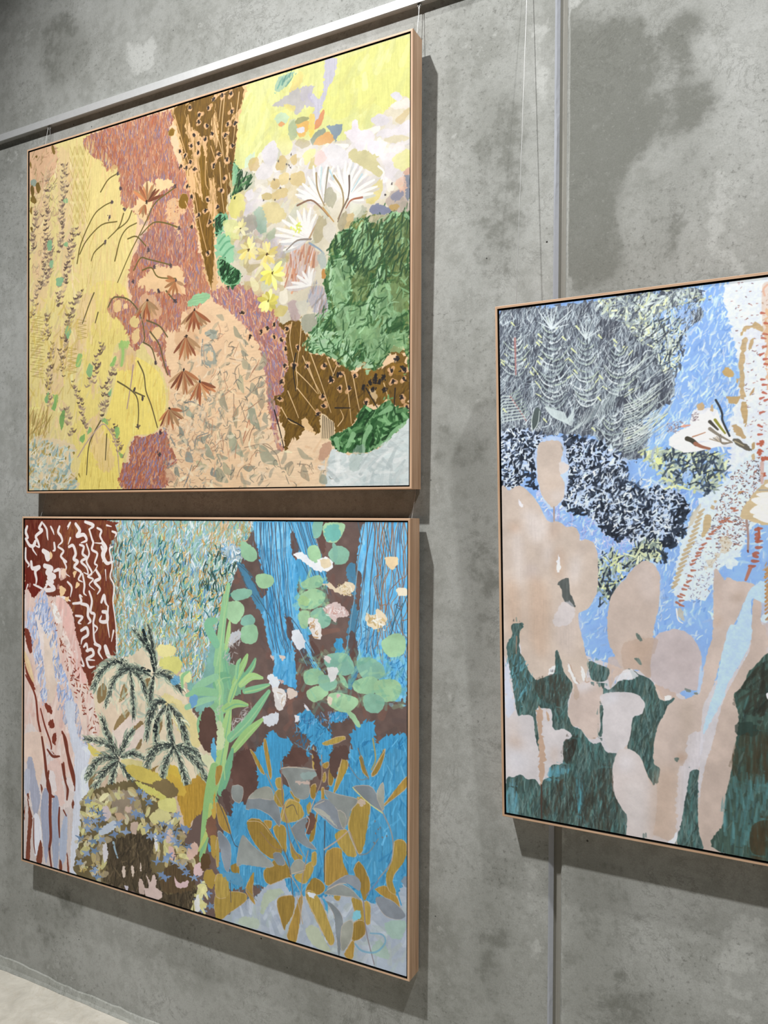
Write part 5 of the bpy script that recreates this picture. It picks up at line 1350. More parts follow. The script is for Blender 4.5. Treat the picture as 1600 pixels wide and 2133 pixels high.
W|1264,960 1229,815 1193,687|8fa08e a7b39c c9cdb4|n=26 l=52 w=16 g=40 a=.75
W|955,918 1016,957|8fa08e a7b39c c9cdb4|n=8 l=44 w=16 g=40 a=.75
W|1218,1008 1076,969 931,991|8fa08e a7b39c c9cdb4|n=26 l=48 w=16 g=40 a=.75
W|1241,997 1218,1086 1207,1166|8fa08e a7b39c c9cdb4|n=20 l=52 w=16 g=40 a=.75
W|933,1563 834,1443 770,1324|8fa08e a7b39c c9cdb4|n=28 l=63 w=16 g=40 a=.75
W|933,1563 994,1457 1054,1378|8fa08e a7b39c c9cdb4|n=24 l=62 w=16 g=40 a=.75
W|933,1581 809,1500 617,1490|8fa08e a7b39c c9cdb4|n=26 l=54 w=16 g=40 a=.75
W|933,1581 759,1607 631,1754|8fa08e a7b39c c9cdb4|n=30 l=68 w=16 g=40 a=.75
W|945,1570 1054,1528 1150,1540|8fa08e a7b39c c9cdb4|n=24 l=48 w=16 g=40 a=.75
W|933,1590 784,1703 671,1876|8fa08e a7b39c c9cdb4|n=30 l=68 w=16 g=40 a=.75
W|933,1599 1007,1668 1091,1778|8fa08e a7b39c c9cdb4|n=28 l=62 w=16 g=40 a=.75
W|927,1600 872,1725 860,1844|8fa08e a7b39c c9cdb4|n=24 l=58 w=16 g=40 a=.75
W|1403,1426 1255,1482 1150,1646|8fa08e a7b39c c9cdb4|n=30 l=65 w=15 g=40 a=.75
W|1414,1433 1347,1537 1313,1646|8fa08e a7b39c c9cdb4|n=24 l=60 w=15 g=40 a=.75
W|1414,1433 1481,1560 1537,1712|8fa08e a7b39c c9cdb4|n=32 l=63 w=15 g=40 a=.75
W|1425,1432 1569,1487 1677,1596|8fa08e a7b39c c9cdb4|n=34 l=63 w=15 g=40 a=.75
W|1425,1423 1558,1430 1656,1491|8fa08e a7b39c c9cdb4|n=24 l=50 w=15 g=40 a=.75
W|1403,1418 1289,1442 1185,1527|8fa08e a7b39c c9cdb4|n=24 l=43 w=15 g=40 a=.75
W|1345,1159 1230,1198 1173,1415|8fa08e a7b39c c9cdb4|n=34 l=60 w=15 g=40 a=.75
W|1345,1176 1277,1279 1254,1421|8fa08e a7b39c c9cdb4|n=26 l=56 w=15 g=40 a=.75
W|1357,1175 1368,1302 1403,1435|8fa08e a7b39c c9cdb4|n=30 l=56 w=15 g=40 a=.75
W|1357,1166 1458,1257 1525,1401|8fa08e a7b39c c9cdb4|n=34 l=68 w=15 g=40 a=.75
W|1345,1159 1276,1158 1219,1286|8fa08e a7b39c c9cdb4|n=20 l=52 w=15 g=40 a=.75
W|1004,976 906,940 782,1005 693,1142|2b2f2f 3c4442 1f2424 4d5854|n=40 l=54 w=6.4 g=34 d=.42 a=.85
S|1004,976 906,940 782,1005 693,1142|2c3030|x=10 a=.55 y=5.1
W|1028,973 894,1058 808,1247|2b2f2f 3c4442 1f2424 4d5854|n=28 l=40 w=6.4 g=34 d=.42 a=.85
S|1028,973 894,1058 808,1247|2c3030|x=10 a=.55 y=5.1
W|1028,982 1053,1121 1065,1288|2b2f2f 3c4442 1f2424 4d5854|n=31 l=43 w=6.3 g=34 d=.42 a=.85
S|1028,982 1053,1121 1065,1288|2c3030|x=9 a=.55 y=5
W|1016,983 1112,1018 1183,1151|2b2f2f 3c4442 1f2424 4d5854|n=28 l=39 w=6.3 g=34 d=.42 a=.85
S|1016,983 1112,1018 1183,1151|2c3030|x=9 a=.55 y=5
W|1230,989 1345,987 1469,1068|2b2f2f 3c4442 1f2424 4d5854|n=33 l=51 w=6.1 g=34 d=.42 a=.85
S|1230,989 1345,987 1469,1068|2c3030|x=9 a=.55 y=4.9
W|1253,970 1206,843 1075,722|2b2f2f 3c4442 1f2424 4d5854|n=40 l=49 w=6.2 g=34 d=.42 a=.85
S|1253,970 1206,843 1075,722|2c3030|x=9 a=.55 y=5
W|1264,960 1229,815 1193,687|2b2f2f 3c4442 1f2424 4d5854|n=31 l=39 w=6.2 g=34 d=.42 a=.85
S|1264,960 1229,815 1193,687|2c3030|x=9 a=.55 y=5
W|955,918 1016,957|2b2f2f 3c4442 1f2424 4d5854|n=9 l=33 w=6.3 g=34 d=.42 a=.85
S|955,918 1016,957|2c3030|x=10 a=.55 y=5.1
W|1218,1008 1076,969 931,991|2b2f2f 3c4442 1f2424 4d5854|n=31 l=36 w=6.3 g=34 d=.42 a=.85
S|1218,1008 1076,969 931,991|2c3030|x=9 a=.55 y=5
W|1241,997 1218,1086 1207,1166|2b2f2f 3c4442 1f2424 4d5854|n=24 l=39 w=6.2 g=34 d=.42 a=.85
S|1241,997 1218,1086 1207,1166|2c3030|x=9 a=.55 y=5
W|933,1563 834,1443 770,1324|2b2f2f 3c4442 1f2424 4d5854|n=33 l=47 w=6.4 g=34 d=.42 a=.85
S|933,1563 834,1443 770,1324|2c3030|x=10 a=.55 y=5.1
W|933,1563 994,1457 1054,1378|2b2f2f 3c4442 1f2424 4d5854|n=28 l=46 w=6.3 g=34 d=.42 a=.85
S|933,1563 994,1457 1054,1378|2c3030|x=10 a=.55 y=5.1
W|933,1581 809,1500 617,1490|2b2f2f 3c4442 1f2424 4d5854|n=31 l=40 w=6.4 g=34 d=.42 a=.85
S|933,1581 809,1500 617,1490|2c3030|x=10 a=.55 y=5.1
W|933,1581 759,1607 631,1754|2b2f2f 3c4442 1f2424 4d5854|n=36 l=51 w=6.4 g=34 d=.42 a=.85
S|933,1581 759,1607 631,1754|2c3030|x=10 a=.55 y=5.2
W|945,1570 1054,1528 1150,1540|2b2f2f 3c4442 1f2424 4d5854|n=28 l=36 w=6.3 g=34 d=.42 a=.85
S|945,1570 1054,1528 1150,1540|2c3030|x=9 a=.55 y=5
W|933,1590 784,1703 671,1876|2b2f2f 3c4442 1f2424 4d5854|n=36 l=51 w=6.4 g=34 d=.42 a=.85
S|933,1590 784,1703 671,1876|2c3030|x=10 a=.55 y=5.1
W|933,1599 1007,1668 1091,1778|2b2f2f 3c4442 1f2424 4d5854|n=33 l=46 w=6.3 g=34 d=.42 a=.85
S|933,1599 1007,1668 1091,1778|2c3030|x=10 a=.55 y=5
W|927,1600 872,1725 860,1844|2b2f2f 3c4442 1f2424 4d5854|n=28 l=44 w=6.4 g=34 d=.42 a=.85
S|927,1600 872,1725 860,1844|2c3030|x=10 a=.55 y=5.1
W|1403,1426 1255,1482 1150,1646|2b2f2f 3c4442 1f2424 4d5854|n=36 l=48 w=6.2 g=34 d=.42 a=.85
S|1403,1426 1255,1482 1150,1646|2c3030|x=9 a=.55 y=4.9
W|1414,1433 1347,1537 1313,1646|2b2f2f 3c4442 1f2424 4d5854|n=28 l=45 w=6.1 g=34 d=.42 a=.85
S|1414,1433 1347,1537 1313,1646|2c3030|x=9 a=.55 y=4.9
W|1414,1433 1481,1560 1537,1712|2b2f2f 3c4442 1f2424 4d5854|n=38 l=48 w=6 g=34 d=.42 a=.85
S|1414,1433 1481,1560 1537,1712|2c3030|x=9 a=.55 y=4.8
W|1425,1432 1569,1487 1677,1596|2b2f2f 3c4442 1f2424 4d5854|n=40 l=47 w=6 g=34 d=.42 a=.85
S|1425,1432 1569,1487 1677,1596|2c3030|x=9 a=.55 y=4.8
W|1425,1423 1558,1430 1656,1491|2b2f2f 3c4442 1f2424 4d5854|n=28 l=38 w=6 g=34 d=.42 a=.85
S|1425,1423 1558,1430 1656,1491|2c3030|x=9 a=.55 y=4.8
W|1403,1418 1289,1442 1185,1527|2b2f2f 3c4442 1f2424 4d5854|n=28 l=32 w=6.1 g=34 d=.42 a=.85
S|1403,1418 1289,1442 1185,1527|2c3030|x=9 a=.55 y=4.9
W|1345,1159 1230,1198 1173,1415|2b2f2f 3c4442 1f2424 4d5854|n=40 l=45 w=6.2 g=34 d=.42 a=.85
S|1345,1159 1230,1198 1173,1415|2c3030|x=9 a=.55 y=4.9
W|1345,1176 1277,1279 1254,1421|2b2f2f 3c4442 1f2424 4d5854|n=31 l=42 w=6.1 g=34 d=.42 a=.85
S|1345,1176 1277,1279 1254,1421|2c3030|x=9 a=.55 y=4.9
W|1357,1175 1368,1302 1403,1435|2b2f2f 3c4442 1f2424 4d5854|n=36 l=42 w=6.1 g=34 d=.42 a=.85
S|1357,1175 1368,1302 1403,1435|2c3030|x=9 a=.55 y=4.9
W|1357,1166 1458,1257 1525,1401|2b2f2f 3c4442 1f2424 4d5854|n=40 l=51 w=6.1 g=34 d=.42 a=.85
S|1357,1166 1458,1257 1525,1401|2c3030|x=9 a=.55 y=4.8
W|1345,1159 1276,1158 1219,1286|2b2f2f 3c4442 1f2424 4d5854|n=24 l=39 w=6.2 g=34 d=.42 a=.85
S|1345,1159 1276,1158 1219,1286|2c3030|x=9 a=.55 y=4.9
S|1147,717 1218,886 1241,971|20282a|x=25 d=.35 y=16
S|894,941 955,944|20282a|x=26 d=.35 y=16
S|1243,1353 1265,1281 1254,1421|20282a|x=25 d=.35 y=15
S|1136,963 1206,974|20282a|x=25 d=.35 y=16
P|632,1866 1079,1702 1370,1741 1427,1834 1538,2101 1626,2434 1583,2436 862,2429 530,2438 555,2239 581,2068|6b5f42|r=4.7 t=b m=.1
P|860,1809 1079,1790 1139,1885 1032,1975 910,1962|b9a9a0|r=6.3 a=.5
P|824,2158 960,2095 1032,2055 1233,2025 1234,2129 1211,2221 1304,2313 1361,2378 1583,2285 1583,2436 1316,2440 1082,2433 800,2425 837,2317|4a4030|r=7.8 t=v m=.25
F|824,2158 960,2095 1032,2055 1233,2025 1234,2129 1211,2221 1304,2313 1361,2378 1583,2285 1583,2436 1316,2440 1082,2433 800,2425 837,2317|3a3126 5e5140 2e2820 6d5f48|n=260 l=56 w=12 g=80 j=25 a=.6 d=.3
P|1360,2206 1538,2135 1582,2226 1561,2307 1361,2378 1304,2322|574732|r=4.5 t=v m=.2
P|1527,2103 1625,2058 1636,2131 1561,2181|6d5838|r=3
F|632,1866 1079,1755 1370,1844 1483,1892 1560,2096 1517,2190 1315,2199 1222,2062 1032,2046 836,2137 812,2413 543,2426 568,2116|c9c58c d6d2a4 b8a878 b9b19a a89a7c|n=150 l=63 w=38 g=60 j=60 b=.1 a=.8 c=0
P|1290,1789 1415,1759 1438,1832 1382,1859 1290,1841|d3cf84|r=3.1
P|1210,1907 1291,1858 1382,1867 1371,1912 1245,1953|cfc98e|r=3.1
P|1437,1729 1537,1653 1656,1642 1646,1795 1560,1877 1527,1968 1482,1858|b08c3a|r=3 t=v m=.12
P|1370,1621 1459,1632 1515,1716 1437,1729|c8a848|r=3
P|1006,1616 1150,1603 1313,1656 1290,1694 1174,1704 1031,1674|c6b45c|r=3.1
P|1197,1718 1347,1650 1449,1710 1381,1765 1290,1754|7a6a48|r=3.1
P|1079,1711 1197,1718 1336,1755 1313,1785 1174,1765|c9c46c|r=3.1
P|785,1930 835,1912 861,1971 811,2016|cfc0c0|r=2.6
P|761,2080 836,2029 898,2000 910,2042 811,2106 761,2116|bcc6d2|r=2.6
P|1044,1990 1104,1971 1092,2052 1044,2044|c2ac9c|r=2.5
P|1128,1984 1198,1988 1187,2025 1140,2043|cbc286|r=2.5
P|1337,1988 1393,1968 1405,2034 1348,2054|c8b2a6|r=2.4
P|1527,2052 1593,2006 1614,2060 1538,2126|d2b2a4|r=2.4
P|1582,2151 1647,2120 1647,2195 1582,2210|d0b4b4|r=2.4
P|1417,2254 1462,2287 1528,2255 1517,2300 1439,2317|c9aeb0|r=2.4
P|966,2290 991,2285 991,2356 967,2343|cdbcae|r=2.5
P|1045,2269 1069,2273 1063,2340|cdbcae|r=2.5
P|1117,2337 1153,2347 1165,2423 1117,2425|c3ada2|r=2.5
P|1176,2289 1211,2334 1246,2283 1269,2312 1258,2358 1315,2380 1293,2428 1188,2435 1165,2388 1200,2371|cdb8b0|r=2.5
P|1129,2229 1141,2279 1123,2274|cdbcae|r=2.5
P|786,2192 824,2167 837,2245 799,2298|cbc8cc|r=2.6
P|995,1893 1044,1876 1044,1911 995,1920|c9b0a0|r=2.5
P|898,1946 959,1944 996,1964 935,1993|bea286|r=2.5
P|1245,2031 1268,2018 1280,2094 1257,2124|d6d4d2|r=2.5
P|1371,2075 1416,2083 1428,2149 1383,2150|c9a8a0|r=2.4
P|632,1939 709,1907 785,1930 709,1989|cfc984|r=2.6
P|985,2410 1022,2411 1010,2440|bcb6c0|r=2.5
S|886,2146 899,2188 923,2237|8fa6b4|x=22 d=.2 y=13
P|603,1905 632,1898 650,1875 660,1897 701,1892 668,1911 672,1933 643,1923 613,1936 622,1916|8599b8|s=0 r=2 t=b m=.08 a=.93
P|661,1953 689,1953 707,1924 710,1952 753,1941 719,1962 730,1975 705,1976 687,2000 684,1975 656,1980 672,1966|8599b8|s=0 r=1.9 t=b m=.08 a=.93
P|733,1940 762,1958 796,1934 779,1962 825,1963 780,1976 779,1992 759,1982 733,1999 737,1982 708,1977 742,1966|6a84a4|s=0 r=1.9 t=b m=.08 a=.93
P|580,2062 614,2047 599,2027 630,2036 659,2008 651,2037 698,2033 655,2051 672,2075 635,2062 613,2078 612,2062|6f88ae|s=0 r=2 t=b m=.08 a=.93
P|656,2020 704,2025 725,2006 727,2024 768,2025 726,2039 724,2062 704,2045 656,2067 693,2037|8599b8|s=0 r=1.9 t=b m=.08 a=.93
P|807,1976 805,1992 828,1995 805,2006 811,2024 786,2018 753,2044 767,2012 719,2015 769,2000 764,1983 786,1989|6f88ae|s=0 r=1.9 t=b m=.08 a=.93
P|690,2080 664,2100 687,2120 649,2116 622,2133 628,2110 600,2105 628,2094 638,2072 657,2086|8599b8|s=0 r=2 t=b m=.08 a=.93
P|524,2167 577,2166 611,2145 604,2171 622,2186 585,2189 544,2220 560,2185|6a84a4|s=0 r=2 t=b m=.08 a=.93
P|736,2044 749,2074 786,2075 751,2091 735,2112 719,2097 685,2094 722,2078|6a84a4|s=0 r=1.9 t=b m=.08 a=.93
P|685,2151 703,2163 746,2144 723,2169 736,2184 703,2185 678,2210 681,2184 646,2183 682,2170|6a84a4|s=0 r=1.9 t=b m=.08 a=.93
P|762,2182 756,2163 731,2160 755,2147 750,2120 778,2138 809,2124 797,2144 814,2157 781,2158|8599b8|s=0 r=1.9 t=b m=.08 a=.93
P|675,2278 637,2280 597,2308 613,2275 580,2257 630,2259 663,2238 656,2262|8599b8|s=0 r=2 t=b m=.08 a=.93
P|720,2260 702,2249 670,2258 686,2239 663,2219 706,2225 730,2204 731,2223 768,2227 729,2241|6a84a4|s=0 r=1.9 t=b m=.08 a=.93
P|522,2376 543,2352 524,2336 562,2335 585,2315 587,2335 613,2338 585,2351 583,2371 562,2360|8599b8|s=0 r=2 t=b m=.08 a=.93
P|763,2358 727,2370 718,2398 698,2379 660,2388 686,2365 667,2343 708,2348 743,2320 727,2355|7c93b6|s=0 r=1.9 t=b m=.08 a=.93
P|797,2397 748,2411 727,2432 716,2415 685,2407 727,2396 748,2368 751,2394|6a84a4|s=0 r=1.9 t=b m=.08 a=.93
P|899,1993 933,1999 966,1971 954,2002 982,2008 947,2017 942,2047 925,2024 880,2036 916,2012|7c93b6|s=0 r=1.9 t=b m=.08 a=.93
P|936,2062 985,2047 1000,2015 1014,2039 1055,2044 1011,2061 993,2078 980,2065|8599b8|s=0 r=1.9 t=b m=.08 a=.93
P|890,2063 911,2076 951,2074 911,2093 907,2117 885,2104 837,2108 879,2085|6f88ae|s=0 r=1.9 t=b m=.08 a=.93
P|1104,1830 1063,1837 1039,1866 1038,1838 1006,1828 1048,1821 1068,1803 1072,1821|8599b8|s=0 r=1.9 t=b m=.08 a=.93
P|1138,1811 1145,1791 1122,1784 1150,1777 1160,1750 1173,1773 1200,1769 1178,1785 1192,1803 1163,1797|8599b8|s=0 r=1.9 t=b m=.08 a=.93
P|1157,1812 1194,1812 1226,1791 1218,1816 1238,1832 1202,1835 1170,1853 1181,1827|6a84a4|s=0 r=1.9 t=b m=.08 a=.93
P|1096,1891 1104,1911 1131,1915 1103,1927 1085,1960 1076,1931 1032,1927 1081,1914|6f88ae|s=0 r=1.9 t=b m=.08 a=.93
P|1103,1900 1135,1908 1153,1893 1155,1909 1177,1909 1155,1921 1176,1941 1142,1929 1126,1947 1127,1929 1080,1938 1123,1919|6f88ae|s=0 r=1.9 t=b m=.08 a=.93
P|1094,1886 1099,1902 1135,1904 1098,1919 1098,1947 1073,1927 1032,1943 1064,1916 1034,1900 1074,1902|7c93b6|s=0 r=1.9 t=b m=.08 a=.93
P|1146,1993 1175,1982 1196,1956 1205,1978 1228,1987 1195,1997 1175,2031 1169,2001|8599b8|s=0 r=1.9 t=b m=.08 a=.93
P|1225,2068 1211,2051 1179,2062 1198,2041 1180,2030 1212,2028 1218,1998 1232,2021 1272,2005 1240,2031 1268,2042 1233,2044|8599b8|s=0 r=1.9 t=b m=.08 a=.93
P|1270,1924 1310,1931 1329,1914 1332,1930 1372,1933 1328,1945 1325,1968 1306,1954 1278,1961 1297,1942|7c93b6|s=0 r=1.8 t=b m=.08 a=.93
P|1341,1942 1373,1937 1385,1910 1396,1931 1424,1929 1401,1946 1407,1965 1381,1959 1350,1976 1366,1950|7c93b6|s=0 r=1.8 t=b m=.08 a=.93
P|1485,1862 1451,1871 1445,1890 1430,1877 1399,1886 1417,1868 1409,1853 1434,1852 1459,1834 1455,1857|8599b8|s=0 r=1.8 t=b m=.08 a=.93
P|1432,1952 1464,1931 1471,1908 1493,1921 1538,1914 1498,1937 1493,1958 1475,1945|6f88ae|s=0 r=1.8 t=b m=.08 a=.93
P|1433,1995 1430,2016 1458,2018 1428,2028 1428,2055 1407,2038 1367,2052 1400,2026 1374,2008 1412,2014|8599b8|s=0 r=1.8 t=b m=.08 a=.93
P|1289,2024 1309,2036 1356,2023 1318,2048 1318,2071 1294,2059 1252,2067 1289,2044|6a84a4|s=0 r=1.8 t=b m=.08 a=.93
P|1386,2002 1411,1981 1390,1964 1422,1965 1446,1948 1443,1969 1466,1974 1439,1984 1438,2009 1421,1989|6a84a4|s=0 r=1.8 t=b m=.08 a=.93
P|1464,1945 1502,1930 1517,1907 1529,1926 1566,1927 1529,1943 1515,1974 1501,1949|6f88ae|s=0 r=1.8 t=b m=.08 a=.93
P|1306,1986 1336,1995 1363,1973 1353,1998 1388,2004 1350,2012 1339,2037 1328,2015 1288,2026 1317,2005|7c93b6|s=0 r=1.8 t=b m=.08 a=.93
P|1480,2010 1464,2037 1504,2043 1459,2049 1450,2071 1438,2056 1402,2062 1432,2042 1419,2022 1450,2031|6a84a4|s=0 r=1.8 t=b m=.08 a=.93
P|1509,2025 1529,2034 1561,2015 1546,2038 1567,2049 1534,2051 1521,2073 1517,2053 1488,2056 1511,2042|6a84a4|s=0 r=1.8 t=b m=.08 a=.93
P|1346,2113 1373,2121 1410,2099 1389,2129 1422,2139 1379,2142 1367,2167 1356,2150 1332,2149 1353,2134|6f88ae|s=0 r=1.8 t=b m=.08 a=.93
P|1367,2186 1343,2178 1300,2192 1328,2166 1324,2139 1355,2153 1385,2147 1366,2166|7c93b6|s=0 r=1.8 t=b m=.08 a=.93
P|1376,2161 1406,2154 1414,2126 1425,2151 1468,2137 1438,2160 1453,2182 1417,2171 1389,2193 1398,2168|8599b8|s=0 r=1.8 t=b m=.08 a=.93
P|1515,2147 1497,2175 1522,2181 1494,2188 1482,2206 1471,2193 1443,2196 1469,2180 1455,2159 1484,2170|7c93b6|s=0 r=1.8 t=b m=.08 a=.93
P|1278,2152 1287,2179 1309,2187 1279,2198 1260,2226 1256,2200 1220,2196 1260,2185|6f88ae|s=0 r=1.8 t=b m=.08 a=.93
P|1280,2298 1288,2275 1262,2261 1299,2257 1328,2241 1325,2263 1348,2280 1307,2279|6f88ae|s=0 r=1.8 t=b m=.08 a=.93
P|1325,2255 1348,2266 1394,2258 1357,2283 1351,2306 1327,2294 1291,2299 1324,2278|6f88ae|s=0 r=1.8 t=b m=.08 a=.93
P|1553,2211 1525,2214 1519,2237 1508,2220 1476,2233 1499,2211 1471,2202 1508,2200 1514,2177 1526,2193 1554,2183 1532,2203|6f88ae|s=0 r=1.8 t=b m=.08 a=.93
P|1557,2255 1565,2234 1536,2227 1573,2220 1582,2203 1592,2216 1632,2205 1597,2226 1609,2245 1582,2237|7c93b6|s=0 r=1.8 t=b m=.08 a=.93
P|1670,2265 1644,2256 1617,2265 1633,2246 1627,2228 1652,2233 1679,2226 1661,2245|8599b8|s=0 r=1.8 t=b m=.08 a=.93
P|1652,2333 1676,2306 1653,2296 1684,2294 1699,2278 1707,2290 1730,2292 1703,2305 1707,2327 1687,2313|6f88ae|s=0 r=1.8 t=b m=.08 a=.93
P|1659,2312 1646,2335 1664,2346 1637,2353 1619,2381 1612,2355 1571,2362 1610,2341 1604,2320 1628,2333|6a84a4|s=0 r=1.8 t=b m=.08 a=.93
P|1700,2398 1698,2382 1675,2381 1697,2369 1701,2351 1718,2359 1741,2352 1729,2369 1748,2382 1716,2381|6a84a4|s=0 r=1.8 t=b m=.08 a=.93
P|1680,2379 1664,2406 1690,2413 1657,2420 1645,2446 1637,2424 1598,2433 1630,2412 1624,2394 1649,2398|7c93b6|s=0 r=1.8 t=b m=.08 a=.93
P|1327,2043 1297,2040 1283,2066 1277,2045 1252,2048 1270,2033 1249,2017 1283,2019 1299,1997 1306,2017 1334,2012 1309,2029|7c93b6|s=0 r=1.8 t=b m=.08 a=.93
P|1113,1735 1123,1755 1151,1746 1137,1762 1162,1774 1126,1776 1117,1796 1106,1779 1079,1787 1093,1770 1080,1760 1105,1758|6f88ae|s=0 r=1.9 t=b m=.08 a=.93
F|645,1946 747,1928 748,1991 645,2010|c9b46c 3c3024 b89a58|n=9 l=26 w=6.5 g=50 j=60 c=0
F|1186,1763 1279,1748 1279,1808 1186,1824|c9b46c 3c3024 b89a58|n=9 l=25 w=6.2 g=50 j=60 c=0
F|1245,1953 1337,1936 1337,1996 1245,2014|c9b46c 3c3024 b89a58|n=9 l=25 w=6.1 g=50 j=60 c=0
F|1382,1927 1471,1911 1472,1970 1382,1987|c9b46c 3c3024 b89a58|n=9 l=24 w=6.1 g=50 j=60 c=0
F|1383,2124 1472,2106 1472,2166 1383,2184|c9b46c 3c3024 b89a58|n=9 l=24 w=6.1 g=50 j=60 c=0
F|1439,2045 1527,2027 1527,2086 1439,2104|c9b46c 3c3024 b89a58|n=9 l=24 w=6 g=50 j=60 c=0
F|685,2341 787,2319 787,2382 686,2404|c9b46c 3c3024 b89a58|n=9 l=26 w=6.5 g=50 j=60 c=0
F|555,2174 659,2154 659,2218 555,2239|c9b46c 3c3024 b89a58|n=9 l=26 w=6.5 g=50 j=60 c=0
F|582,2362 685,2341 686,2404 582,2427|c9b46c 3c3024 b89a58|n=9 l=26 w=6.5 g=50 j=60 c=0
F|659,2300 761,2279 762,2343 660,2364|c9b46c 3c3024 b89a58|n=9 l=26 w=6.5 g=50 j=60 c=0
F|1594,2283 1680,2255 1680,2422 1583,2436|d8d49a cfc98a|n=14 l=54 w=36 g=60 j=60
P|1583,2378 1615,2320 1626,2418 1594,2434|dcdcd8|r=2.4
P|2043,4 2286,3 2296,85 2315,187 2343,256 2362,302 2343,397 2381,473 2362,521 2437,624 2428,672 2455,793 2510,849 2465,854 2428,780 2400,736 2326,711 2288,635 2259,558 2268,542 2307,673 2326,758 2335,866 2336,968 2307,963 2222,940 2174,913 2183,817 2134,710 2095,553 2055,491 2133,423 2104,312 2054,129|58a6d2|r=4.2 t=v m=.1
P|2276,3 2463,2 2454,83 2499,174 2554,356 2527,358 2436,362 2381,395 2343,303 2334,202 2305,85|4f9ac4|r=4.1 t=v m=.1
P|2797,-1 3053,-2 3047,892 3023,946 2958,967 2875,859 2756,796 2730,649 2755,452 2772,302 2738,243 2755,116|66b0dc|r=3.9 t=v m=.08
F|2043,4 2286,3 2296,85 2315,187 2343,256 2362,302 2343,397 2381,473 2362,521 2437,624 2428,672 2455,793 2510,849 2465,854 2428,780 2400,736 2326,711 2288,635 2259,558 2268,542 2307,673 2326,758 2335,866 2336,968 2307,963 2222,940 2174,913 2183,817 2134,710 2095,553 2055,491 2133,423 2104,312 2054,129|6db4de 3f8fc2 82c0e2 3a86b6 5aa9d6|n=260 l=73 w=20 g=85 j=14 a=.45
F|2797,-1 3053,-2 3047,892 3023,946 2958,967 2875,859 2756,796 2730,649 2755,452 2772,302 2738,243 2755,116|6db6e0 82c2e6 4896c6 9cd0ea 5fb0dc|n=300 l=74 w=21 g=85 j=14 a=.45
F|2739,565 3038,545 3047,871 2908,855 2748,752|2e6ea0 35709c|n=150 l=37 w=6.8 g=80 j=30 a=.6 d=.2
F|2053,8 2286,7 2305,132 2074,169|77bade 8ccae8|n=60 l=73 w=23 g=85 j=12 a=.5
P|1903,246 1984,292 2084,449 2104,536 2055,507 1974,382|4a84a4|r=4.3 a=.9 d=.2
P|2669,291 2721,229 2738,408 2704,485 2670,721 2696,741 2739,603 2747,498|4a84a4|r=4 a=.9 d=.2
P|2687,900 2739,790 2756,811 2705,936|4a84a4|r=4 a=.9 d=.2
P|1998,1448 2107,1304 2175,1231 2232,1271 2289,1263 2308,1307 2271,1368 2242,1427 2233,1507 2252,1609 2137,1629 2088,1571|4596c2|r=7 t=v m=.12
P|2345,1130 2438,1088 2493,1143 2547,1182 2583,1269 2565,1347 2502,1387 2493,1350 2466,1277 2402,1364 2365,1346 2438,1274|4596c2|r=6.8 t=v m=.12
P|2383,1141 2493,1135 2438,1212 2364,1206|4596c2|r=6.9 t=v m=.12
P|2706,1236 2714,1160 2817,1087 2850,1113 2859,1215 2934,1161 3056,1159 3056,1472 2584,1552 2619,1415 2689,1359|4596c2|r=6.6 t=v m=.12
P|2565,1088 2688,1058 2671,1106 2583,1139|4596c2|r=6.7 t=v m=.12
P|2438,1212 2565,1180 2556,1227 2493,1266|4596c2|r=6.8 t=v m=.12
P|2251,1268 2308,1299 2280,1382 2242,1411|4596c2|r=7 t=v m=.12
P|2590,690 2634,656 2670,744 2617,756|4596c2|r=6.7 t=v m=.12
F|2706,1236 2859,1186 3056,1159 3056,1472 2619,1546|2a6f9e 5cabd4 2f7cae 75bade|n=190 l=58 w=10 g=80 j=30 a=.6
F|2345,1115 2547,1121 2583,1269 2439,1351 2346,1302|2a6f9e 6cb2d8 346f98|n=80 l=36 w=8 g=70 j=40 a=.7
F|2392,1109 2688,1058 2671,1113 2401,1170|8fb4d6 3b6f9c|n=60 l=30 w=6.5 g=80 j=30 a=.7
S|2055,8 2050,101 2058,200 2084,294 2101,380 2104,489 2138,574 2150,668 2187,754|3c5064|x=4.8 a=.85 y=3.4
S|2072,8 2079,98 2078,197 2104,291 2121,397 2144,489 2186,575 2219,649 2266,762|3c5064|x=4.8 a=.85 y=3.4
S|2082,8 2079,99 2093,200 2099,295 2116,386 2126,479 2136,589 2163,679 2180,767|56494c|x=4.8 a=.85 y=3.4
S|2089,8 2085,101 2106,201 2106,295 2115,390 2134,489 2150,570 2178,659 2201,774|4b4a54|x=4.8 a=.85 y=3.4
S|2103,8 2104,102 2113,198 2133,296 2152,388 2171,476 2202,587 2219,679 2253,744|4b4a54|x=4.8 a=.85 y=3.4
S|2108,8 2104,101 2116,198 2127,294 2147,384 2151,474 2175,564 2190,676 2224,781|2f6a92|x=4.8 a=.85 y=3.4
S|2117,8 2123,102 2130,203 2146,282 2168,384 2200,483 2233,573 2250,667 2292,738|3c5064|x=4.8 a=.85 y=3.4
S|2138,8 2131,101 2137,199 2146,285 2151,396 2171,481 2183,575 2186,673 2206,772|2f6a92|x=4.8 a=.85 y=3.4
S|2139,8 2147,101 2155,195 2151,293 2171,387 2182,479 2186,566 2194,671 2226,778|56494c|x=4.8 a=.85 y=3.4
S|2155,8 2164,99 2161,199 2171,282 2183,393 2199,483 2227,567 2246,655 2279,761|4b4a54|x=4.8 a=.85 y=3.4
S|2160,7 2172,101 2176,192 2186,289 2199,381 2220,486 2230,578 2257,662 2294,774|56494c|x=4.8 a=.85 y=3.4
S|2179,7 2174,100 2179,195 2198,294 2198,384 2208,467 2222,588 2235,654 2255,743|78b4d4|x=4.8 a=.85 y=3.4
S|2185,7 2192,100 2200,201 2203,286 2217,384 2215,477 2226,573 2239,651 2264,766|56494c|x=4.8 a=.85 y=3.4
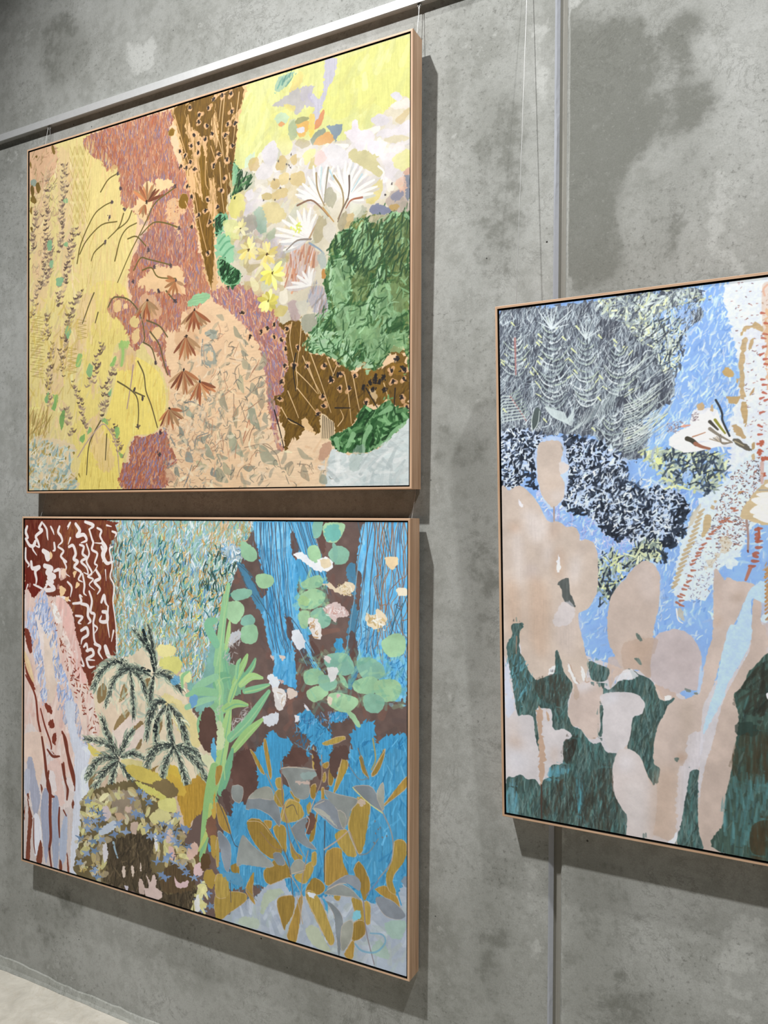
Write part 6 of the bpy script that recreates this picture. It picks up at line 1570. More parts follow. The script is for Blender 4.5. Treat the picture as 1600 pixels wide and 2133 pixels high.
S|2196,7 2190,99 2201,193 2224,292 2226,394 2252,471 2267,567 2307,650 2321,740|4b4a54|x=4.8 a=.85 y=3.4
S|2211,7 2216,95 2213,193 2224,280 2237,392 2242,483 2266,578 2284,672 2304,752|78b4d4|x=4.8 a=.85 y=3.4
S|2213,7 2225,96 2228,200 2242,281 2258,390 2259,468 2279,557 2313,654 2336,738|3c5064|x=4.8 a=.85 y=3.4
S|2218,7 2230,97 2238,193 2240,287 2247,385 2254,473 2272,574 2285,666 2302,764|2f6a92|x=4.8 a=.85 y=3.4
S|2241,7 2249,96 2243,195 2266,283 2281,378 2306,470 2322,568 2355,671 2381,747|78b4d4|x=4.7 a=.85 y=3.3
S|2245,7 2251,96 2250,194 2255,279 2267,374 2274,463 2287,566 2293,642 2301,751|56494c|x=4.8 a=.85 y=3.4
S|2259,7 2262,95 2262,194 2277,279 2278,379 2293,460 2312,580 2327,664 2351,765|4b4a54|x=4.7 a=.85 y=3.4
S|2270,7 2278,96 2277,198 2282,280 2302,383 2302,460 2322,553 2346,644 2357,747|78b4d4|x=4.7 a=.85 y=3.3
S|2279,7 2278,96 2292,197 2305,277 2318,385 2324,478 2342,578 2367,640 2392,754|78b4d4|x=4.7 a=.85 y=3.3
S|2282,7 2308,64 2337,121 2364,174 2374,230 2405,286 2433,338|3c4c5c|x=4.7 a=.85 y=3.3
S|2301,7 2318,65 2344,123 2369,177 2399,234 2417,292 2436,345|5d5054|x=4.7 a=.85 y=3.3
S|2317,6 2338,66 2357,125 2380,180 2412,239 2424,297 2451,352|8fc0d8|x=4.7 a=.85 y=3.3
S|2326,6 2357,67 2376,127 2399,183 2419,243 2441,302 2466,358|8fc0d8|x=4.7 a=.85 y=3.3
S|2344,6 2365,68 2393,129 2404,187 2425,248 2453,308 2481,364|5d5054|x=4.7 a=.85 y=3.3
S|2362,6 2376,69 2405,131 2419,190 2440,252 2471,313 2489,371|4b5866|x=4.7 a=.85 y=3.3
S|2366,6 2390,70 2410,133 2431,193 2454,256 2471,319 2505,377|4b5866|x=4.7 a=.85 y=3.3
S|2380,6 2403,71 2423,136 2443,196 2469,260 2486,324 2514,383|8fc0d8|x=4.7 a=.85 y=3.3
S|2400,6 2415,72 2444,138 2459,199 2482,264 2503,329 2523,390|5d5054|x=4.7 a=.85 y=3.3
S|2410,6 2427,73 2454,140 2472,202 2487,269 2509,335 2534,396|5d5054|x=4.7 a=.85 y=3.3
S|2429,6 2442,74 2471,142 2493,205 2504,273 2533,339 2545,403|3c4c5c|x=4.7 a=.85 y=3.3
S|2434,6 2459,75 2485,144 2493,209 2516,277 2536,345 2552,409|8fc0d8|x=4.6 a=.85 y=3.3
S|2453,5 2474,76 2498,146 2510,212 2531,281 2551,350 2573,415|3c4c5c|x=4.6 a=.85 y=3.3
S|2251,559 2285,613 2321,667 2348,721 2379,775 2412,828|74aac6|x=5 a=.9 y=3.3
S|2258,558 2299,613 2331,669 2363,723 2390,778 2419,833|4d4a52|x=5 a=.9 y=3.3
S|2266,558 2305,614 2336,670 2370,726 2403,781 2440,836|3c5468|x=5 a=.9 y=3.3
S|2273,557 2309,615 2342,672 2386,728 2420,784 2462,839|3c5468|x=5 a=.9 y=3.3
S|2281,557 2319,615 2365,673 2399,730 2435,787 2479,843|4d4a52|x=5 a=.9 y=3.3
S|2287,557 2325,616 2370,674 2406,733 2446,791 2493,847|74aac6|x=5 a=.9 y=3.3
S|2301,556 2339,616 2380,676 2418,735 2463,793 2506,851|74aac6|x=5 a=.9 y=3.3
S|2297,556 2354,616 2392,677 2436,737 2478,796 2531,854|3c5468|x=5 a=.9 y=3.3
S|2307,555 2361,617 2410,678 2452,739 2492,800 2537,859|74aac6|x=5 a=.9 y=3.3
S|2787,3 2768,113 2745,216 2742,318 2723,416 2706,526 2688,639 2684,738|6a5850|x=4.8 a=.9 y=3.2
S|2793,3 2772,114 2751,206 2737,307 2725,415 2705,523 2685,658 2665,731|86b8d2|x=4.8 a=.9 y=3.2
S|2803,3 2805,109 2798,208 2787,328 2780,413 2764,543 2769,617 2749,683|6a5850|x=4.8 a=.9 y=3.2
S|2824,3 2808,105 2799,206 2782,319 2756,422 2753,555 2732,614 2719,680|6a5850|x=4.8 a=.9 y=3.2
S|2841,3 2819,106 2794,209 2778,319 2764,451 2741,547 2725,618 2716,724|54505a|x=4.8 a=.9 y=3.2
S|2853,3 2849,109 2840,219 2830,318 2819,407 2819,532 2800,668 2803,719|6a5850|x=4.7 a=.9 y=3.2
S|2863,3 2850,109 2839,205 2823,330 2822,438 2798,507 2796,610 2786,710|3f5868|x=4.8 a=.9 y=3.2
S|2883,3 2875,106 2866,205 2866,305 2866,404 2861,512 2841,653 2845,726|54505a|x=4.7 a=.9 y=3.2
S|2888,3 2881,113 2859,204 2857,333 2839,435 2828,526 2813,645 2796,696|86b8d2|x=4.7 a=.9 y=3.2
S|2913,2 2887,105 2877,211 2866,326 2848,432 2839,506 2813,631 2801,722|6a5850|x=4.7 a=.9 y=3.2
S|2929,2 2912,106 2899,217 2902,313 2894,412 2877,513 2868,641 2870,721|3f5868|x=4.7 a=.9 y=3.1
S|2935,2 2924,108 2913,211 2891,320 2879,402 2873,539 2866,608 2855,698|3f5868|x=4.7 a=.9 y=3.1
S|2845,3 2854,94 2846,161 2864,243 2877,321 2871,405 2890,484 2879,555 2893,634|8a6250|x=5.3 a=.9 y=3.4
S|2864,3 2871,82 2864,189 2892,277 2844,318 2889,472 2887,461 2829,665 2842,771|9a6c50|x=5.3 a=.9 y=3.4
S|2880,3 2868,91 2896,186 2883,262 2854,328 2868,375 2899,454 2899,518 2902,775|9a6c50|x=5.2 a=.9 y=3.4
S|2893,2 2904,82 2903,167 2885,222 2895,343 2892,450 2921,459 2878,644 2846,695|9a6c50|x=5.2 a=.9 y=3.4
S|2917,2 2892,76 2913,184 2934,265 2921,304 2894,378 2901,536 2868,632 2895,764|9a6c50|x=5.2 a=.9 y=3.4
S|2914,2 2911,94 2935,179 2914,250 2918,344 2915,438 2918,530 2930,600 2946,632|a87858|x=5.2 a=.9 y=3.4
S|2926,2 2937,74 2950,176 2946,248 2904,329 2927,474 2934,533 2946,591 2933,741|9a6c50|x=5.2 a=.9 y=3.4
S|2954,2 2953,90 2932,188 2967,280 2961,380 2932,443 2923,469 2911,566 2949,755|7c5a50|x=5.2 a=.9 y=3.4
S|2964,2 2956,94 2949,158 2956,224 2950,338 2931,408 2965,510 2916,601 2945,693|a87858|x=5.2 a=.9 y=3.4
S|2961,2 2966,82 2964,190 2994,265 2995,318 2940,386 2948,544 2999,629 3009,591|7c5a50|x=5.2 a=.9 y=3.4
S|2993,2 2975,72 2975,192 2989,243 2976,308 2992,391 2954,460 3033,626 3014,664|9a6c50|x=5.2 a=.9 y=3.4
S|3000,2 2990,74 2980,188 2993,271 3003,357 3007,450 2972,451 2993,604 3025,618|6a5a60|x=5.2 a=.9 y=3.4
S|3009,2 3004,84 3007,181 3005,256 3026,345 2988,453 3016,480 2978,593 3041,727|6a5a60|x=5.2 a=.9 y=3.4
S|3025,2 3012,84 3025,156 3031,262 3031,331 3000,409 3022,517 3025,538 3018,716|7c5a50|x=5.2 a=.9 y=3.4
S|3030,2 3028,89 3035,161 3045,281 3000,314 3020,381 3014,571 3063,634 3050,656|9a6c50|x=5.2 a=.9 y=3.4
S|3030,2 3050,89 3025,178 3029,261 3018,336 3050,460 3020,529 3065,530 3041,721|9a6c50|x=5.2 a=.9 y=3.4
S|3022,437 2981,513 2949,625|44606e|x=5.2 y=3.6
S|3046,400 3014,482 3022,583|44606e|x=5.2 y=3.6
S|2746,3 2772,123|44606e|x=5.3 y=3.7
S|2906,24 2964,221 2981,243|44606e|x=5.2 y=3.6
S|2989,439 2957,587 2941,618|44606e|x=5.2 y=3.6
S|1903,254 1994,316 2084,449|44606e|x=5.8 y=4
S|1923,245 2024,331 2099,440|44606e|x=5.7 y=4
S|1913,270 1974,382 2075,490|44606e|x=5.8 y=4
S|2055,443 2153,565 2173,604|44606e|x=5.7 y=4
P|2269,558 2306,579 2316,680 2288,682 2269,621|5d4640|r=3.3 a=.85
P|2305,46 2343,123 2352,186 2315,202 2296,124|5d4640|r=3.3 a=.85
P|2490,121 2526,1 2597,1 2544,81 2526,181|5d4640|r=3.3 a=.85
P|2437,686 2473,699 2528,817 2510,849 2455,739|5d4640|r=3.3 a=.85
P|2704,605 2739,648 2748,752 2704,756 2687,682|5d4640|r=3.2 a=.85
P|1943,123 2044,169 2054,225 2004,243 1944,212|93bd98|r=1.2 t=b m=.07
P|2054,322 2133,311 2182,341 2162,382 2094,401 2054,370|9cc298|r=1.1 t=b m=.07
P|1863,436 1934,408 2015,412 2005,453 1914,482 1873,468|86b39c|r=1.2 t=b m=.07
P|1842,494 1934,489 1965,545 1904,622 1842,601 1811,554|a0c59c|r=1.2 t=b m=.07
P|1945,586 2005,558 2045,588 2015,630 1945,627|80ae9c|r=1.2 t=b m=.07
P|1945,643 2045,620 2065,691 2026,734 1945,725|93bd98|r=1.1 t=b m=.07
P|2417,153 2472,136 2508,189 2481,236 2426,215|9cc298|r=1.1 t=b m=.07
P|2553,181 2615,133 2686,162 2677,223 2607,240|86b39c|r=1.1 t=b m=.07
P|2526,13 2659,12 2642,80 2598,119 2535,104|a0c59c|r=1.1 t=b m=.07
P|2453,2 2517,1 2499,82 2454,90|80ae9c|r=1.1 t=b m=.07
P|2381,348 2491,305 2518,358 2436,392 2381,380|93bd98|r=1.1 t=b m=.07
P|2362,427 2454,384 2527,404 2527,449 2455,500 2362,497|9cc298|r=1.1 t=b m=.07
P|2436,524 2518,488 2572,539 2554,593 2473,606|86b39c|r=1.1 t=b m=.07
P|2353,529 2427,517 2418,603 2372,614|a0c59c|r=1.1 t=b m=.07
P|2546,754 2670,736 2722,792 2713,845 2617,862 2537,816|80ae9c|r=1.1 t=b m=.07
P|2391,876 2456,839 2528,863 2501,919 2410,937|93bd98|r=1.1 t=b m=.07
P|2419,967 2528,924 2555,975 2474,1030 2419,1013|9cc298|r=1.1 t=b m=.07
P|2501,873 2600,879 2609,931 2546,961 2492,928|86b39c|r=1.1 t=b m=.07
P|2555,983 2618,961 2740,977 2740,1022 2670,1068 2564,1043|a0c59c|r=1.1 t=b m=.07
P|2748,767 2824,745 2908,789 2900,849 2799,874 2748,819|80ae9c|r=1.1 t=b m=.07
P|2722,889 2833,848 2875,874 2842,944 2731,941|93bd98|r=1.1 t=b m=.07
P|2858,875 2958,851 3015,881 2991,956 2900,981 2858,942|9cc298|r=1 t=b m=.07
P|2782,965 2858,942 2917,979 2875,1043 2800,1037|86b39c|r=1.1 t=b m=.07
P|2899,650 2982,600 3038,625 3031,705 2957,734 2908,701|a0c59c|r=1 t=b m=.07
P|2598,248 2616,156 2580,119|80ae9c|r=1.1 t=b m=.07
P|2626,853 2661,873 2688,930 2644,905|93bd98|r=1.1 t=b m=.07
P|2670,1053 2723,1069 2766,1124 2740,1134|9cc298|r=1.1 t=b m=.07
P|2399,441 2353,474 2418,494|86b39c|r=1.1 t=b m=.07
F|2362,310 2527,312 2572,592 2363,614|9cc69c 66a08c a9cf9c 5f9a8c|n=40 l=60 w=22 g=50 j=50 a=.35 c=0
F|2400,767 3023,713 3023,982 2438,1050|9cc69c 6aa38e aad0a0 79b4a0|n=110 l=64 w=21 g=45 j=50 a=.3 c=0
P|2535,28 2615,20 2642,80 2580,111 2535,97|5aa6a8|r=4.1 a=.7
P|2344,459 2390,426 2427,463 2399,487|a2c488|r=2.8 a=.8
P|2324,186 2380,177 2426,215 2472,237 2490,213 2553,204 2589,248 2554,280 2472,283 2427,254 2334,210|e2e4e8|r=2.7
P|2499,220 2553,211 2571,249 2518,266|d8c8a8|r=2.7
P|2518,358 2572,348 2607,377 2669,336 2721,349 2721,387 2669,412 2616,399 2554,372|d5c4a8|r=2.7
P|2527,495 2599,453 2669,487 2687,524 2616,543 2599,567 2554,524|cdb9b4|r=2.7
P|2418,556 2473,553 2509,604 2501,666 2455,662 2427,602|dcd6d0|r=2.7
P|2316,633 2363,630 2400,689 2391,729 2344,733 2307,681|d9dde2|r=2.8
P|2546,831 2617,824 2608,878 2573,904|d8d8d6|r=2.7
P|2135,917 2183,904 2222,940 2212,981 2184,992 2154,963|d5dae2|r=2.8
P|2174,977 2232,979 2270,1006 2251,1095 2203,1100 2184,1039|d9d4d0|r=2.8
P|2279,974 2326,976 2345,1006 2289,1035|ccbcb0|r=2.8
P|2212,925 2251,929 2241,954|c0a8a4|r=2.8
P|2106,1160 2213,1123 2213,1170 2174,1207 2116,1199|d2d6dc|r=2.8
P|2327,1125 2355,1122 2360,1152 2336,1163|dadade|r=2.8
P|2392,1047 2429,1082 2410,1084|d8d8dc|r=2.8
P|2551,991 2582,995 2573,1034 2551,1021|d9cbb8|r=2.7
P|2609,969 2635,974 2618,991|d0b4b0|r=2.7
P|2915,201 2989,191 2989,235 2948,258|e0c8a0|r=2.6
P|2798,502 2849,514 2874,475 2932,530 2874,586 2807,568|e2d2b4|r=2.6
P|2989,359 3046,356 3046,393 2997,395|e2d8c0|r=2.6
P|2221,782 2260,787 2250,811 2226,805|d8c8bc|r=2.8
P|2154,796 2183,793 2173,818|cdb8b0|r=2.8
P|2528,763 2573,767 2564,799 2537,793|d6ccc8|r=2.7
P|1853,691 1925,661 1935,701 1864,756 1833,750|b9bcc0|r=2.9
F|2527,480 2669,487 2669,532 2545,533|b08a80 efe6e2 c9a49c|n=40 l=24 w=6.5 g=60 j=60 a=.8
F|2616,346 2721,349 2712,394 2634,391|b9a272 e8dcc0|n=22 l=32 w=6.4 g=50 j=50 b=.5
F|2807,509 2916,509 2899,577 2824,567|c0a878 f0ecdf|n=18 l=37 w=13 g=50 j=60
F|2427,563 2500,574 2482,652 2437,624|b8946c efe9e0|n=14 l=33 w=8 g=60 j=60 b=.4
F|2193,1007 2260,1015 2241,1080|c9b49c f2f0ee|n=12 l=34 w=8 g=60 j=60
P|1749,906 1874,869 1986,932 1956,1016 1865,1091 1813,1179 1750,1220|7cb08a|r=4.4 a=.9
S|1814,1574 1771,1168 1780,754 1842,388|8fbf8f|x=54 z=70 y=28
S|1752,1626 1814,1328 1854,1142|a2c784|x=62 z=80 y=32
S|1855,1322 1997,1189 2145,1004|7fb58c|x=46 z=60 y=24
S|1886,1383 1987,1272 2096,1177|98bf7c|x=43 z=55 y=22
S|1783,1662 1835,1530 1876,1385|74ab84|x=43 z=56 y=22
S|1749,881 1791,671 1811,455|8fbf8f|x=44 z=56 y=22
S|1822,792 1843,683 1853,609|a2c784|x=25 z=33 y=13
S|1854,1011 1812,834 1843,782|7fb58c|x=29 z=37 y=15
S|1885,983 1956,862 1986,802|98bf7c|x=32 z=42 y=17
S|1926,979 2016,880 2046,821|74ab84|x=28 z=37 y=15
S|1905,948 1915,866 1935,831|8fbf8f|x=22 z=28 y=11
S|1936,986 2016,929 2096,929|a2c784|x=36 z=46 y=18
S|1966,1023 2056,997 2145,964|7fb58c|x=32 z=41 y=16
S|1813,1147 1895,1104 1987,1102|98bf7c|x=40 z=51 y=20
S|1750,1005 1792,959 1854,945|74ab84|x=54 z=70 y=28
S|1750,955 1781,1026 1771,1118|8fbf8f|x=47 z=61 y=24
S|1854,1092 1885,1015 1905,972|a2c784|x=32 z=42 y=17
S|1820,1578 1777,1172 1786,758 1847,392|b4d08c|x=10 a=.6 y=5.9
S|1757,1630 1819,1332 1860,1146|6aa68c|x=10 a=.6 y=5.9
S|1860,1326 2002,1194 2150,1008|a9cc98|x=10 a=.6 y=5.7
S|1891,1387 1992,1276 2101,1181|b4d08c|x=10 a=.6 y=5.7
S|1789,1666 1840,1534 1881,1389|6aa68c|x=10 a=.6 y=5.8
S|1755,885 1796,675 1816,460|a9cc98|x=11 a=.6 y=5.9
S|1828,796 1848,688 1858,613|b4d08c|x=10 a=.6 y=5.8
S|1859,1015 1817,838 1848,786|6aa68c|x=10 a=.6 y=5.8
S|1890,987 1961,866 1991,807|a9cc98|x=10 a=.6 y=5.8
S|1931,983 2021,885 2051,826|b4d08c|x=10 a=.6 y=5.7
S|1910,952 1920,870 1940,836|6aa68c|x=10 a=.6 y=5.8
S|1941,990 2021,933 2101,933|a9cc98|x=10 a=.6 y=5.7
S|1971,1027 2061,1002 2150,968|b4d08c|x=10 a=.6 y=5.7
S|1818,1151 1901,1108 1992,1106|6aa68c|x=10 a=.6 y=5.8
S|1755,1009 1797,964 1859,949|a9cc98|x=10 a=.6 y=5.9
S|1755,960 1787,1031 1776,1123|b4d08c|x=11 a=.6 y=5.9
S|1859,1097 1890,1020 1910,977|6aa68c|x=10 a=.6 y=5.8
P|1751,1237 1803,1247 1814,1369 1751,1402|c9cfa8|r=2.9 a=.8
F|1853,707 1935,677 1925,791 1874,877 1812,850|b6b2b0 c6c2be a49c98|n=30 l=35 w=7 g=60 j=50 a=.8
F|1875,1205 1997,1109 2017,1131 1886,1269|b6b2b0 c6c2be a49c98|n=30 l=35 w=6.9 g=50 j=50 a=.8
F|1718,1075 1792,1083 1751,1253 1687,1178|b6b2b0 c6c2be|n=20 l=35 w=7.1 g=50 j=50 a=.6 c=0
S|1749,756 1685,645 1748,607|7fb894|x=55 z=66 y=27
S|1750,955 1643,1008 1568,1049|8fbf9a|x=40 z=49 y=20
S|1750,1055 1622,1060 1513,1097|8abb90|x=44 z=54 y=21
S|1513,1173 1644,1116 1750,1088|93c19c|x=33 z=40 y=16
S|1750,1129 1623,1236 1623,1353|86b488|x=33 z=40 y=16
S|1677,1396 1644,1300 1676,1179|9cc47c|x=26 z=31 y=12
S|1480,1050 1479,982 1534,943|8fbf8a|x=19 z=23 y=9
P|1535,1112 1600,1088 1590,1156 1557,1168|6f9fc4|r=3
P|1401,990 1457,984 1446,1036 1390,1034|5fa0c8|r=4.6 a=.8
P|1644,1183 1708,1159 1750,1220 1751,1386 1688,1428 1612,1355|5b443c|r=3.6
P|1709,1392 1740,1338 1751,1468 1720,1482|62a8cc|r=2.9
P|1634,1461 1709,1450 1751,1502 1741,1553 1666,1514|d9dcb4|r=3
S|1741,1521 1699,1735 1636,2106|8fb878|x=72 z=91 y=32
S|1752,1701 1710,1850 1625,2083|7fae80|x=32 z=41 y=15
S|1710,1750 1689,1903 1614,2052|b0bf70|x=26 z=33 y=12
P|1678,1855 1742,1811 1753,1941 1689,1953|7d5a48|r=3
P|1741,1661 1721,1814 1752,1809|c0a04c|r=2.9
P|1689,1987 1721,2013 1700,2043|4a90b8|r=3
P|1658,2185 1711,2140 1754,2205 1712,2265 1658,2227|a38840|r=3
P|1710,1949 1753,1941 1753,2057 1721,2063|a88c44|r=2.9
P|1636,2089 1690,2053 1711,2115 1647,2170|5a442c|r=3
P|1856,1757 1998,1586 2176,1589 2252,1545 2439,1545 2583,1521 2706,1410 2859,1312 3056,1268 3058,2041 2708,2130 2311,2192 2089,2163 1940,2205 1858,2240 1774,2135 1795,1949|4a94bd|r=6.9 t=v m=.12
F|1856,1757 2176,1589 2583,1521 3056,1268 3058,2041 2311,2192 1858,2240|2a6f9e 5cabd4 2f7cae 75bade 3d86b0|n=420 l=66 w=11 g=80 j=28 a=.5
P|1907,1414 2038,1370 2058,1608 1978,1703 1938,1677 1866,1542|5f463f|r=5.8 t=b m=.12
P|2308,1316 2383,1305 2420,1362 2383,1414 2290,1421 2252,1403|604740|r=5.5 t=b m=.12
P|1794,1661 1846,1644 1867,1788 1836,1761|584440|r=4.4
P|1754,2453 1858,2387 1909,2310 2010,2270 2177,2112 2235,2084 2311,2161 2385,2159 2531,2126 2690,2074 2793,2088 2960,2063 3049,1949 3058,2452 2577,2465 2236,2446|a3aebb|r=4.1 t=b m=.06
F|1858,2428 2177,2168 2708,2123 3041,2008 3042,2428 2532,2431|b2bac6 959fb0 bcc3cb a8b2ac a2b0ac|n=140 l=92 w=32 g=60 j=40 a=.45
P|2090,2291 2138,2176 2254,2158 2158,2251 2100,2329|a9b5a2|r=2.8
P|1930,2427 1960,2379 2070,2360 2061,2427|b0bda8|r=2.9 a=.8
P|2919,2183 3042,2138 3026,2229 2961,2253|9db8ac|r=2.6 a=.9
P|2404,2341 2478,2307 2550,2381 2568,2429 2460,2419|b4bda6|r=2.7
P|2828,2354 2895,2277 2945,2360 2862,2374|9fb4aa|r=2.6
P|1754,2288 1960,2233 1980,2277 1858,2379 1796,2435 1754,2445|a18843|r=1.2 t=v m=.12 G=c4ae98
P|1753,2172 1837,2171 1848,2275 1754,2305|ab934d|r=1.2 t=v m=.12 G=c4ae98
P|1989,1798 2088,1772 2186,1857 2244,1924 2177,1985 2089,1956 2019,1889|937839|r=1.1 t=v m=.12 G=c4ae98
P|2108,1776 2166,1765 2157,1815|a58642|r=1.1 t=v m=.12 G=c4ae98
P|2176,1803 2262,1779 2272,1910 2253,1922|a18843|r=1.1 t=v m=.12 G=c4ae98
P|2234,1697 2281,1618 2356,1621 2393,1692 2310,1746 2243,1751|ab934d|r=1.1 t=v m=.12 G=c4ae98
P|2157,2021 2234,1958 2310,2051 2273,2075 2148,2142 2109,2079|937839|r=1.1 t=v m=.12 G=c4ae98
P|1980,2196 2040,2094 2030,2217 2050,2285 2000,2248|a58642|r=1.1 t=v m=.12 G=c4ae98
P|2300,1858 2338,1913 2385,1927 2366,1977 2310,1942|a18843|r=1.1 t=v m=.12 G=c4ae98
P|2329,2055 2440,1946 2459,1988 2404,2078|ab934d|r=1.1 t=v m=.12 G=c4ae98
P|2404,2124 2459,2035 2531,2057 2522,2105 2441,2139|937839|r=1.1 t=v m=.12 G=c4ae98
P|2540,1879 2637,1829 2655,1901 2690,1976 2620,2014 2540,2055|a58642|r=1.1 t=v m=.12 G=c4ae98
P|2698,1637 2749,1523 2826,1547 2809,1676 2784,1800 2750,1836 2689,1713|a18843|r=1.1 t=v m=.12 G=c4ae98
P|2602,1760 2672,1717 2707,1770 2742,1846 2690,1864 2628,1816|ab934d|r=1.1 t=v m=.12 G=c4ae98
P|2725,1931 2759,1879 2810,1943 2827,2006 2793,2088 2768,2041|937839|r=1.1 t=v m=.12 G=c4ae98
P|2861,2006 2919,1978 2977,2001 3009,2074 2944,2053 2869,2018|a58642|r=1 t=v m=.12 G=c4ae98
P|2976,1725 3041,1712 3041,1806 2968,1923 2985,2007 2936,1989 2927,1917 2960,1830|a18843|r=1 t=v m=.12 G=c4ae98
P|2404,2147 2486,2128 2594,2331 2577,2389 2532,2347|ab934d|r=1.1 t=v m=.12 G=c4ae98
P|2206,2224 2292,2173 2330,2180 2320,2276 2273,2350 2255,2378|937839|r=1.1 t=v m=.12 G=c4ae98
P|2292,2361 2367,2164 2386,2183 2340,2435 2283,2426|a58642|r=1.1 t=v m=.12 G=c4ae98
P|2708,2093 2776,2099 2794,2251 2777,2263|a18843|r=1.1 t=v m=.12 G=c4ae98
P|2793,2095 2827,2102 2828,2198 2802,2212|ab934d|r=1.1 t=v m=.12 G=c4ae98
P|2717,2233 2785,2201 2794,2273 2717,2330|937839|r=1.1 t=v m=.12 G=c4ae98
P|2674,2394 2726,2321 2717,2428 2665,2426|a58642|r=1.1 t=v m=.12 G=c4ae98
P|2592,1519 2645,1329 2689,1353 2636,1466 2601,1525|a18843|r=1.1 t=v m=.12 G=c4ae98
P|2520,1255 2645,1200 2662,1221 2547,1267|ab934d|r=1.1 t=v m=.12 G=c4ae98
P|2834,1382 2917,1230 2901,1313 2859,1386|937839|r=1 t=v m=.12 G=c4ae98
P|2910,1539 3048,1363 3048,1421 2943,1519|a58642|r=1 t=v m=.12 G=c4ae98
P|2185,1603 2243,1554 2253,1663 2195,1657|a18843|r=1.1 t=v m=.12 G=c4ae98
P|2195,1514 2233,1500 2243,1562 2204,1560|ab934d|r=1.1 t=v m=.12 G=c4ae98
P|2758,1305 2775,1295 2800,1365 2817,1407 2775,1377|937839|r=1.1 t=v m=.12 G=c4ae98
P|2107,1313 2126,1294 2165,1463 2156,1521 2126,1422|a58642|r=1.1 t=v m=.12 G=c4ae98
P|2008,1367 2048,1393 2117,1495 2077,1477|a18843|r=1.1 t=v m=.12 G=c4ae98
P|2448,1350 2457,1287 2475,1385 2494,1443 2457,1426|ab934d|r=1.1 t=v m=.12 G=c4ae98
P|2565,1394 2592,1420 2583,1483 2557,1479|937839|r=1.1 t=v m=.12 G=c4ae98
P|2520,1378 2556,1357 2556,1388 2530,1400|a58642|r=1.1 t=v m=.12 G=c4ae98
P|2521,1432 2539,1421 2539,1467 2521,1477|a18843|r=1.1 t=v m=.12 G=c4ae98
P|2412,1634 2439,1606 2439,1661 2421,1679|ab934d|r=1.1 t=v m=.12 G=c4ae98
P|2439,1514 2476,1500 2467,1579 2439,1576|937839|r=1.1 t=v m=.12 G=c4ae98
P|2512,1517 2530,1514 2530,1591 2512,1579|a58642|r=1.1 t=v m=.12 G=c4ae98
P|2300,1576 2347,1623 2365,1604 2309,1566|a18843|r=1.1 t=v m=.12 G=c4ae98
P|2449,1898 2477,1885 2477,1954 2449,1967|ab934d|r=1.1 t=v m=.12 G=c4ae98
P|2476,1669 2485,1675 2458,1819 2431,1817|937839|r=1.1 t=v m=.12 G=c4ae98
P|1752,1726 1815,1764 1867,1886 1846,1898 1773,1854|a58642|r=1.2 t=v m=.12 G=c4ae98
P|2594,2104 2638,2094 2629,2126 2603,2124|a18843|r=1.1 t=v m=.12 G=c4ae98
P|1753,1957 1774,1953 1774,2102 1753,2106|ab934d|r=1.2 t=v m=.12 G=c4ae98
P|1868,2090 1919,2071 1929,2126 1878,2129|937839|r=1.2 t=v m=.12 G=c4ae98
P|1751,1519 1793,1496 1793,1554 1752,1627|a58642|r=1.2 t=v m=.12 G=c4ae98
P|2233,1445 2365,1417 2475,1416 2484,1445 2430,1484 2430,1569 2375,1602 2319,1581 2271,1502|8a8f8c|r=.8 t=b m=.1 G=b9aea4
P|1979,1727 2008,1641 2088,1620 2176,1636 2224,1691 2224,1786 2157,1735 2058,1713|7d8488|r=.9 t=b m=.1 G=b9aea4
P|1998,1659 2068,1591 2156,1568 2176,1636 2088,1644|94968c|r=.9 t=b m=.1 G=b9aea4
P|2458,1634 2512,1579 2575,1575 2654,1630 2672,1702 2619,1727 2530,1682|858c94|r=.8 t=b m=.1 G=b9aea4
P|2530,1522 2619,1530 2749,1538 2707,1605 2672,1702 2619,1621 2557,1571|8a8f8c|r=.8 t=b m=.1 G=b9aea4
P|2715,1476 2826,1450 2876,1508 2902,1578 2818,1541|7d8488|r=.8 t=b m=.1 G=b9aea4
P|2876,1457 2909,1422 2910,1569 2868,1510|94968c|r=.8 t=b m=.1 G=b9aea4
P|1763,1906 1826,1927 1867,1984 1857,2117 1816,2109|858c94|r=.9 t=b m=.1 G=b9aea4
P|1909,2074 1949,1895 2019,1929 2099,1970 2186,2023 2089,2052 1959,2063|8a8f8c|r=.9 t=b m=.1 G=b9aea4
P|2310,1778 2412,1696 2403,1799 2476,1869 2394,1863 2338,1835|7d8488|r=.8 t=b m=.1 G=b9aea4
P|2310,1989 2357,1948 2403,1969 2385,2020 2301,2046|94968c|r=.8 t=b m=.1 G=b9aea4
P|2549,2076 2673,1973 2759,1976 2759,2043 2673,2018|858c94|r=.8 t=b m=.1 G=b9aea4
P|2531,2103 2655,2029 2776,2092 2708,2085 2603,2102|8a8f8c|r=.8 t=b m=.1 G=b9aea4
P|2540,2147 2621,2173 2656,2248 2630,2436 2612,2334 2594,2210|7d8488|r=.8 t=b m=.1 G=b9aea4
P|2647,2265 2717,2218 2708,2325 2647,2401|94968c|r=.8 t=b m=.1 G=b9aea4
P|2861,2057 2952,2044 3042,2102 3001,2141 2911,2134|858c94|r=.8 t=b m=.1 G=b9aea4
P|1876,1606 1958,1601 1938,1694 1877,1680|8a8f8c|r=.9 t=b m=.1 G=b9aea4
P|2177,1954 2234,1942 2263,1999 2206,2011|7d8488|r=.8 t=b m=.1 G=b9aea4
P|2619,1621 2672,1641 2655,1720|94968c|r=.8 t=b m=.1 G=b9aea4
P|2583,1292 2671,1250 2689,1322 2636,1345 2601,1449 2565,1379|5a4640|r=2.7
P|2448,1312 2493,1344 2521,1462 2475,1439|5a423c|r=2.7
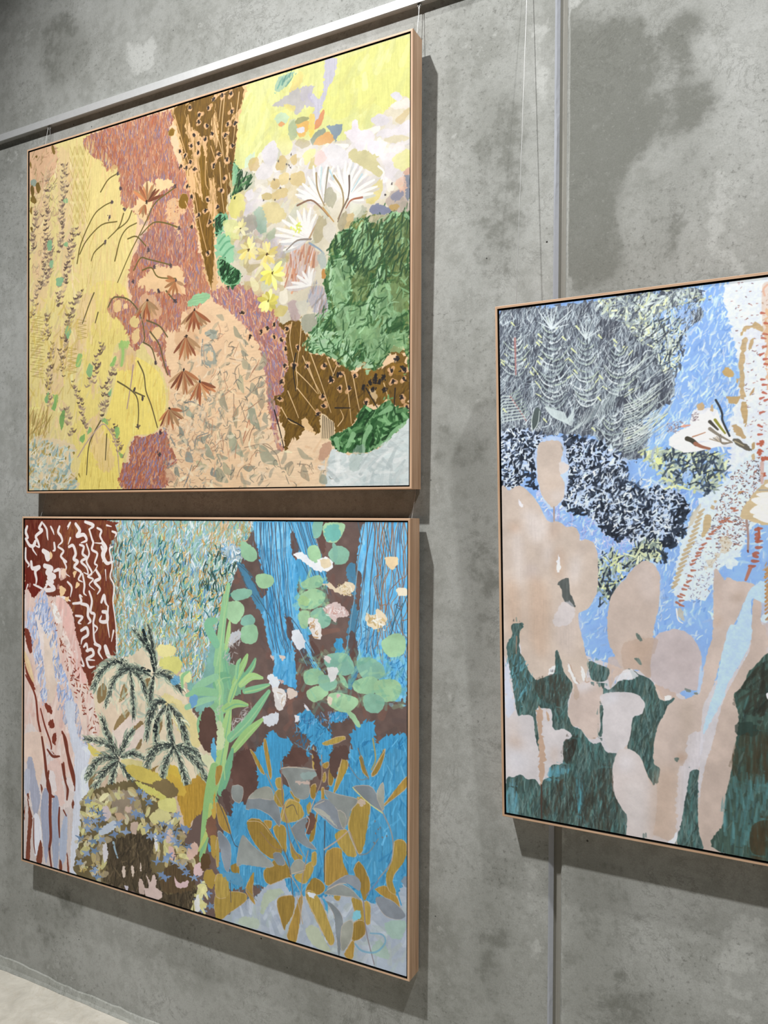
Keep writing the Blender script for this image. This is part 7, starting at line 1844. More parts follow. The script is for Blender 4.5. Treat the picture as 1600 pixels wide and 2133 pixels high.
P|2403,1768 2439,1668 2476,1708 2431,1793|6a4c40|r=2.7
P|2458,1634 2521,1638 2575,1674 2619,1719 2548,1679 2458,1650|b9b6a4|r=2.2 a=.7
P|2374,1454 2475,1431 2457,1472 2384,1484|8fa4a0|r=2.2 a=.8
P|2337,1507 2430,1492 2421,1509 2365,1518|c9b0a4|r=4.1 a=.8
P|2750,1545 2792,1538 2784,1569 2758,1566|c3b09c|r=4
S|2233,1406 2243,1601 2272,1753 2310,1887 2366,1946|8a7068|x=8 a=.9 y=5.9
S|2127,1493 2185,1587 2253,1686 2329,1829 2394,1925|a08c74|x=8 a=.9 y=5.9
S|2253,1914 2291,1993 2320,2174|6f625c|x=8 a=.9 y=5.9
S|2535,1697 2531,1858 2531,2042|4a4a50|x=7.1 a=.9 y=4.9
S|2422,1888 2385,2043 2376,2161 2367,2319|9c8a7c|x=8 a=.9 y=5.8
S|2412,1689 2430,1716 2403,1799|bfa898|x=7.2 a=.9 y=5
S|2531,1858 2620,1787 2689,1721|b8a090|x=9 a=.9 y=6.6
S|2698,1727 2750,1836|9a8a80|x=8 a=.9 y=5.6
S|2902,1578 2951,1664 2968,1748 2952,1846 2877,1950|8f8f90|x=10 a=.9 y=7.3
S|2759,1842 2818,1815 2877,1729|77848a|x=7.9 a=.9 y=5.5
S|2785,2090 2802,2249 2853,2421|857c80|x=9 a=.9 y=6.5
S|2301,2053 2348,2106 2385,2159|b49c88|x=7.2 a=.9 y=5
S|1752,1693 1815,1797 1888,1947 1919,1966|4a4a50|x=7 a=.9 y=4.9
S|1857,2117 1868,2311|5a5458|x=7 a=.9 y=4.9
S|1970,2198 2060,2258|8a8478|x=5.7 a=.9 y=4
S|2697,1366 2758,1424 2817,1407|6f8490|x=8 a=.9 y=5.6
S|2749,1254 2817,1415|7a7468|x=6.9 a=.9 y=4.8
S|2511,1326 2512,1464 2476,1554 2439,1653|9c8a7c|x=7.1 a=.9 y=5
S|2348,2176 2386,2314|b09a80|x=8 a=.9 y=5.8
S|2467,1579 2430,1662|c0a898|x=5.5 a=.9 y=3.8
S|2877,1958 2802,2056|7080a0|x=7.9 a=.9 y=5.5
S|2441,2131 2404,2132|b8a48c|x=8 a=.9 y=5.8
S|2327,1282 2429,1322|5f7f90|x=5.5 a=.9 y=3.9
S|2842,1189 2859,1297 2834,1360|a9985c|x=10 a=.9 y=7.4
S|2272,1667 2319,1643 2347,1693|5f5650|x=6.1 a=.9 y=4.3
S|2088,1844 2176,1914 2253,1922|8c7058|x=6.2 a=.9 y=4.3
S|1989,1798 2088,1788 2176,1858|cdb8a0|x=5.1 a=.7 y=3.4
S|2234,1753 2281,1626 2356,1621|cdb8a0|x=5 a=.7 y=3.3
S|2749,1530 2826,1554 2810,1683|cdb8a0|x=4.8 a=.7 y=3.2
S|2540,1879 2540,2047|cdb8a0|x=4.9 a=.7 y=3.3
S|2404,2155 2532,2340|cdb8a0|x=4.9 a=.7 y=3.3
S|2645,1329 2592,1519|cdb8a0|x=4.8 a=.7 y=3.2
S|2917,1237 2834,1382|cdb8a0|x=4.7 a=.7 y=3.1
S|2310,2044 2404,2000|cdb8a0|x=5 a=.7 y=3.3
S|2698,1644 2689,1721 2750,1836|cdb8a0|x=4.8 a=.7 y=3.2
S|2976,1732 2960,1830|cdb8a0|x=4.7 a=.7 y=3.1
S|2549,2083 2664,2020 2776,2092|cdb8a0|x=4.8 a=.7 y=3.2
S|2530,1583 2458,1634 2530,1682|cdb8a0|x=4.9 a=.7 y=3.3
S|2715,1476 2809,1542 2902,1578|cdb8a0|x=4.8 a=.7 y=3.2
S|2233,1445 2309,1426 2475,1416|cdb8a0|x=5 a=.7 y=3.3
S|2715,1476 2809,1542 2902,1585|c9c884|x=5.3
P|2422,2128 2477,2123 2459,2150 2432,2149|cfd6e0|r=2.7
S|2734,2341 2777,2367 2862,2352 2920,2286 2903,2246 2828,2257|6f9fb8|x=12 a=.8 y=7.9
P|2725,2171 2768,2146 2760,2193 2717,2210|7dbccc|r=2.7
P|2513,2130 2549,2160 2559,2219 2531,2172|4a9cc4|r=2.7
S|3009,1907 2993,1983 3017,2057|4a94be|x=13 y=7.7
P|1795,2155 1929,2126 1960,2192 1878,2202|5a90b0|r=4.3 d=.3
P|3017,1927 3049,1898 3049,1956|7c8a98|r=2.6
B|2856,1638 2877,1678 2927,1705 2902,1717 2852,1756 2860,1703 2889,1668|7c6c68|o=6.3
'''
painting('framed_painting', 'large garden painting with palms, blue water and lily pads, oak frame, below the yellow painting',
         (-2.43425, -0.08249, 1.69045), (0.00000, -0.99987, -0.01603), (1.00000, -0.00004, 0.00220), (-0.00220, -0.01603, 0.99987), 1.5455, 1.2370, OPS_2, '685650', 12, (1.14, 1.15, 1.18))

OPS_3 = '''
P|0,7 1841,-11 1859,2378 -38,2536|8db2e6|s=0 t=b m=.05
F|0,-16 1203,-10 1202,1679 -27,1798|a9c8f0 7ba4e0 c4d9f5 9bbdec|n=1500 l=37 w=10 g=70 j=35 b=.15 a=.7
F|803,-24 1074,-8 1082,607 799,634 653,846 719,414|dbe8f8 c9ddf6 e6eefa|n=330 l=30 w=5.9 g=66 j=25 b=.1 a=.65
F|182,861 367,1000 651,1088 651,1199 586,1267 410,1182 204,977|b3b4e6 cdd2f2 a9aee0 dfe2f6 8ea8e2|n=260 l=34 w=5.9 g=70 j=40 b=.15 a=.85
F|879,702 1147,651 1110,855 957,894 838,1021 798,849|b8bfe8 7f9fe0 d6def6|n=130 l=30 w=5.9 g=75 j=40 b=.15
F|651,1155 838,1021 795,1391 793,1763 541,1427|dbe8f8 c4daf6 7fa8e4|n=230 l=31 w=6.6 g=66 j=25 b=.1 a=.7
P|-24,1628 428,1685 561,1719 752,1745 894,1861 974,1744 1184,1453 1852,1428 1859,2378 -38,2561|cfcacc|r=2.2 t=b m=.03
F|803,-24 1074,-8 1082,607 799,634 653,846 719,414|7fa8e2 a9c8f2 dbe8f8 c2d8f6|n=420 l=32 w=8 g=66 j=22 b=.08 a=.75
F|276,862 799,763 1074,-8 1529,17 1534,1450 954,1746 359,1714|7ea8e4 9cc0f0 b9d3f6 86aee8 cfe0f8 a6c6f2|n=1700 l=25 w=6.7 g=64 j=20 b=.08 a=.75
P|1055,-21 1529,-21 1532,882 1082,875 1035,645 1083,401 1036,192|dfe5f2|r=6 t=f m=.03
P|1082,772 1202,714 1220,898 1110,1082 1053,1230 995,1232 936,1362 836,1388 796,1325 847,1107 918,936 996,874|d5e2f5|r=6.3 t=f m=.03
F|1065,11 1529,17 1532,727 1147,712 1092,361|7d4a3c 94543f 6a4a48 a8705a|n=520 l=6.8 w=3.4 g=5 j=40 a=.8 c=0
F|1054,812 1129,763 1166,774 1128,979 1072,1146 976,1148 957,1042|5f4a44 8a5440 4f4648 a5745a|n=430 l=8 w=4 g=5 j=50 a=.85 c=0
F|857,1150 976,1042 995,1211 946,1351 876,1386|7a6a70 94665a 6c6a78|n=150 l=7.3 w=3.2 g=5 j=50 a=.8 c=0
S|1181,39 1178,114 1181,228|d9b48c|x=40 a=.5 y=36
P|1174,166 1188,153 1191,266 1184,341 1188,455 1181,455|d6ab80|r=4 a=.8 d=.2
S|1158,147 1171,150|b5634e|x=11 a=.9 y=6
S|1171,191 1185,195|b5634e|x=11 a=.9 y=6
S|1168,236 1182,240|b5634e|x=11 a=.9 y=6
S|1161,252 1175,257|b5634e|x=11 a=.9 y=6.1
S|1165,290 1178,289|b5634e|x=11 a=.9 y=6.1
S|1154,323 1168,317|b5634e|x=11 a=.9 y=6.1
S|1168,343 1182,342|b5634e|x=11 a=.9 y=6.1
S|1158,427 1171,428|b5634e|x=11 a=.9 y=6.1
S|1164,450 1178,451|b5634e|x=11 a=.9 y=6.1
S|1164,482 1178,489|b5634e|x=11 a=.9 y=6.1
S|1154,508 1168,503|b5634e|x=11 a=.9 y=6.1
S|1171,517 1185,512|b5634e|x=11 a=.9 y=6.1
S|1154,568 1168,564|b5634e|x=11 a=.9 y=6.1
S|1147,620 1161,629|b5634e|x=11 a=.9 y=6.1
S|1147,660 1161,660|b5634e|x=11 a=.9 y=6.1
S|1143,700 1157,701|b5634e|x=11 a=.9 y=6.1
S|1150,726 1164,733|b5634e|x=11 a=.9 y=6.1
S|1171,363 1185,366|b5634e|x=11 a=.9 y=6.1
S|1181,32 1166,49 1171,76|d9a58a|x=8 a=.7
P|1095,195 1116,198 1140,185 1164,203 1167,226 1140,216 1112,209 1095,222 1077,236 1081,225|bda276|r=2 t=h m=.1
P|1091,245 1109,250 1098,295 1094,371 1091,448 1094,502 1080,501 1077,447 1073,370 1077,301|bda276|r=2.5 t=h m=.1 a=.92
P|1116,259 1133,253 1122,290 1112,296|bda276|r=1.6
P|1006,383 1024,365 1045,379 1052,402 1042,409 1017,400|c0a26c|r=1.2
P|1020,489 1048,495 1080,489 1063,523 1034,517|bda276|r=2.1
P|1080,524 1101,525 1105,587 1098,625 1084,586|bda276|r=2.5 t=h m=.1
P|1045,615 1073,624 1101,672 1069,663 1052,639|bfa57c|r=1.7
P|1063,419 1070,419 1070,442 1064,434|bda276|r=1.2
P|1115,488 1133,459 1129,478 1119,492|b99a72|r=1.6
P|1091,195 1116,183 1171,196 1171,302 1109,296 1112,373 1108,488|dccbb4|a=.15
P|1,9 219,13 474,11 596,2 902,10 916,82 931,138 864,194 841,310 818,368 811,427 807,474 741,526 671,579 702,622 670,743 550,739 468,644 385,632 321,629 212,619 149,638 -3,690|646b75|r=6.6 t=v m=.14
F|1,9 219,13 474,11 596,2 902,10 916,82 931,138 864,194 841,310 818,368 811,427 807,474 741,526 671,579 702,622 670,743 550,739 468,644 385,632 321,629 212,619 149,638 -3,690|3f434d 4c515c 5b626c 8a949c 343842 a3aeb4|n=1900 l=53 w=6.6 g=72 j=26 b=.08 a=.75
F|1,9 219,13 474,11 596,2 902,10 916,82 931,138 864,194 841,310 818,368 811,427 807,474 741,526 671,579 702,622 670,743 550,739 468,644 385,632 321,629 212,619 149,638 -3,690|c3cfd2 9aa8ae 7b868e d9e2e2 b4c2c4|n=1250 l=48 w=4.8 g=70 j=30 b=.1 a=.75
P|494,104 555,87 579,147 546,193 501,196 481,153|3d3f49|r=9 a=.55 d=.25
P|703,479 788,445 806,486 730,534 632,536 552,507 572,475|3f424b|r=9 a=.45 d=.3
P|-1,596 212,598 211,641 2,668|3a3d46|r=9 a=.5 d=.3
P|386,500 449,504 439,642 393,632|3b3e47|r=6.7 a=.5 d=.25
F|1,9 219,13 474,11 596,2 902,10 916,82 931,138 864,194 841,310 818,368 811,427 807,474 741,526 671,579 702,622 670,743 550,739 468,644 385,632 321,629 212,619 149,638 -3,690|d9e2e2 c6d0d2 4a4f5a 3d424c aeb8bc|n=900 l=44 w=3.9 g=80 j=24 b=.1 a=.65
F|454,13 902,10 920,90 808,124 751,166 712,258 654,212 595,132 514,90|c3d0c4 d5dec4 b2c0b2 dfe4b0 5f6670 4a505c cdd8d6 8d98a0|n=430 l=43 w=9 g=30 j=50 b=.12 a=.85
F|732,107 916,74 864,194 841,310 818,364 750,302 735,200|98b8e4 a9c4ea 7fa6e0|n=170 l=40 w=8 g=75 j=35 b=.1 a=.8
F|713,137 827,130 842,231 826,348 750,342|3f4854 2f3844 cfdcdc dde6c4 a8b8b0 e6eecb|n=190 l=38 w=6.8 g=65 j=40 b=.1 a=.85 c=0
S|258,61 262,279 266,497|aab6ba|x=7.3 a=.9 y=5.5
S|258,87 247,80 235,55|b8c6b4|x=6.8 z=6.6 a=.85 y=2.7
S|258,97 247,89 236,66|3a3f48|x=5.5 a=.6 y=2.7
S|258,78 269,75 280,61|a5b3b0|x=6.8 z=6.6 a=.85 y=2.7
S|258,87 269,85 279,71|3a3f48|x=5.4 a=.6 y=2.7
S|259,103 241,94 223,64|a5b3b0|x=6.8 z=6.6 a=.85 y=2.7
S|258,113 241,103 225,75|3a3f48|x=5.5 a=.6 y=2.7
S|258,113 273,109 288,89|c3cfcc|x=6.8 z=6.6 a=.85 y=2.7
S|259,134 234,124 209,93|b8c6b4|x=6.8 z=6.6 a=.85 y=2.7
S|259,144 234,133 211,104|3a3f48|x=5.5 a=.6 y=2.7
S|259,131 273,128 286,114|dbe3e0|x=6.8 z=6.6 a=.85 y=2.7
S|281,117 288,113|d3d9a8|x=7.7 y=4.5
S|259,140 272,138 285,124|3a3f48|x=5.4 a=.6 y=2.7
S|259,162 233,149 206,116|a5b3b0|x=6.8 z=6.6 a=.85 y=2.7
S|259,171 233,159 209,126|3a3f48|x=5.5 a=.6 y=2.7
S|259,167 285,158 311,124|c3cfcc|x=6.8 z=6.6 a=.85 y=2.7
S|260,185 239,175 219,146|dbe3e0|x=6.8 z=6.6 a=.85 y=2.7
S|260,184 286,179 312,155|dbe3e0|x=6.8 z=6.6 a=.85 y=2.7
S|260,194 286,188 309,164|3a3f48|x=5.4 a=.6 y=2.7
S|260,212 229,200 197,166|c3cfcc|x=6.8 z=6.6 a=.85 y=2.7
S|210,177 192,162|d3d9a8|x=7.8 y=4.6
S|260,222 229,209 200,176|3a3f48|x=5.5 a=.6 y=2.7
S|260,216 296,212 331,190|a5b3b0|x=6.8 z=6.6 a=.85 y=2.7
S|260,226 295,222 327,200|3a3f48|x=5.4 a=.6 y=2.7
S|261,245 232,235 202,209|c3cfcc|x=6.8 z=6.6 a=.85 y=2.7
S|261,254 231,245 205,220|3a3f48|x=5.5 a=.6 y=2.7
S|261,239 286,229 311,192|dbe3e0|x=6.8 z=6.6 a=.85 y=2.7
S|261,259 236,248 211,216|b8c6b4|x=6.8 z=6.6 a=.85 y=2.7
S|261,268 236,257 214,227|3a3f48|x=5.5 a=.6 y=2.7
S|261,271 305,256 349,203|b8c6b4|x=6.8 z=6.6 a=.85 y=2.7
S|261,281 305,266 344,212|3a3f48|x=5.4 a=.6 y=2.7
S|262,289 230,277 198,244|dbe3e0|x=6.9 z=6.6 a=.85 y=2.7
S|211,255 193,240|d3d9a8|x=7.8 y=4.6
S|262,296 299,290 335,263|a5b3b0|x=6.8 z=6.6 a=.85 y=2.7
S|321,272 341,261|d3d9a8|x=7.7 y=4.5
S|262,306 298,300 331,273|3a3f48|x=5.4 a=.6 y=2.7
S|262,315 226,299 189,255|c3cfcc|x=6.9 z=6.6 a=.85 y=2.7
S|262,319 303,307 343,263|a5b3b0|x=6.8 z=6.6 a=.85 y=2.7
S|262,329 303,317 339,272|3a3f48|x=5.4 a=.6 y=2.7
S|263,348 219,333 175,291|a5b3b0|x=6.9 z=6.6 a=.85 y=2.7
S|262,358 219,343 179,302|3a3f48|x=5.5 a=.6 y=2.7
S|263,341 292,330 321,291|a5b3b0|x=6.8 z=6.6 a=.85 y=2.7
S|263,350 292,339 318,301|3a3f48|x=5.5 a=.6 y=2.7
S|263,369 232,356 200,318|a5b3b0|x=6.9 z=6.6 a=.85 y=2.7
S|263,379 232,365 204,328|3a3f48|x=5.5 a=.6 y=2.7
S|263,364 305,350 346,299|dbe3e0|x=6.8 z=6.6 a=.85 y=2.7
S|263,374 305,359 342,309|3a3f48|x=5.4 a=.6 y=2.7
S|264,393 217,368 170,297|dbe3e0|x=6.9 z=6.7 a=.85 y=2.8
S|188,326 162,289|d3d9a8|x=7.8 y=4.6
S|264,402 216,377 174,308|3a3f48|x=5.5 a=.6 y=2.8
S|264,386 308,377 352,342|b8c6b4|x=6.8 z=6.6 a=.85 y=2.7
S|334,355 359,339|d3d9a8|x=7.7 y=4.5
S|264,417 226,400 188,350|a5b3b0|x=6.9 z=6.6 a=.85 y=2.8
S|264,426 226,409 192,361|3a3f48|x=5.5 a=.6 y=2.8
S|264,421 293,413 321,383|dbe3e0|x=6.8 z=6.6 a=.85 y=2.7
S|264,430 292,422 318,393|3a3f48|x=5.5 a=.6 y=2.7
S|264,451 223,429 182,366|dbe3e0|x=6.9 z=6.7 a=.85 y=2.8
S|199,391 176,358|d3d9a8|x=7.8 y=4.6
S|264,461 223,439 186,376|3a3f48|x=5.5 a=.6 y=2.8
S|265,439 297,433 329,408|c3cfcc|x=6.8 z=6.6 a=.85 y=2.7
S|265,449 297,443 325,418|3a3f48|x=5.5 a=.6 y=2.7
S|265,465 225,454 185,422|a5b3b0|x=6.9 z=6.7 a=.85 y=2.8
S|201,432 179,419|d3d9a8|x=7.8 y=4.6
S|265,475 225,463 189,432|3a3f48|x=5.5 a=.6 y=2.8
S|265,464 296,456 327,425|a5b3b0|x=6.8 z=6.6 a=.85 y=2.7
S|265,473 296,465 324,435|3a3f48|x=5.5 a=.6 y=2.7
S|265,496 234,484 202,451|a5b3b0|x=6.9 z=6.7 a=.85 y=2.8
S|265,498 300,485 334,441|a5b3b0|x=6.8 z=6.6 a=.85 y=2.7
S|265,507 300,494 331,451|3a3f48|x=5.5 a=.6 y=2.7
S|419,146 419,322 420,498|aab6ba|x=7.1 a=.9 y=5.4
S|419,166 406,159 393,138|dbe3e0|x=6.7 z=6.5 a=.85 y=2.7
S|419,175 406,168 395,148|3a3f48|x=5.4 a=.6 y=2.7
S|419,164 437,162 455,147|dbe3e0|x=6.7 z=6.4 a=.85 y=2.7
S|419,205 401,196 383,171|b8c6b4|x=6.7 z=6.5 a=.85 y=2.7
S|419,204 436,196 453,168|a5b3b0|x=6.7 z=6.4 a=.85 y=2.7
S|419,213 436,206 451,178|3a3f48|x=5.3 a=.6 y=2.7
S|419,231 401,225 384,206|a5b3b0|x=6.7 z=6.5 a=.85 y=2.7
S|419,240 401,234 386,216|3a3f48|x=5.4 a=.6 y=2.7
S|419,226 441,223 462,204|b8c6b4|x=6.7 z=6.4 a=.85 y=2.7
S|419,235 441,232 460,214|3a3f48|x=5.3 a=.6 y=2.7
S|419,251 400,243 382,217|a5b3b0|x=6.7 z=6.5 a=.85 y=2.7
S|419,260 400,252 384,228|3a3f48|x=5.4 a=.6 y=2.7
S|419,257 437,251 455,229|a5b3b0|x=6.7 z=6.5 a=.85 y=2.7
S|419,266 437,260 454,238|3a3f48|x=5.3 a=.6 y=2.7
S|419,280 392,267 365,228|c3cfcc|x=6.7 z=6.5 a=.85 y=2.7
S|375,242 360,224|d3d9a8|x=7.6 y=4.5
S|419,289 392,276 367,238|3a3f48|x=5.4 a=.6 y=2.7
S|419,280 444,272 470,239|c3cfcc|x=6.7 z=6.5 a=.85 y=2.7
S|419,289 444,281 467,249|3a3f48|x=5.3 a=.6 y=2.7
S|419,299 383,282 347,236|a5b3b0|x=6.7 z=6.5 a=.85 y=2.7
S|419,308 383,291 351,246|3a3f48|x=5.4 a=.6 y=2.7
S|419,301 444,293 469,261|b8c6b4|x=6.7 z=6.5 a=.85 y=2.7
S|419,310 444,302 466,271|3a3f48|x=5.3 a=.6 y=2.7
S|419,335 383,317 346,267|b8c6b4|x=6.7 z=6.5 a=.85 y=2.7
S|419,336 455,325 491,283|a5b3b0|x=6.7 z=6.4 a=.85 y=2.7
S|419,364 389,355 358,330|a5b3b0|x=6.7 z=6.5 a=.85 y=2.7
S|419,373 389,364 361,340|3a3f48|x=5.4 a=.6 y=2.7
S|419,363 452,357 484,332|b8c6b4|x=6.7 z=6.5 a=.85 y=2.7
S|419,372 451,366 480,342|3a3f48|x=5.3 a=.6 y=2.7
S|419,380 386,366 353,324|dbe3e0|x=6.7 z=6.5 a=.85 y=2.7
S|419,389 386,375 356,334|3a3f48|x=5.4 a=.6 y=2.7
S|419,384 446,374 473,334|b8c6b4|x=6.7 z=6.5 a=.85 y=2.7
S|419,419 380,408 341,377|dbe3e0|x=6.7 z=6.5 a=.85 y=2.7
S|419,422 447,410 475,371|b8c6b4|x=6.7 z=6.5 a=.85 y=2.7
S|464,385 479,367|d3d9a8|x=7.6 y=4.4
S|419,431 447,420 472,381|3a3f48|x=5.4 a=.6 y=2.7
S|419,443 386,432 353,402|c3cfcc|x=6.7 z=6.5 a=.85 y=2.7
S|419,452 386,442 357,412|3a3f48|x=5.4 a=.6 y=2.7
S|419,442 462,434 504,399|c3cfcc|x=6.7 z=6.5 a=.85 y=2.7
S|420,466 393,455 366,422|b8c6b4|x=6.7 z=6.5 a=.85 y=2.7
S|420,471 453,466 487,443|dbe3e0|x=6.7 z=6.5 a=.85 y=2.7
S|419,481 453,475 483,453|3a3f48|x=5.4 a=.6 y=2.7
S|420,496 389,480 359,432|dbe3e0|x=6.8 z=6.5 a=.85 y=2.7
S|420,506 389,489 362,442|3a3f48|x=5.4 a=.6 y=2.7
S|420,496 451,485 482,445|dbe3e0|x=6.7 z=6.5 a=.85 y=2.7
S|79,136 79,230 79,324|aab6ba|x=7.4 a=.9 y=5.6
S|79,153 66,147 53,126|c3cfcc|x=7 z=6.7 a=.85 y=2.8
S|79,163 66,156 54,136|3a3f48|x=5.6 a=.6 y=2.8
S|79,153 93,150 108,135|b8c6b4|x=7 z=6.7 a=.85 y=2.8
S|79,187 60,179 42,155|c3cfcc|x=7 z=6.8 a=.85 y=2.8
S|79,197 60,188 43,165|3a3f48|x=5.6 a=.6 y=2.8
S|79,181 100,173 122,140|dbe3e0|x=7 z=6.7 a=.85 y=2.8
S|79,191 100,182 120,151|3a3f48|x=5.6 a=.6 y=2.8
S|79,201 49,188 18,151|b8c6b4|x=7 z=6.8 a=.85 y=2.8
S|79,211 48,198 21,161|3a3f48|x=5.6 a=.6 y=2.8
S|79,203 99,197 119,171|b8c6b4|x=7 z=6.7 a=.85 y=2.8
S|79,213 99,207 117,182|3a3f48|x=5.6 a=.6 y=2.8
S|79,231 52,221 26,191|a5b3b0|x=7 z=6.8 a=.85 y=2.8
S|79,241 52,230 28,202|3a3f48|x=5.6 a=.6 y=2.8
S|79,228 107,218 136,183|c3cfcc|x=7 z=6.7 a=.85 y=2.8
S|125,195 141,180|d3d9a8|x=7.9 y=4.6
S|79,237 107,228 133,193|3a3f48|x=5.6 a=.6 y=2.8
S|79,260 53,248 27,215|a5b3b0|x=7 z=6.8 a=.85 y=2.8
S|38,226 23,212|d3d9a8|x=8 y=4.7
S|78,269 53,258 30,226|3a3f48|x=5.6 a=.6 y=2.8
S|79,252 116,241 153,202|b8c6b4|x=6.9 z=6.7 a=.85 y=2.8
S|79,261 116,251 149,212|3a3f48|x=5.6 a=.6 y=2.8
S|79,282 44,271 9,242|b8c6b4|x=7 z=6.8 a=.85 y=2.8
S|23,251 3,239|d3d9a8|x=8 y=4.7
S|78,292 43,281 12,252|3a3f48|x=5.6 a=.6 y=2.8
S|79,273 104,268 130,247|dbe3e0|x=7 z=6.7 a=.85 y=2.8
S|120,253 134,245|d3d9a8|x=7.9 y=4.6
S|79,297 50,282 21,241|c3cfcc|x=7 z=6.8 a=.85 y=2.8
S|78,306 50,292 24,252|3a3f48|x=5.6 a=.6 y=2.8
S|79,294 108,282 138,241|a5b3b0|x=7 z=6.7 a=.85 y=2.8
S|79,303 108,292 135,252|3a3f48|x=5.6 a=.6 y=2.8
S|79,318 42,307 6,273|c3cfcc|x=7 z=6.8 a=.85 y=2.8
S|78,328 42,316 9,284|3a3f48|x=5.6 a=.6 y=2.8
S|78,326 111,314 143,271|a5b3b0|x=7 z=6.7 a=.85 y=2.8
S|130,287 148,267|d3d9a8|x=7.9 y=4.6
S|78,336 111,324 140,281|3a3f48|x=5.6 a=.6 y=2.8
S|572,228 567,343 562,458|aab6ba|x=7 a=.9 y=5.3
S|571,251 561,244 551,220|dbe3e0|x=6.6 z=6.3 a=.85 y=2.6
S|555,227 549,219|d3d9a8|x=7.5 y=4.4
S|571,260 561,253 552,230|3a3f48|x=5.3 a=.6 y=2.6
S|571,255 582,250 594,232|a5b3b0|x=6.6 z=6.3 a=.85 y=2.6
S|589,236 595,231|d3d9a8|x=7.4 y=4.4
S|571,264 582,259 593,242|3a3f48|x=5.2 a=.6 y=2.6
S|570,270 548,260 526,231|a5b3b0|x=6.6 z=6.4 a=.85 y=2.6
S|570,279 548,269 528,241|3a3f48|x=5.3 a=.6 y=2.6
S|570,271 588,264 605,237|b8c6b4|x=6.5 z=6.3 a=.85 y=2.6
S|598,246 608,235|d3d9a8|x=7.4 y=4.4
S|570,280 588,273 604,247|3a3f48|x=5.2 a=.6 y=2.6
S|569,296 552,288 535,264|a5b3b0|x=6.6 z=6.4 a=.85 y=2.6
S|569,305 552,297 537,274|3a3f48|x=5.3 a=.6 y=2.6
S|569,309 598,298 626,258|dbe3e0|x=6.5 z=6.3 a=.85 y=2.6
S|615,273 631,254|d3d9a8|x=7.4 y=4.3
S|569,318 598,307 623,268|3a3f48|x=5.2 a=.6 y=2.6
S|568,322 541,309 514,273|a5b3b0|x=6.6 z=6.4 a=.85 y=2.6
S|568,331 541,318 517,284|3a3f48|x=5.3 a=.6 y=2.6
S|568,321 609,315 650,286|dbe3e0|x=6.5 z=6.3 a=.85 y=2.6
S|568,331 609,324 646,295|3a3f48|x=5.2 a=.6 y=2.6
S|567,357 536,344 506,308|dbe3e0|x=6.6 z=6.4 a=.85 y=2.6
S|567,358 599,350 632,317|dbe3e0|x=6.6 z=6.3 a=.85 y=2.6
S|567,367 599,359 629,326|3a3f48|x=5.2 a=.6 y=2.6
S|566,375 533,358 500,309|b8c6b4|x=6.6 z=6.4 a=.85 y=2.6
S|566,384 533,367 503,320|3a3f48|x=5.3 a=.6 y=2.6
S|566,373 593,367 620,342|b8c6b4|x=6.6 z=6.3 a=.85 y=2.6
S|566,382 593,376 618,352|3a3f48|x=5.2 a=.6 y=2.6
S|565,401 536,388 507,352|dbe3e0|x=6.6 z=6.4 a=.85 y=2.6
S|565,408 611,402 656,373|b8c6b4|x=6.6 z=6.3 a=.85 y=2.6
S|565,417 610,411 651,382|3a3f48|x=5.2 a=.6 y=2.6
S|564,434 522,414 480,360|c3cfcc|x=6.6 z=6.4 a=.85 y=2.7
S|564,433 604,417 645,361|b8c6b4|x=6.6 z=6.3 a=.85 y=2.6
S|563,449 531,439 500,410|dbe3e0|x=6.6 z=6.4 a=.85 y=2.6
S|513,419 495,407|d3d9a8|x=7.5 y=4.4
S|563,458 531,448 503,420|3a3f48|x=5.3 a=.6 y=2.6
S|563,456 595,451 628,429|c3cfcc|x=6.6 z=6.4 a=.85 y=2.6
S|615,435 633,427|d3d9a8|x=7.4 y=4.4
S|562,465 595,460 625,438|3a3f48|x=5.3 a=.6 y=2.6
S|543,531 542,622 542,714|aab6ba|x=7.1 a=.9 y=5.3
S|543,560 531,555 519,536|c3cfcc|x=6.6 z=6.4 a=.85 y=2.7
S|543,569 531,564 520,546|3a3f48|x=5.3 a=.6 y=2.7
S|543,547 558,543 573,524|dbe3e0|x=6.6 z=6.4 a=.85 y=2.6
S|543,556 558,552 572,533|3a3f48|x=5.3 a=.6 y=2.6
S|543,584 520,576 497,552|b8c6b4|x=6.7 z=6.4 a=.85 y=2.7
S|543,593 520,585 499,562|3a3f48|x=5.3 a=.6 y=2.7
S|543,580 565,574 588,550|dbe3e0|x=6.6 z=6.4 a=.85 y=2.6
S|543,589 565,583 585,559|3a3f48|x=5.3 a=.6 y=2.6
S|543,613 515,600 487,558|b8c6b4|x=6.7 z=6.4 a=.85 y=2.7
S|542,622 515,609 490,568|3a3f48|x=5.3 a=.6 y=2.7
S|543,606 565,596 588,562|c3cfcc|x=6.6 z=6.4 a=.85 y=2.6
S|543,615 565,605 586,572|3a3f48|x=5.3 a=.6 y=2.6
S|542,636 497,622 452,581|a5b3b0|x=6.7 z=6.5 a=.85 y=2.7
S|542,645 497,631 457,592|3a3f48|x=5.3 a=.6 y=2.7
S|542,634 574,627 606,599|a5b3b0|x=6.6 z=6.4 a=.85 y=2.6
S|542,664 510,648 477,600|c3cfcc|x=6.7 z=6.5 a=.85 y=2.7
S|542,673 509,657 480,610|3a3f48|x=5.3 a=.6 y=2.7
S|542,659 571,647 600,606|c3cfcc|x=6.6 z=6.4 a=.85 y=2.6
S|589,621 605,602|d3d9a8|x=7.5 y=4.4
S|542,668 571,656 597,616|3a3f48|x=5.3 a=.6 y=2.6
S|542,691 501,678 459,639|a5b3b0|x=6.7 z=6.5 a=.85 y=2.7
S|542,701 500,687 463,649|3a3f48|x=5.3 a=.6 y=2.7
S|542,681 580,673 618,646|c3cfcc|x=6.6 z=6.4 a=.85 y=2.6
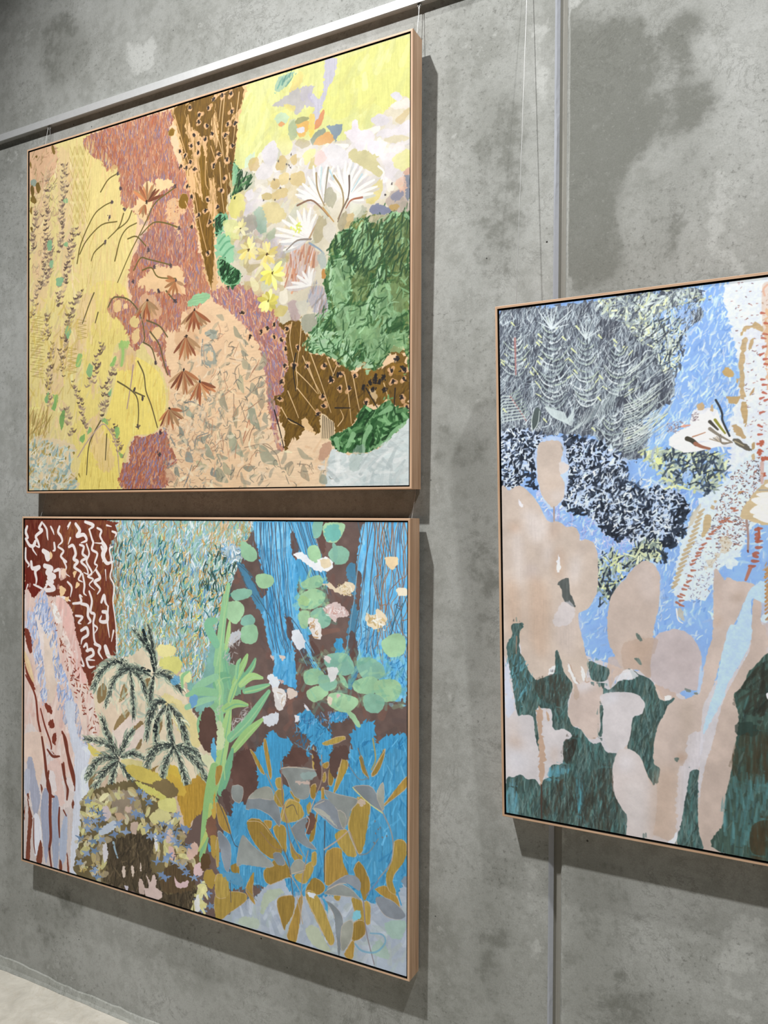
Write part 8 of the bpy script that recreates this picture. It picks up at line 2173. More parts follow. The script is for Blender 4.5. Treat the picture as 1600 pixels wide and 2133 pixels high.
S|603,655 624,643|d3d9a8|x=7.5 y=4.4
S|542,690 580,683 614,656|3a3f48|x=5.3 a=.6 y=2.6
S|542,704 503,686 465,631|c3cfcc|x=6.7 z=6.5 a=.85 y=2.7
S|542,713 503,695 469,642|3a3f48|x=5.3 a=.6 y=2.7
S|542,714 579,702 616,661|b8c6b4|x=6.6 z=6.4 a=.85 y=2.6
S|672,457 671,549 670,640|aab6ba|x=7 a=.9 y=5.2
S|671,483 652,473 633,443|dbe3e0|x=6.5 z=6.3 a=.85 y=2.6
S|671,492 652,482 635,453|3a3f48|x=5.2 a=.6 y=2.6
S|671,481 691,474 710,446|a5b3b0|x=6.5 z=6.3 a=.85 y=2.6
S|671,490 691,483 708,456|3a3f48|x=5.2 a=.6 y=2.6
S|671,512 646,500 621,465|b8c6b4|x=6.5 z=6.3 a=.85 y=2.6
S|671,501 694,492 716,461|c3cfcc|x=6.5 z=6.3 a=.85 y=2.6
S|671,538 636,521 601,473|dbe3e0|x=6.5 z=6.3 a=.85 y=2.6
S|671,547 636,530 604,484|3a3f48|x=5.2 a=.6 y=2.6
S|671,537 697,530 722,504|b8c6b4|x=6.5 z=6.3 a=.85 y=2.6
S|671,546 697,539 720,514|3a3f48|x=5.2 a=.6 y=2.6
S|671,561 639,551 607,520|dbe3e0|x=6.5 z=6.3 a=.85 y=2.6
S|671,570 639,560 610,531|3a3f48|x=5.2 a=.6 y=2.6
S|671,562 709,555 747,527|a5b3b0|x=6.5 z=6.3 a=.85 y=2.6
S|671,571 709,564 743,537|3a3f48|x=5.2 a=.6 y=2.6
S|671,590 641,575 611,530|c3cfcc|x=6.6 z=6.3 a=.85 y=2.6
S|671,599 641,584 614,540|3a3f48|x=5.2 a=.6 y=2.6
S|671,581 715,565 760,510|c3cfcc|x=6.5 z=6.3 a=.85 y=2.6
S|671,590 715,574 755,519|3a3f48|x=5.2 a=.6 y=2.6
S|671,610 633,595 595,549|dbe3e0|x=6.6 z=6.3 a=.85 y=2.6
S|671,619 633,604 599,559|3a3f48|x=5.2 a=.6 y=2.6
S|671,608 722,596 773,554|a5b3b0|x=6.5 z=6.3 a=.85 y=2.6
S|753,570 781,549|d3d9a8|x=7.3 y=4.3
S|671,617 722,605 768,563|3a3f48|x=5.2 a=.6 y=2.6
S|670,639 644,628 618,593|dbe3e0|x=6.6 z=6.3 a=.85 y=2.6
S|670,648 644,637 621,603|3a3f48|x=5.2 a=.6 y=2.6
S|670,635 701,623 732,581|c3cfcc|x=6.5 z=6.3 a=.85 y=2.6
S|720,597 737,577|d3d9a8|x=7.3 y=4.3
S|670,644 701,632 729,591|3a3f48|x=5.2 a=.6 y=2.6
F|1,9 219,13 474,11 596,2 902,10 916,82 931,138 864,194 841,310 818,368 811,427 807,474 741,526 671,579 702,622 670,743 550,739 468,644 385,632 321,629 212,619 149,638 -3,690|c9d4d6 3f444e d6dfe0 4a505a 9eaab0 353a44|n=1100 l=48 w=3.7 g=76 j=22 b=.1 a=.6
S|257,116 197,28|d3dcdc|x=6.8 a=.9 y=3.6
S|257,116 219,35|d3dcdc|x=6.8 a=.9 y=3.6
S|257,116 237,24|d3dcdc|x=6.8 a=.9 y=3.6
S|257,116 258,22|d3dcdc|x=6.8 a=.9 y=3.6
S|257,116 280,29|d3dcdc|x=6.8 a=.9 y=3.6
S|257,116 196,79|d3dcdc|x=6.8 a=.9 y=3.6
S|257,116 331,73|d3dcdc|x=6.8 a=.9 y=3.6
S|257,116 357,38|d3dcdc|x=6.8 a=.9 y=3.6
S|257,116 339,104|d3dcdc|x=6.8 a=.9 y=3.6
S|419,179 373,116|d0dad8|x=6.7 a=.85 y=3.6
S|419,179 394,93|d0dad8|x=6.7 a=.85 y=3.6
S|419,179 424,88|d0dad8|x=6.7 a=.85 y=3.6
S|419,179 449,103|d0dad8|x=6.7 a=.85 y=3.6
S|419,179 485,145|d0dad8|x=6.7 a=.85 y=3.5
S|77,144 78,219 79,319|a5706c|x=12 a=.8 y=7
S|48,422 88,482 128,546|a5706c|x=9 a=.7 y=5.8
S|48,422 15,420 -1,428|c6d2cc|x=7.1 a=.85 y=3.3
S|52,414 98,391|98a89c|x=7 a=.8 y=3
S|57,436 14,436 -1,447|c6d2cc|x=7.1 a=.85 y=3.3
S|61,428 104,406|98a89c|x=7 a=.8 y=3
S|67,450 13,452 -2,467|c6d2cc|x=7.1 a=.85 y=3.3
S|70,441 110,421|98a89c|x=7 a=.8 y=3
S|77,464 12,467 -2,486|c6d2cc|x=7.1 a=.85 y=3.3
S|79,455 117,437|98a89c|x=7 a=.8 y=3
S|87,477 11,483 -2,506|c6d2cc|x=7.1 a=.85 y=3.3
S|88,469 123,452|98a89c|x=7 a=.8 y=3
S|97,491 9,499 -3,525|c6d2cc|x=7.1 a=.85 y=3.3
S|97,482 129,467|98a89c|x=7 a=.8 y=3
S|107,505 8,515 -3,545|c6d2cc|x=7.1 a=.85 y=3.3
S|106,496 135,482|98a89c|x=7 a=.8 y=3
S|116,519 7,531 -3,564|c6d2cc|x=7.1 a=.85 y=3.3
S|115,510 141,497|98a89c|x=7 a=.8 y=3
S|126,532 6,547 -3,584|c6d2cc|x=7.1 a=.85 y=3.3
S|124,523 147,513|98a89c|x=7 a=.8 y=3
P|150,551 164,508 187,484 204,519 186,570 159,604|4f5a58|r=1.9
S|159,604 155,551 169,487|cfd8d4|x=5.6 y=2.8
S|159,604 186,562 195,502|cfd8d4|x=4.6 y=2.8
S|222,486 257,531 300,555|c8d4d2|x=6.4 a=.8 y=3
S|228,488 263,534 304,557|c8d4d2|x=6.4 a=.8 y=3
S|234,490 269,538 309,558|c8d4d2|x=6.4 a=.8 y=3
S|241,492 275,541 313,559|c8d4d2|x=6.4 a=.8 y=3
S|247,494 281,544 317,558|c8d4d2|x=6.4 a=.8 y=3
S|253,496 287,548 321,556|c8d4d2|x=6.4 a=.8 y=3
S|259,499 293,551 326,553|c8d4d2|x=6.4 a=.8 y=3
S|265,501 299,554 330,549|c8d4d2|x=6.4 a=.8 y=3
S|271,503 305,558 334,545|c8d4d2|x=6.4 a=.8 y=3
S|277,505 311,561 339,539|c8d4d2|x=6.4 a=.8 y=3
S|283,507 317,564 343,532|c8d4d2|x=6.4 a=.8 y=3
S|289,509 323,568 348,524|c8d4d2|x=6.4 a=.8 y=3
S|295,511 329,571 352,515|c8d4d2|x=6.4 a=.8 y=3
S|301,513 335,574 356,505|c8d4d2|x=6.4 a=.8 y=3
S|307,515 341,578 361,494|c8d4d2|x=6.4 a=.8 y=2.9
S|313,517 347,581 365,482|c8d4d2|x=6.3 a=.8 y=2.9
S|325,620 368,588 386,538|8e9a9c|x=5.9 a=.7 y=2.9
S|338,614 379,580 398,529|b9c6c4|x=5.9 a=.7 y=2.9
S|351,608 390,573 411,520|d5dedc|x=5.9 a=.7 y=2.9
S|364,602 401,565 424,510|b9c6c4|x=5.9 a=.7 y=2.9
S|377,596 412,557 436,501|d5dedc|x=5.8 a=.7 y=2.9
S|389,589 423,549 449,492|8e9a9c|x=5.8 a=.7 y=2.9
S|402,583 434,541 462,482|d5dedc|x=5.8 a=.7 y=2.9
S|415,577 445,533 474,473|b9c6c4|x=5.8 a=.7 y=2.9
S|427,571 456,526 487,464|8e9a9c|x=5.8 a=.7 y=2.9
S|440,565 467,518 499,455|8e9a9c|x=5.8 a=.7 y=2.9
S|453,559 478,510 511,446|d5dedc|x=5.8 a=.7 y=2.9
S|465,553 489,503 524,437|b9c6c4|x=5.8 a=.7 y=2.9
S|478,547 499,495 536,428|b9c6c4|x=5.8 a=.7 y=2.9
S|490,541 510,487 548,419|b9c6c4|x=5.8 a=.7 y=2.9
S|502,535 521,480 560,410|8e9a9c|x=5.7 a=.7 y=2.9
S|515,529 532,472 573,401|b9c6c4|x=5.7 a=.7 y=2.9
S|527,523 542,465 585,392|b9c6c4|x=5.7 a=.7 y=2.9
S|539,517 553,457 597,383|b9c6c4|x=5.7 a=.7 y=2.9
S|60,64 75,81|d9e0a8|x=9 a=.9 y=5.8
S|353,219 368,236|d9e0a8|x=9 a=.9 y=5.6
S|365,321 379,338|d9e0a8|x=9 a=.9 y=5.6
S|311,160 326,177|d9e0a8|x=9 a=.9 y=5.6
S|194,135 209,152|d9e0a8|x=9 a=.9 y=5.7
S|185,173 199,190|d9e0a8|x=9 a=.9 y=5.7
S|344,269 359,285|d9e0a8|x=9 a=.9 y=5.6
S|479,169 493,185|d9e0a8|x=9 a=.9 y=5.5
S|482,356 496,372|d9e0a8|x=9 a=.9 y=5.5
S|548,197 562,213|d9e0a8|x=9 a=.9 y=5.5
S|376,116 390,133|d9e0a8|x=9 a=.9 y=5.6
S|13,482 28,499|d9e0a8|x=9 a=.9 y=5.9
S|473,456 486,472|d9e0a8|x=9 a=.9 y=5.6
S|215,542 230,558|d9e0a8|x=9 a=.9 y=5.8
S|152,312 167,329|d9e0a8|x=9 a=.9 y=5.8
S|188,263 203,280|d9e0a8|x=9 a=.9 y=5.7
S|446,597 460,612|d9e0a8|x=9 a=.9 y=5.6
S|7,252 22,269|d9e0a8|x=9 a=.9 y=5.9
S|644,370 678,348 719,316|b9c5c2|x=5.6 a=.8 y=2.6
S|640,567 678,544 721,497|d3dcd4|x=5.6 a=.8 y=2.6
S|735,502 771,480 802,436|b9c5c2|x=5.6 a=.8 y=2.6
S|623,347 656,325 694,286|d3dcd4|x=5.6 a=.8 y=2.6
S|705,237 736,216 792,186|474c56|x=5.6 a=.8 y=2.6
S|591,668 632,645 652,624|8e9a9e|x=5.7 a=.8 y=2.6
S|651,358 684,337 723,289|b9c5c2|x=5.6 a=.8 y=2.6
S|701,204 731,183 790,145|474c56|x=5.6 a=.8 y=2.6
S|623,356 657,335 688,300|d3dcd4|x=5.6 a=.8 y=2.6
S|696,579 734,557 755,524|c6d0b8|x=5.6 a=.8 y=2.6
S|735,230 765,209 790,178|474c56|x=5.5 a=.8 y=2.6
S|628,515 665,493 689,443|b9c5c2|x=5.7 a=.8 y=2.6
S|676,404 710,382 750,352|d3dcd4|x=5.6 a=.8 y=2.6
S|733,244 764,223 791,202|8e9a9e|x=5.5 a=.8 y=2.6
S|716,266 747,245 771,209|b9c5c2|x=5.6 a=.8 y=2.6
S|734,620 772,597 790,570|b9c5c2|x=5.6 a=.8 y=2.6
S|738,414 772,392 810,345|474c56|x=5.6 a=.8 y=2.6
S|681,603 719,581 754,559|474c56|x=5.6 a=.8 y=2.6
S|651,572 689,549 736,501|474c56|x=5.6 a=.8 y=2.6
S|691,496 727,474 747,453|c6d0b8|x=5.6 a=.8 y=2.6
S|708,397 742,376 794,347|474c56|x=5.6 a=.8 y=2.6
S|741,566 778,544 800,500|8e9a9e|x=5.6 a=.8 y=2.6
S|655,667 694,644 717,610|8e9a9e|x=5.7 a=.8 y=2.6
S|634,419 669,397 689,358|8e9a9e|x=5.6 a=.8 y=2.6
S|707,565 744,543 764,510|b9c5c2|x=5.6 a=.8 y=2.6
S|726,628 764,605 802,563|d3dcd4|x=5.6 a=.8 y=2.6
S|668,347 701,326 727,299|474c56|x=5.6 a=.8 y=2.6
S|729,653 767,631 783,585|b9c5c2|x=5.6 a=.8 y=2.6
S|607,251 639,230 674,205|8e9a9e|x=5.6 a=.8 y=2.6
S|636,629 675,606 694,582|c6d0b8|x=5.7 a=.8 y=2.6
S|690,377 723,356 775,322|8e9a9e|x=5.6 a=.8 y=2.6
S|658,617 697,595 718,573|c6d0b8|x=5.6 a=.8 y=2.6
S|595,375 629,353 668,312|d3dcd4|x=5.7 a=.8 y=2.6
S|593,565 631,542 657,500|474c56|x=5.7 a=.8 y=2.6
S|629,339 662,317 693,277|c6d0b8|x=5.6 a=.8 y=2.6
S|724,575 761,553 788,519|c6d0b8|x=5.6 a=.8 y=2.6
S|690,645 728,623 764,594|8e9a9e|x=5.6 a=.8 y=2.6
S|680,483 716,461 769,434|474c56|x=5.6 a=.8 y=2.6
S|616,645 656,623 695,601|b9c5c2|x=5.7 a=.8 y=2.6
S|624,492 661,470 712,442|b9c5c2|x=5.6 a=.8 y=2.6
S|674,598 712,576 745,554|d3dcd4|x=5.6 a=.8 y=2.6
S|593,463 629,441 665,420|c6d0b8|x=5.7 a=.8 y=2.6
S|606,354 640,333 675,303|d3dcd4|x=5.6 a=.8 y=2.6
S|715,432 749,410 794,384|d3dcd4|x=5.6 a=.8 y=2.6
S|716,501 752,479 776,435|474c56|x=5.6 a=.8 y=2.6
S|698,483 733,461 784,418|474c56|x=5.6 a=.8 y=2.6
S|682,469 717,448 756,428|8e9a9e|x=5.6 a=.8 y=2.6
S|598,591 637,569 678,529|474c56|x=5.7 a=.8 y=2.6
S|597,388 632,366 678,329|474c56|x=5.7 a=.8 y=2.6
S|685,302 718,281 764,242|b9c5c2|x=5.6 a=.8 y=2.6
S|683,215 713,194 748,160|474c56|x=5.6 a=.8 y=2.6
S|673,603 711,580 732,536|8e9a9e|x=5.6 a=.8 y=2.6
S|632,335 666,314 718,287|b9c5c2|x=5.6 a=.8 y=2.6
S|691,437 726,415 751,389|474c56|x=5.6 a=.8 y=2.6
S|631,653 670,631 702,606|d3dcd4|x=5.7 a=.8 y=2.6
S|592,501 652,480 747,412|c9d4c8|x=6.1 a=.8 y=2.6
S|592,512 652,492 747,417|dde4dc|x=6.1 a=.8 y=2.6
S|592,524 652,503 763,430|c9d4c8|x=6.1 a=.8 y=2.6
S|592,535 652,514 735,449|dde4dc|x=6.1 a=.8 y=2.6
S|592,547 651,526 716,451|c9d4c8|x=6.1 a=.8 y=2.6
S|591,558 651,537 738,481|aab7b4|x=6.1 a=.8 y=2.6
S|591,570 651,549 741,485|c9d4c8|x=6.1 a=.8 y=2.6
S|591,582 651,560 741,486|aab7b4|x=6.1 a=.8 y=2.6
S|591,593 651,572 725,493|aab7b4|x=6.1 a=.8 y=2.6
S|591,605 651,583 733,523|aab7b4|x=6.1 a=.8 y=2.6
S|591,616 651,594 723,528|dde4dc|x=6.1 a=.8 y=2.6
S|591,628 651,606 712,544|dde4dc|x=6.1 a=.8 y=2.6
S|591,639 651,617 754,546|dde4dc|x=6.1 a=.8 y=2.6
S|591,651 651,629 760,556|c9d4c8|x=6.1 a=.8 y=2.6
S|591,662 651,640 717,577|dde4dc|x=6.1 a=.8 y=2.6
S|591,674 651,652 730,586|dde4dc|x=6.1 a=.8 y=2.6
S|590,686 650,663 753,585|dde4dc|x=6.1 a=.8 y=2.6
S|590,697 650,675 760,602|aab7b4|x=6.1 a=.8 y=2.6
S|590,709 650,686 750,615|aab7b4|x=6.1 a=.8 y=2.6
S|590,720 650,698 710,622|aab7b4|x=6.1 a=.8 y=2.6
P|-4,605 212,615 184,692 175,748 165,787 111,786 97,847 -5,864|b9c9e0|r=9 a=.75 t=d m=.08
F|-4,605 212,615 184,692 175,748 165,787 111,786 97,847 -5,864|dce6f0 c3d2ea a9c0e6|n=90 l=33 w=12 g=60 j=50 c=0
F|-4,605 212,615 184,692 175,748 165,787 111,786 97,847 -5,864|242b36 2c3440 343d4a 1f252f 465264|n=229 l=28 w=13 g=50 j=45 b=.15 a=.95 c=0
F|-4,605 212,615 184,692 175,748 165,787 111,786 97,847 -5,864|cfdbe8 dfe8f0 b9cbe6 c3d2ea|n=148 l=19 w=8 g=50 j=50 a=.9 c=0
P|308,637 468,661 590,748 609,873 785,884 861,957 845,1037 815,1131 706,1145 627,1122 538,1102 498,1073 448,1031 390,989 295,972 318,912 315,791|b9c9e0|r=9 a=.75 t=d m=.08
F|308,637 468,661 590,748 609,873 785,884 861,957 845,1037 815,1131 706,1145 627,1122 538,1102 498,1073 448,1031 390,989 295,972 318,912 315,791|dce6f0 c3d2ea a9c0e6|n=300 l=31 w=11 g=60 j=50 c=0
F|308,637 468,661 590,748 609,873 785,884 861,957 845,1037 815,1131 706,1145 627,1122 538,1102 498,1073 448,1031 390,989 295,972 318,912 315,791|242b36 2c3440 343d4a 1f252f 465264|n=765 l=27 w=12 g=50 j=45 b=.15 a=.95 c=0
F|308,637 468,661 590,748 609,873 785,884 861,957 845,1037 815,1131 706,1145 627,1122 538,1102 498,1073 448,1031 390,989 295,972 318,912 315,791|cfdbe8 dfe8f0 b9cbe6 c3d2ea|n=495 l=18 w=8 g=50 j=50 a=.9 c=0
F|120,786 174,788 182,866 146,875 119,839|242b36 2f3845 1f252f|n=16 l=30 w=14 g=50 j=45 b=.15 c=0
F|494,1048 547,1073 587,1122 547,1111 498,1082|242b36 2f3845 1f252f|n=16 l=29 w=13 g=50 j=45 b=.15 c=0
F|706,1120 815,1111 803,1143 726,1137|242b36 2f3845 1f252f|n=22 l=28 w=13 g=50 j=45 b=.15 c=0
F|338,976 423,989 389,1006|242b36 2f3845 1f252f|n=12 l=30 w=14 g=50 j=45 b=.15 c=0
F|815,997 861,965 857,1058 822,1110|242b36 2f3845 1f252f|n=26 l=28 w=13 g=50 j=45 b=.15 c=0
F|467,795 629,824 707,997 687,1113 547,1081 466,955|1f252f 252c38|n=110 l=40 w=13 g=60 j=40 b=.1 a=.5 c=0
F|467,795 669,825 785,916 765,1111 547,1081 339,912|dfe8ee c6d6ea|n=170 l=22 w=7.5 g=50 j=50 b=.15 a=.9 c=0
F|670,710 767,705 936,720 1019,774 1001,848 965,902 906,893 823,884 762,859 732,802|bcc8b0 ced8b0 a3b09c dce2a4 46525e 566370 8a9a96 b9c9d6|n=330 l=43 w=11 g=55 j=45 b=.08 a=.9 c=0
F|779,722 972,733 965,894 861,861 786,795|323c4a 414d5c 2a3340|n=80 l=28 w=9 g=60 j=40 a=.85 c=0
F|843,808 884,813 876,861 846,861|8db2e6 a9c6f0|n=14 l=30 w=11 g=70 j=30
P|728,749 751,745 755,770 736,777|dfe69c|r=2.6
F|639,1134 691,1121 745,1136 768,1201 706,1215 634,1246 586,1248 586,1206|2a323c c3ceb0 dbe2b4 353f4a 8d9c90|n=150 l=38 w=10 g=60 j=45 c=0
F|472,1184 570,1198 569,1375 536,1418 457,1406 463,1252|2a323c c3ceb0 dbe2a4 353f4a 8d9c90 a9c2e8|n=170 l=38 w=10 g=65 j=40 c=0
P|220,633 264,626 308,641 316,671 336,775 318,912 265,972 234,972 191,884 170,735 189,666|bcd0ee|r=2.3 a=.9
P|189,666 229,650 290,653 307,697 298,752 336,770 323,800 293,816 314,851 309,920 291,946 265,967 247,967 208,919 187,858 179,749|c9b9ab|t=b m=.04 r=1.2
P|293,752 336,770 323,800 293,812|ddd6d2|r=1.8 a=.7
P|244,902 309,886 304,933 265,954|d8cfca|k=14 a=.5
P|299,675 307,684 309,701 301,688|8d8a84|r=1.1 a=.7
P|209,832 297,851 288,872 226,876|b9a797|k=14 a=.35
S|260,967 260,1041|a89284|x=7.9 y=6.9
P|-3,886 36,886 73,865 101,865 146,901 185,954 216,1015 242,1041 281,1037 320,1062 355,1062 380,1092 384,1126 414,1121 451,1142 467,1209 466,1337 449,1402 419,1451 376,1475 376,1527 392,1599 408,1675 429,1717 407,1762 415,1805 419,1878 372,1905 329,1844 286,1805 251,1742 260,1776 223,1878 160,1884 124,1826 94,1734 81,1645 26,1627 14,1764 -10,1789 -9,1268|c9b9ab|t=b m=.05 r=.9
P|108,976 216,1020 242,1063 205,1129 143,1130|dcd3ce|a=.6875 t=v k=21
P|56,1109 93,1086 104,1308 67,1355|ddd4cf|a=.625 t=v k=21
P|38,1060 80,1055 80,1082 43,1083|c9a284|a=.6875 t=v k=21
P|246,1041 281,1041 276,1097 250,1128|b39c8c|a=.75 t=v k=21
P|219,1129 249,1172 230,1260 213,1216|d9cfca|a=.6875 t=v k=21
P|271,1193 293,1171 292,1301 265,1293|c4a186|a=.625 t=v k=21
P|344,1234 383,1190 378,1298 339,1343|d6ceca|a=.75 t=v k=21
P|114,1255 177,1253 176,1323 122,1317|bfb2ae|a=.5 t=v k=21
P|136,1329 212,1339 237,1479 207,1702 136,1619|c7aa92|a=.5625 t=v k=21
P|379,1143 413,1142 413,1177 383,1169|a99c94|a=.5 t=v k=21
P|290,1432 355,1467 375,1557 331,1691 266,1609|c9bbb2|a=.75 t=v k=21
P|1,1357 76,1354 91,1577 26,1604|c9ac94|a=.5625 t=v k=22
P|275,1215 284,1193 288,1258 279,1284 270,1258|e6e6ea|r=1.9
P|86,927 104,954 109,967 90,962|e0dee2|r=1.2
P|278,1332 326,1309 330,1343 338,1386 359,1437 351,1446 303,1418 295,1375|5d625f|r=1.4 t=v m=.15
P|249,1536 290,1432 312,1422 355,1446 332,1531|d5d3d9|a=.5 r=3.5
P|-2,1759 14,1758 36,1865 58,1999 95,1999 145,2010 153,2122 170,2164 164,2300 168,2336 118,2321 77,2305 39,2325 -1,2364|cfc9c9|t=b m=.03 r=1.2
P|0,1796 19,1739 32,1856 49,1954 39,2001 6,2005|c9d0e0|r=3.6 a=.8
P|14,2132 79,2132 74,2174 37,2170|cba98e|k=24 a=.6
P|8,2188 101,2183 119,2262 35,2298|d8d8de|k=24 a=.5
P|10,2050 57,2021 70,2133 23,2140|c9b4a4|k=24 a=.35
P|191,1960 235,1968 248,2051 296,2044 335,2061 300,2101 299,2172 281,2219 232,2236 200,2294 186,2342 193,2161|cfc9c9|t=b m=.04 r=1.2
P|229,2156 269,2141 259,2218 237,2226|c2aea0|k=14 a=.5
P|347,1832 373,1821 416,1781 441,1788 483,1818 482,1878 474,1905 468,2013 460,2058 438,2074 413,2073 370,2030 332,2018 319,1945|cbbab0|t=b m=.05 r=1.2
P|351,1823 428,1797 436,1823 372,1855|dcdade|k=14 a=.7
P|513,1678 583,1672 623,1719 582,1744 541,1769 520,1822 512,1772|c9b2a2|r=1.8 a=.8
P|351,1814 372,1851 368,1886 350,1888|c0ab9a|r=1.4 a=.8
S|330,1729 351,1788 373,1812|b99c88|x=7 a=.7 y=4.7
S|386,1737 403,1800 420,1798|b99c88|x=6.9 a=.7 y=4.6
S|322,1721 326,1764|b99c88|x=7 a=.7 y=4.7
P|324,1721 343,1771 368,1817 347,1806 321,1747|e3e4ea|r=1.4
P|382,1733 395,1740 403,1783 390,1797|e3e4ea|r=1.4
P|227,1760 256,1740 255,1771 229,1791|e3e4ea|r=1.4
P|586,1307 610,1272 646,1233 678,1216 710,1223 733,1255 744,1292 740,1407 728,1470 712,1554 723,1582 723,1636 703,1683 706,1741 687,1752 643,1722 582,1728 546,1672 510,1590 511,1454 536,1368|c6b5a9|t=b m=.05 r=1.1
P|634,1246 706,1236 733,1305 720,1408 665,1370|cfc3be|k=22 a=.4
P|624,1581 719,1595 703,1658 663,1704 607,1667|bda590|k=22 a=.5
P|971,1259 993,1258 1011,1289 1029,1277 1057,1291 1093,1294 1132,1308 1114,1348 1089,1388 1068,1448 1053,1482 1057,1548 1006,1612 969,1756 932,1841 917,1924 904,2212 903,2500 737,2491 638,2468 577,2437 580,2094 702,1867 722,1781 714,1720 819,1833 895,1804 917,1720 948,1597 966,1515|c9b8ad|t=b m=.05 r=1.1
P|971,1259 993,1262 1007,1293 999,1393 970,1435|c4b2a6|r=2.1 a=.6
P|1043,1363 1089,1337 1079,1373 1054,1382|ab9684|k=13 a=.6
P|970,1459 999,1457 985,1490 970,1495|b9a08c|k=13 a=.7
P|1128,1366 1149,1361 1159,1384 1159,1475 1190,1473 1218,1574 1204,1653 1113,1760 1085,1902 1077,2023 1063,2065 1041,2229 1018,2477 907,2499 916,2210 968,1998 1005,1832 1078,1665 1114,1583 1121,1465|c6b4a8|t=b m=.05 r=1.1
P|1159,1384 1218,1342 1636,1286 1637,1613 1218,1613 1184,1538|c9bfc0|r=2 a=.6 t=v
P|1121,1320 1170,1291 1173,1383 1121,1367 1121,1465 1114,1563 1078,1645 1024,1750 1009,1812 969,1897 924,1988 928,1943 950,1859 973,1775 988,1694 1002,1612 1017,1551 1035,1490 1057,1482 1071,1440 1093,1380|bcd6f8|r=1.3 t=f m=.02
P|1159,1439 1184,1429 1184,1461 1159,1466|cfe0fa|r=1.2
P|703,1661 727,1559 774,1531 805,1521 851,1530 888,1564 914,1618 918,1675 906,1785 857,1790 803,1825 772,1853 734,1791 702,1753|c3b7b6|t=b m=.05 r=1.1
P|774,1581 858,1558 910,1643 902,1749 857,1737 789,1703|b5a8a6|k=22 a=.35
P|583,1604 723,1568 723,1626 703,1661 702,1753 691,1754 643,1725 582,1722|b79e8c|r=1.8 a=.5
P|722,1784 803,1809 803,1837 768,1862 737,1816|c2aa9a|r=2.2 a=.7
P|761,1834 792,1826 780,1861 768,1862|e4e2e4|r=1.1
P|902,1790 914,1675 921,1707 929,1698 910,1797|b1c6ec|r=.9
P|41,1557 96,1539 101,1557 82,1594 81,1680 98,1714 130,1783 161,1816 206,1798 255,1771 259,1678 270,1664 283,1698 304,1771 342,1824 324,1887 315,1958 327,1996 340,2025 379,2038 417,2085 447,2098 472,2086 497,2126 551,2131 538,2176 525,2242 528,2306 561,2365 593,2424 617,2505 601,2530 592,2661 450,2657 -4,2674 1,2359 39,2325 77,2305 113,2322 150,2316 172,2339 191,2314 218,2292 237,2231 290,2213 296,2111 326,2089 335,2066 296,2044 248,2051 235,1959 195,1955 168,1958 159,1986 171,2088 184,2158 170,2164 153,2077 145,2006 95,1999 67,2002 50,1909 37,1819 20,1721 16,1644 45,1606|4a625f|t=v m=.2 r=1.4
F|41,1557 96,1539 101,1557 82,1594 81,1680 98,1714 130,1783 161,1816 206,1798 255,1771 259,1678 270,1664 283,1698 304,1771 342,1824 324,1887 315,1958 327,1996 340,2025 379,2038 417,2085 447,2098 472,2086 497,2126 551,2131 538,2176 525,2242 528,2306 561,2365 593,2424 617,2505 601,2530 592,2661 450,2657 -4,2674 1,2359 39,2325 77,2305 113,2322 150,2316 172,2339 191,2314 218,2292 237,2231 290,2213 296,2111 326,2089 335,2066 296,2044 248,2051 235,1959 195,1955 168,1958 159,1986 171,2088 184,2158 170,2164 153,2077 145,2006 95,1999 67,2002 50,1909 37,1819 20,1721 16,1644 45,1606|48625f 3c5452 5a7672 54827f 3a4a44 6d8884 4d5a50 33413e|n=900 l=62 w=10 g=84 j=11 b=.06 a=.55
F|41,1557 96,1539 101,1557 82,1594 81,1680 98,1714 130,1783 161,1816 206,1798 255,1771 259,1678 270,1664 283,1698 304,1771 342,1824 324,1887 315,1958 327,1996 340,2025 379,2038 417,2085 447,2098 472,2086 497,2126 551,2131 538,2176 525,2242 528,2306 561,2365 593,2424 617,2505 601,2530 592,2661 450,2657 -4,2674 1,2359 39,2325 77,2305 113,2322 150,2316 172,2339 191,2314 218,2292 237,2231 290,2213 296,2111 326,2089 335,2066 296,2044 248,2051 235,1959 195,1955 168,1958 159,1986 171,2088 184,2158 170,2164 153,2077 145,2006 95,1999 67,2002 50,1909 37,1819 20,1721 16,1644 45,1606|6f9496 7b8f86 2c3a36 7a8c84|n=450 l=47 w=4 g=84 j=12 b=.08 a=.45
F|15,1717 98,1714 152,1826 68,1952 41,1864|5f9aa8 6aa3ae 4f8a98|n=40 l=48 w=7.2 g=75 j=25 a=.6
F|223,2246 316,2218 307,2268 218,2292|5f9fb4 67a5b2|n=30 l=43 w=14 g=85 j=10 a=.35
F|350,2292 385,2287 384,2419 362,2445|5fa0ae 4f8f9c|n=26 l=61 w=14 g=88 j=6 a=.35
F|3,2395 61,2408 58,2615 -1,2627|5f9cae 76aab8|n=30 l=69 w=15 g=88 j=8 a=.35
F|296,2102 361,2093 325,2208 295,2191|35302a 2c2a26 40382f|n=50 l=52 w=12 g=80 j=18 a=.3
F|190,2364 529,2199 557,2366 450,2604 210,2608|3a342c 2f2b26 463c30|n=190 l=75 w=12 g=86 j=10 a=.3
F|170,1806 321,1782 311,1924 240,1932 169,1895|3a342c 463e34|n=70 l=57 w=12 g=86 j=10 a=.3
P|164,1959 191,1964 189,2085 202,2160 201,2249 191,2318 172,2339 171,2254 170,2164 175,2119 167,2030|bda18c|r=3.6 t=b m=.05
S|182,2338 180,2478 182,2636|4d3c34|x=8 y=5.8
S|65,1609 62,1695|8f7c6c|x=7.2 y=4.8
S|76,1689 74,1825|3f5a5c|x=6.3 y=4.8
P|209,1958 215,1961 226,2005 217,2010|bda18a|r=1.9
S|438,2069 445,2068|b39a88|x=6
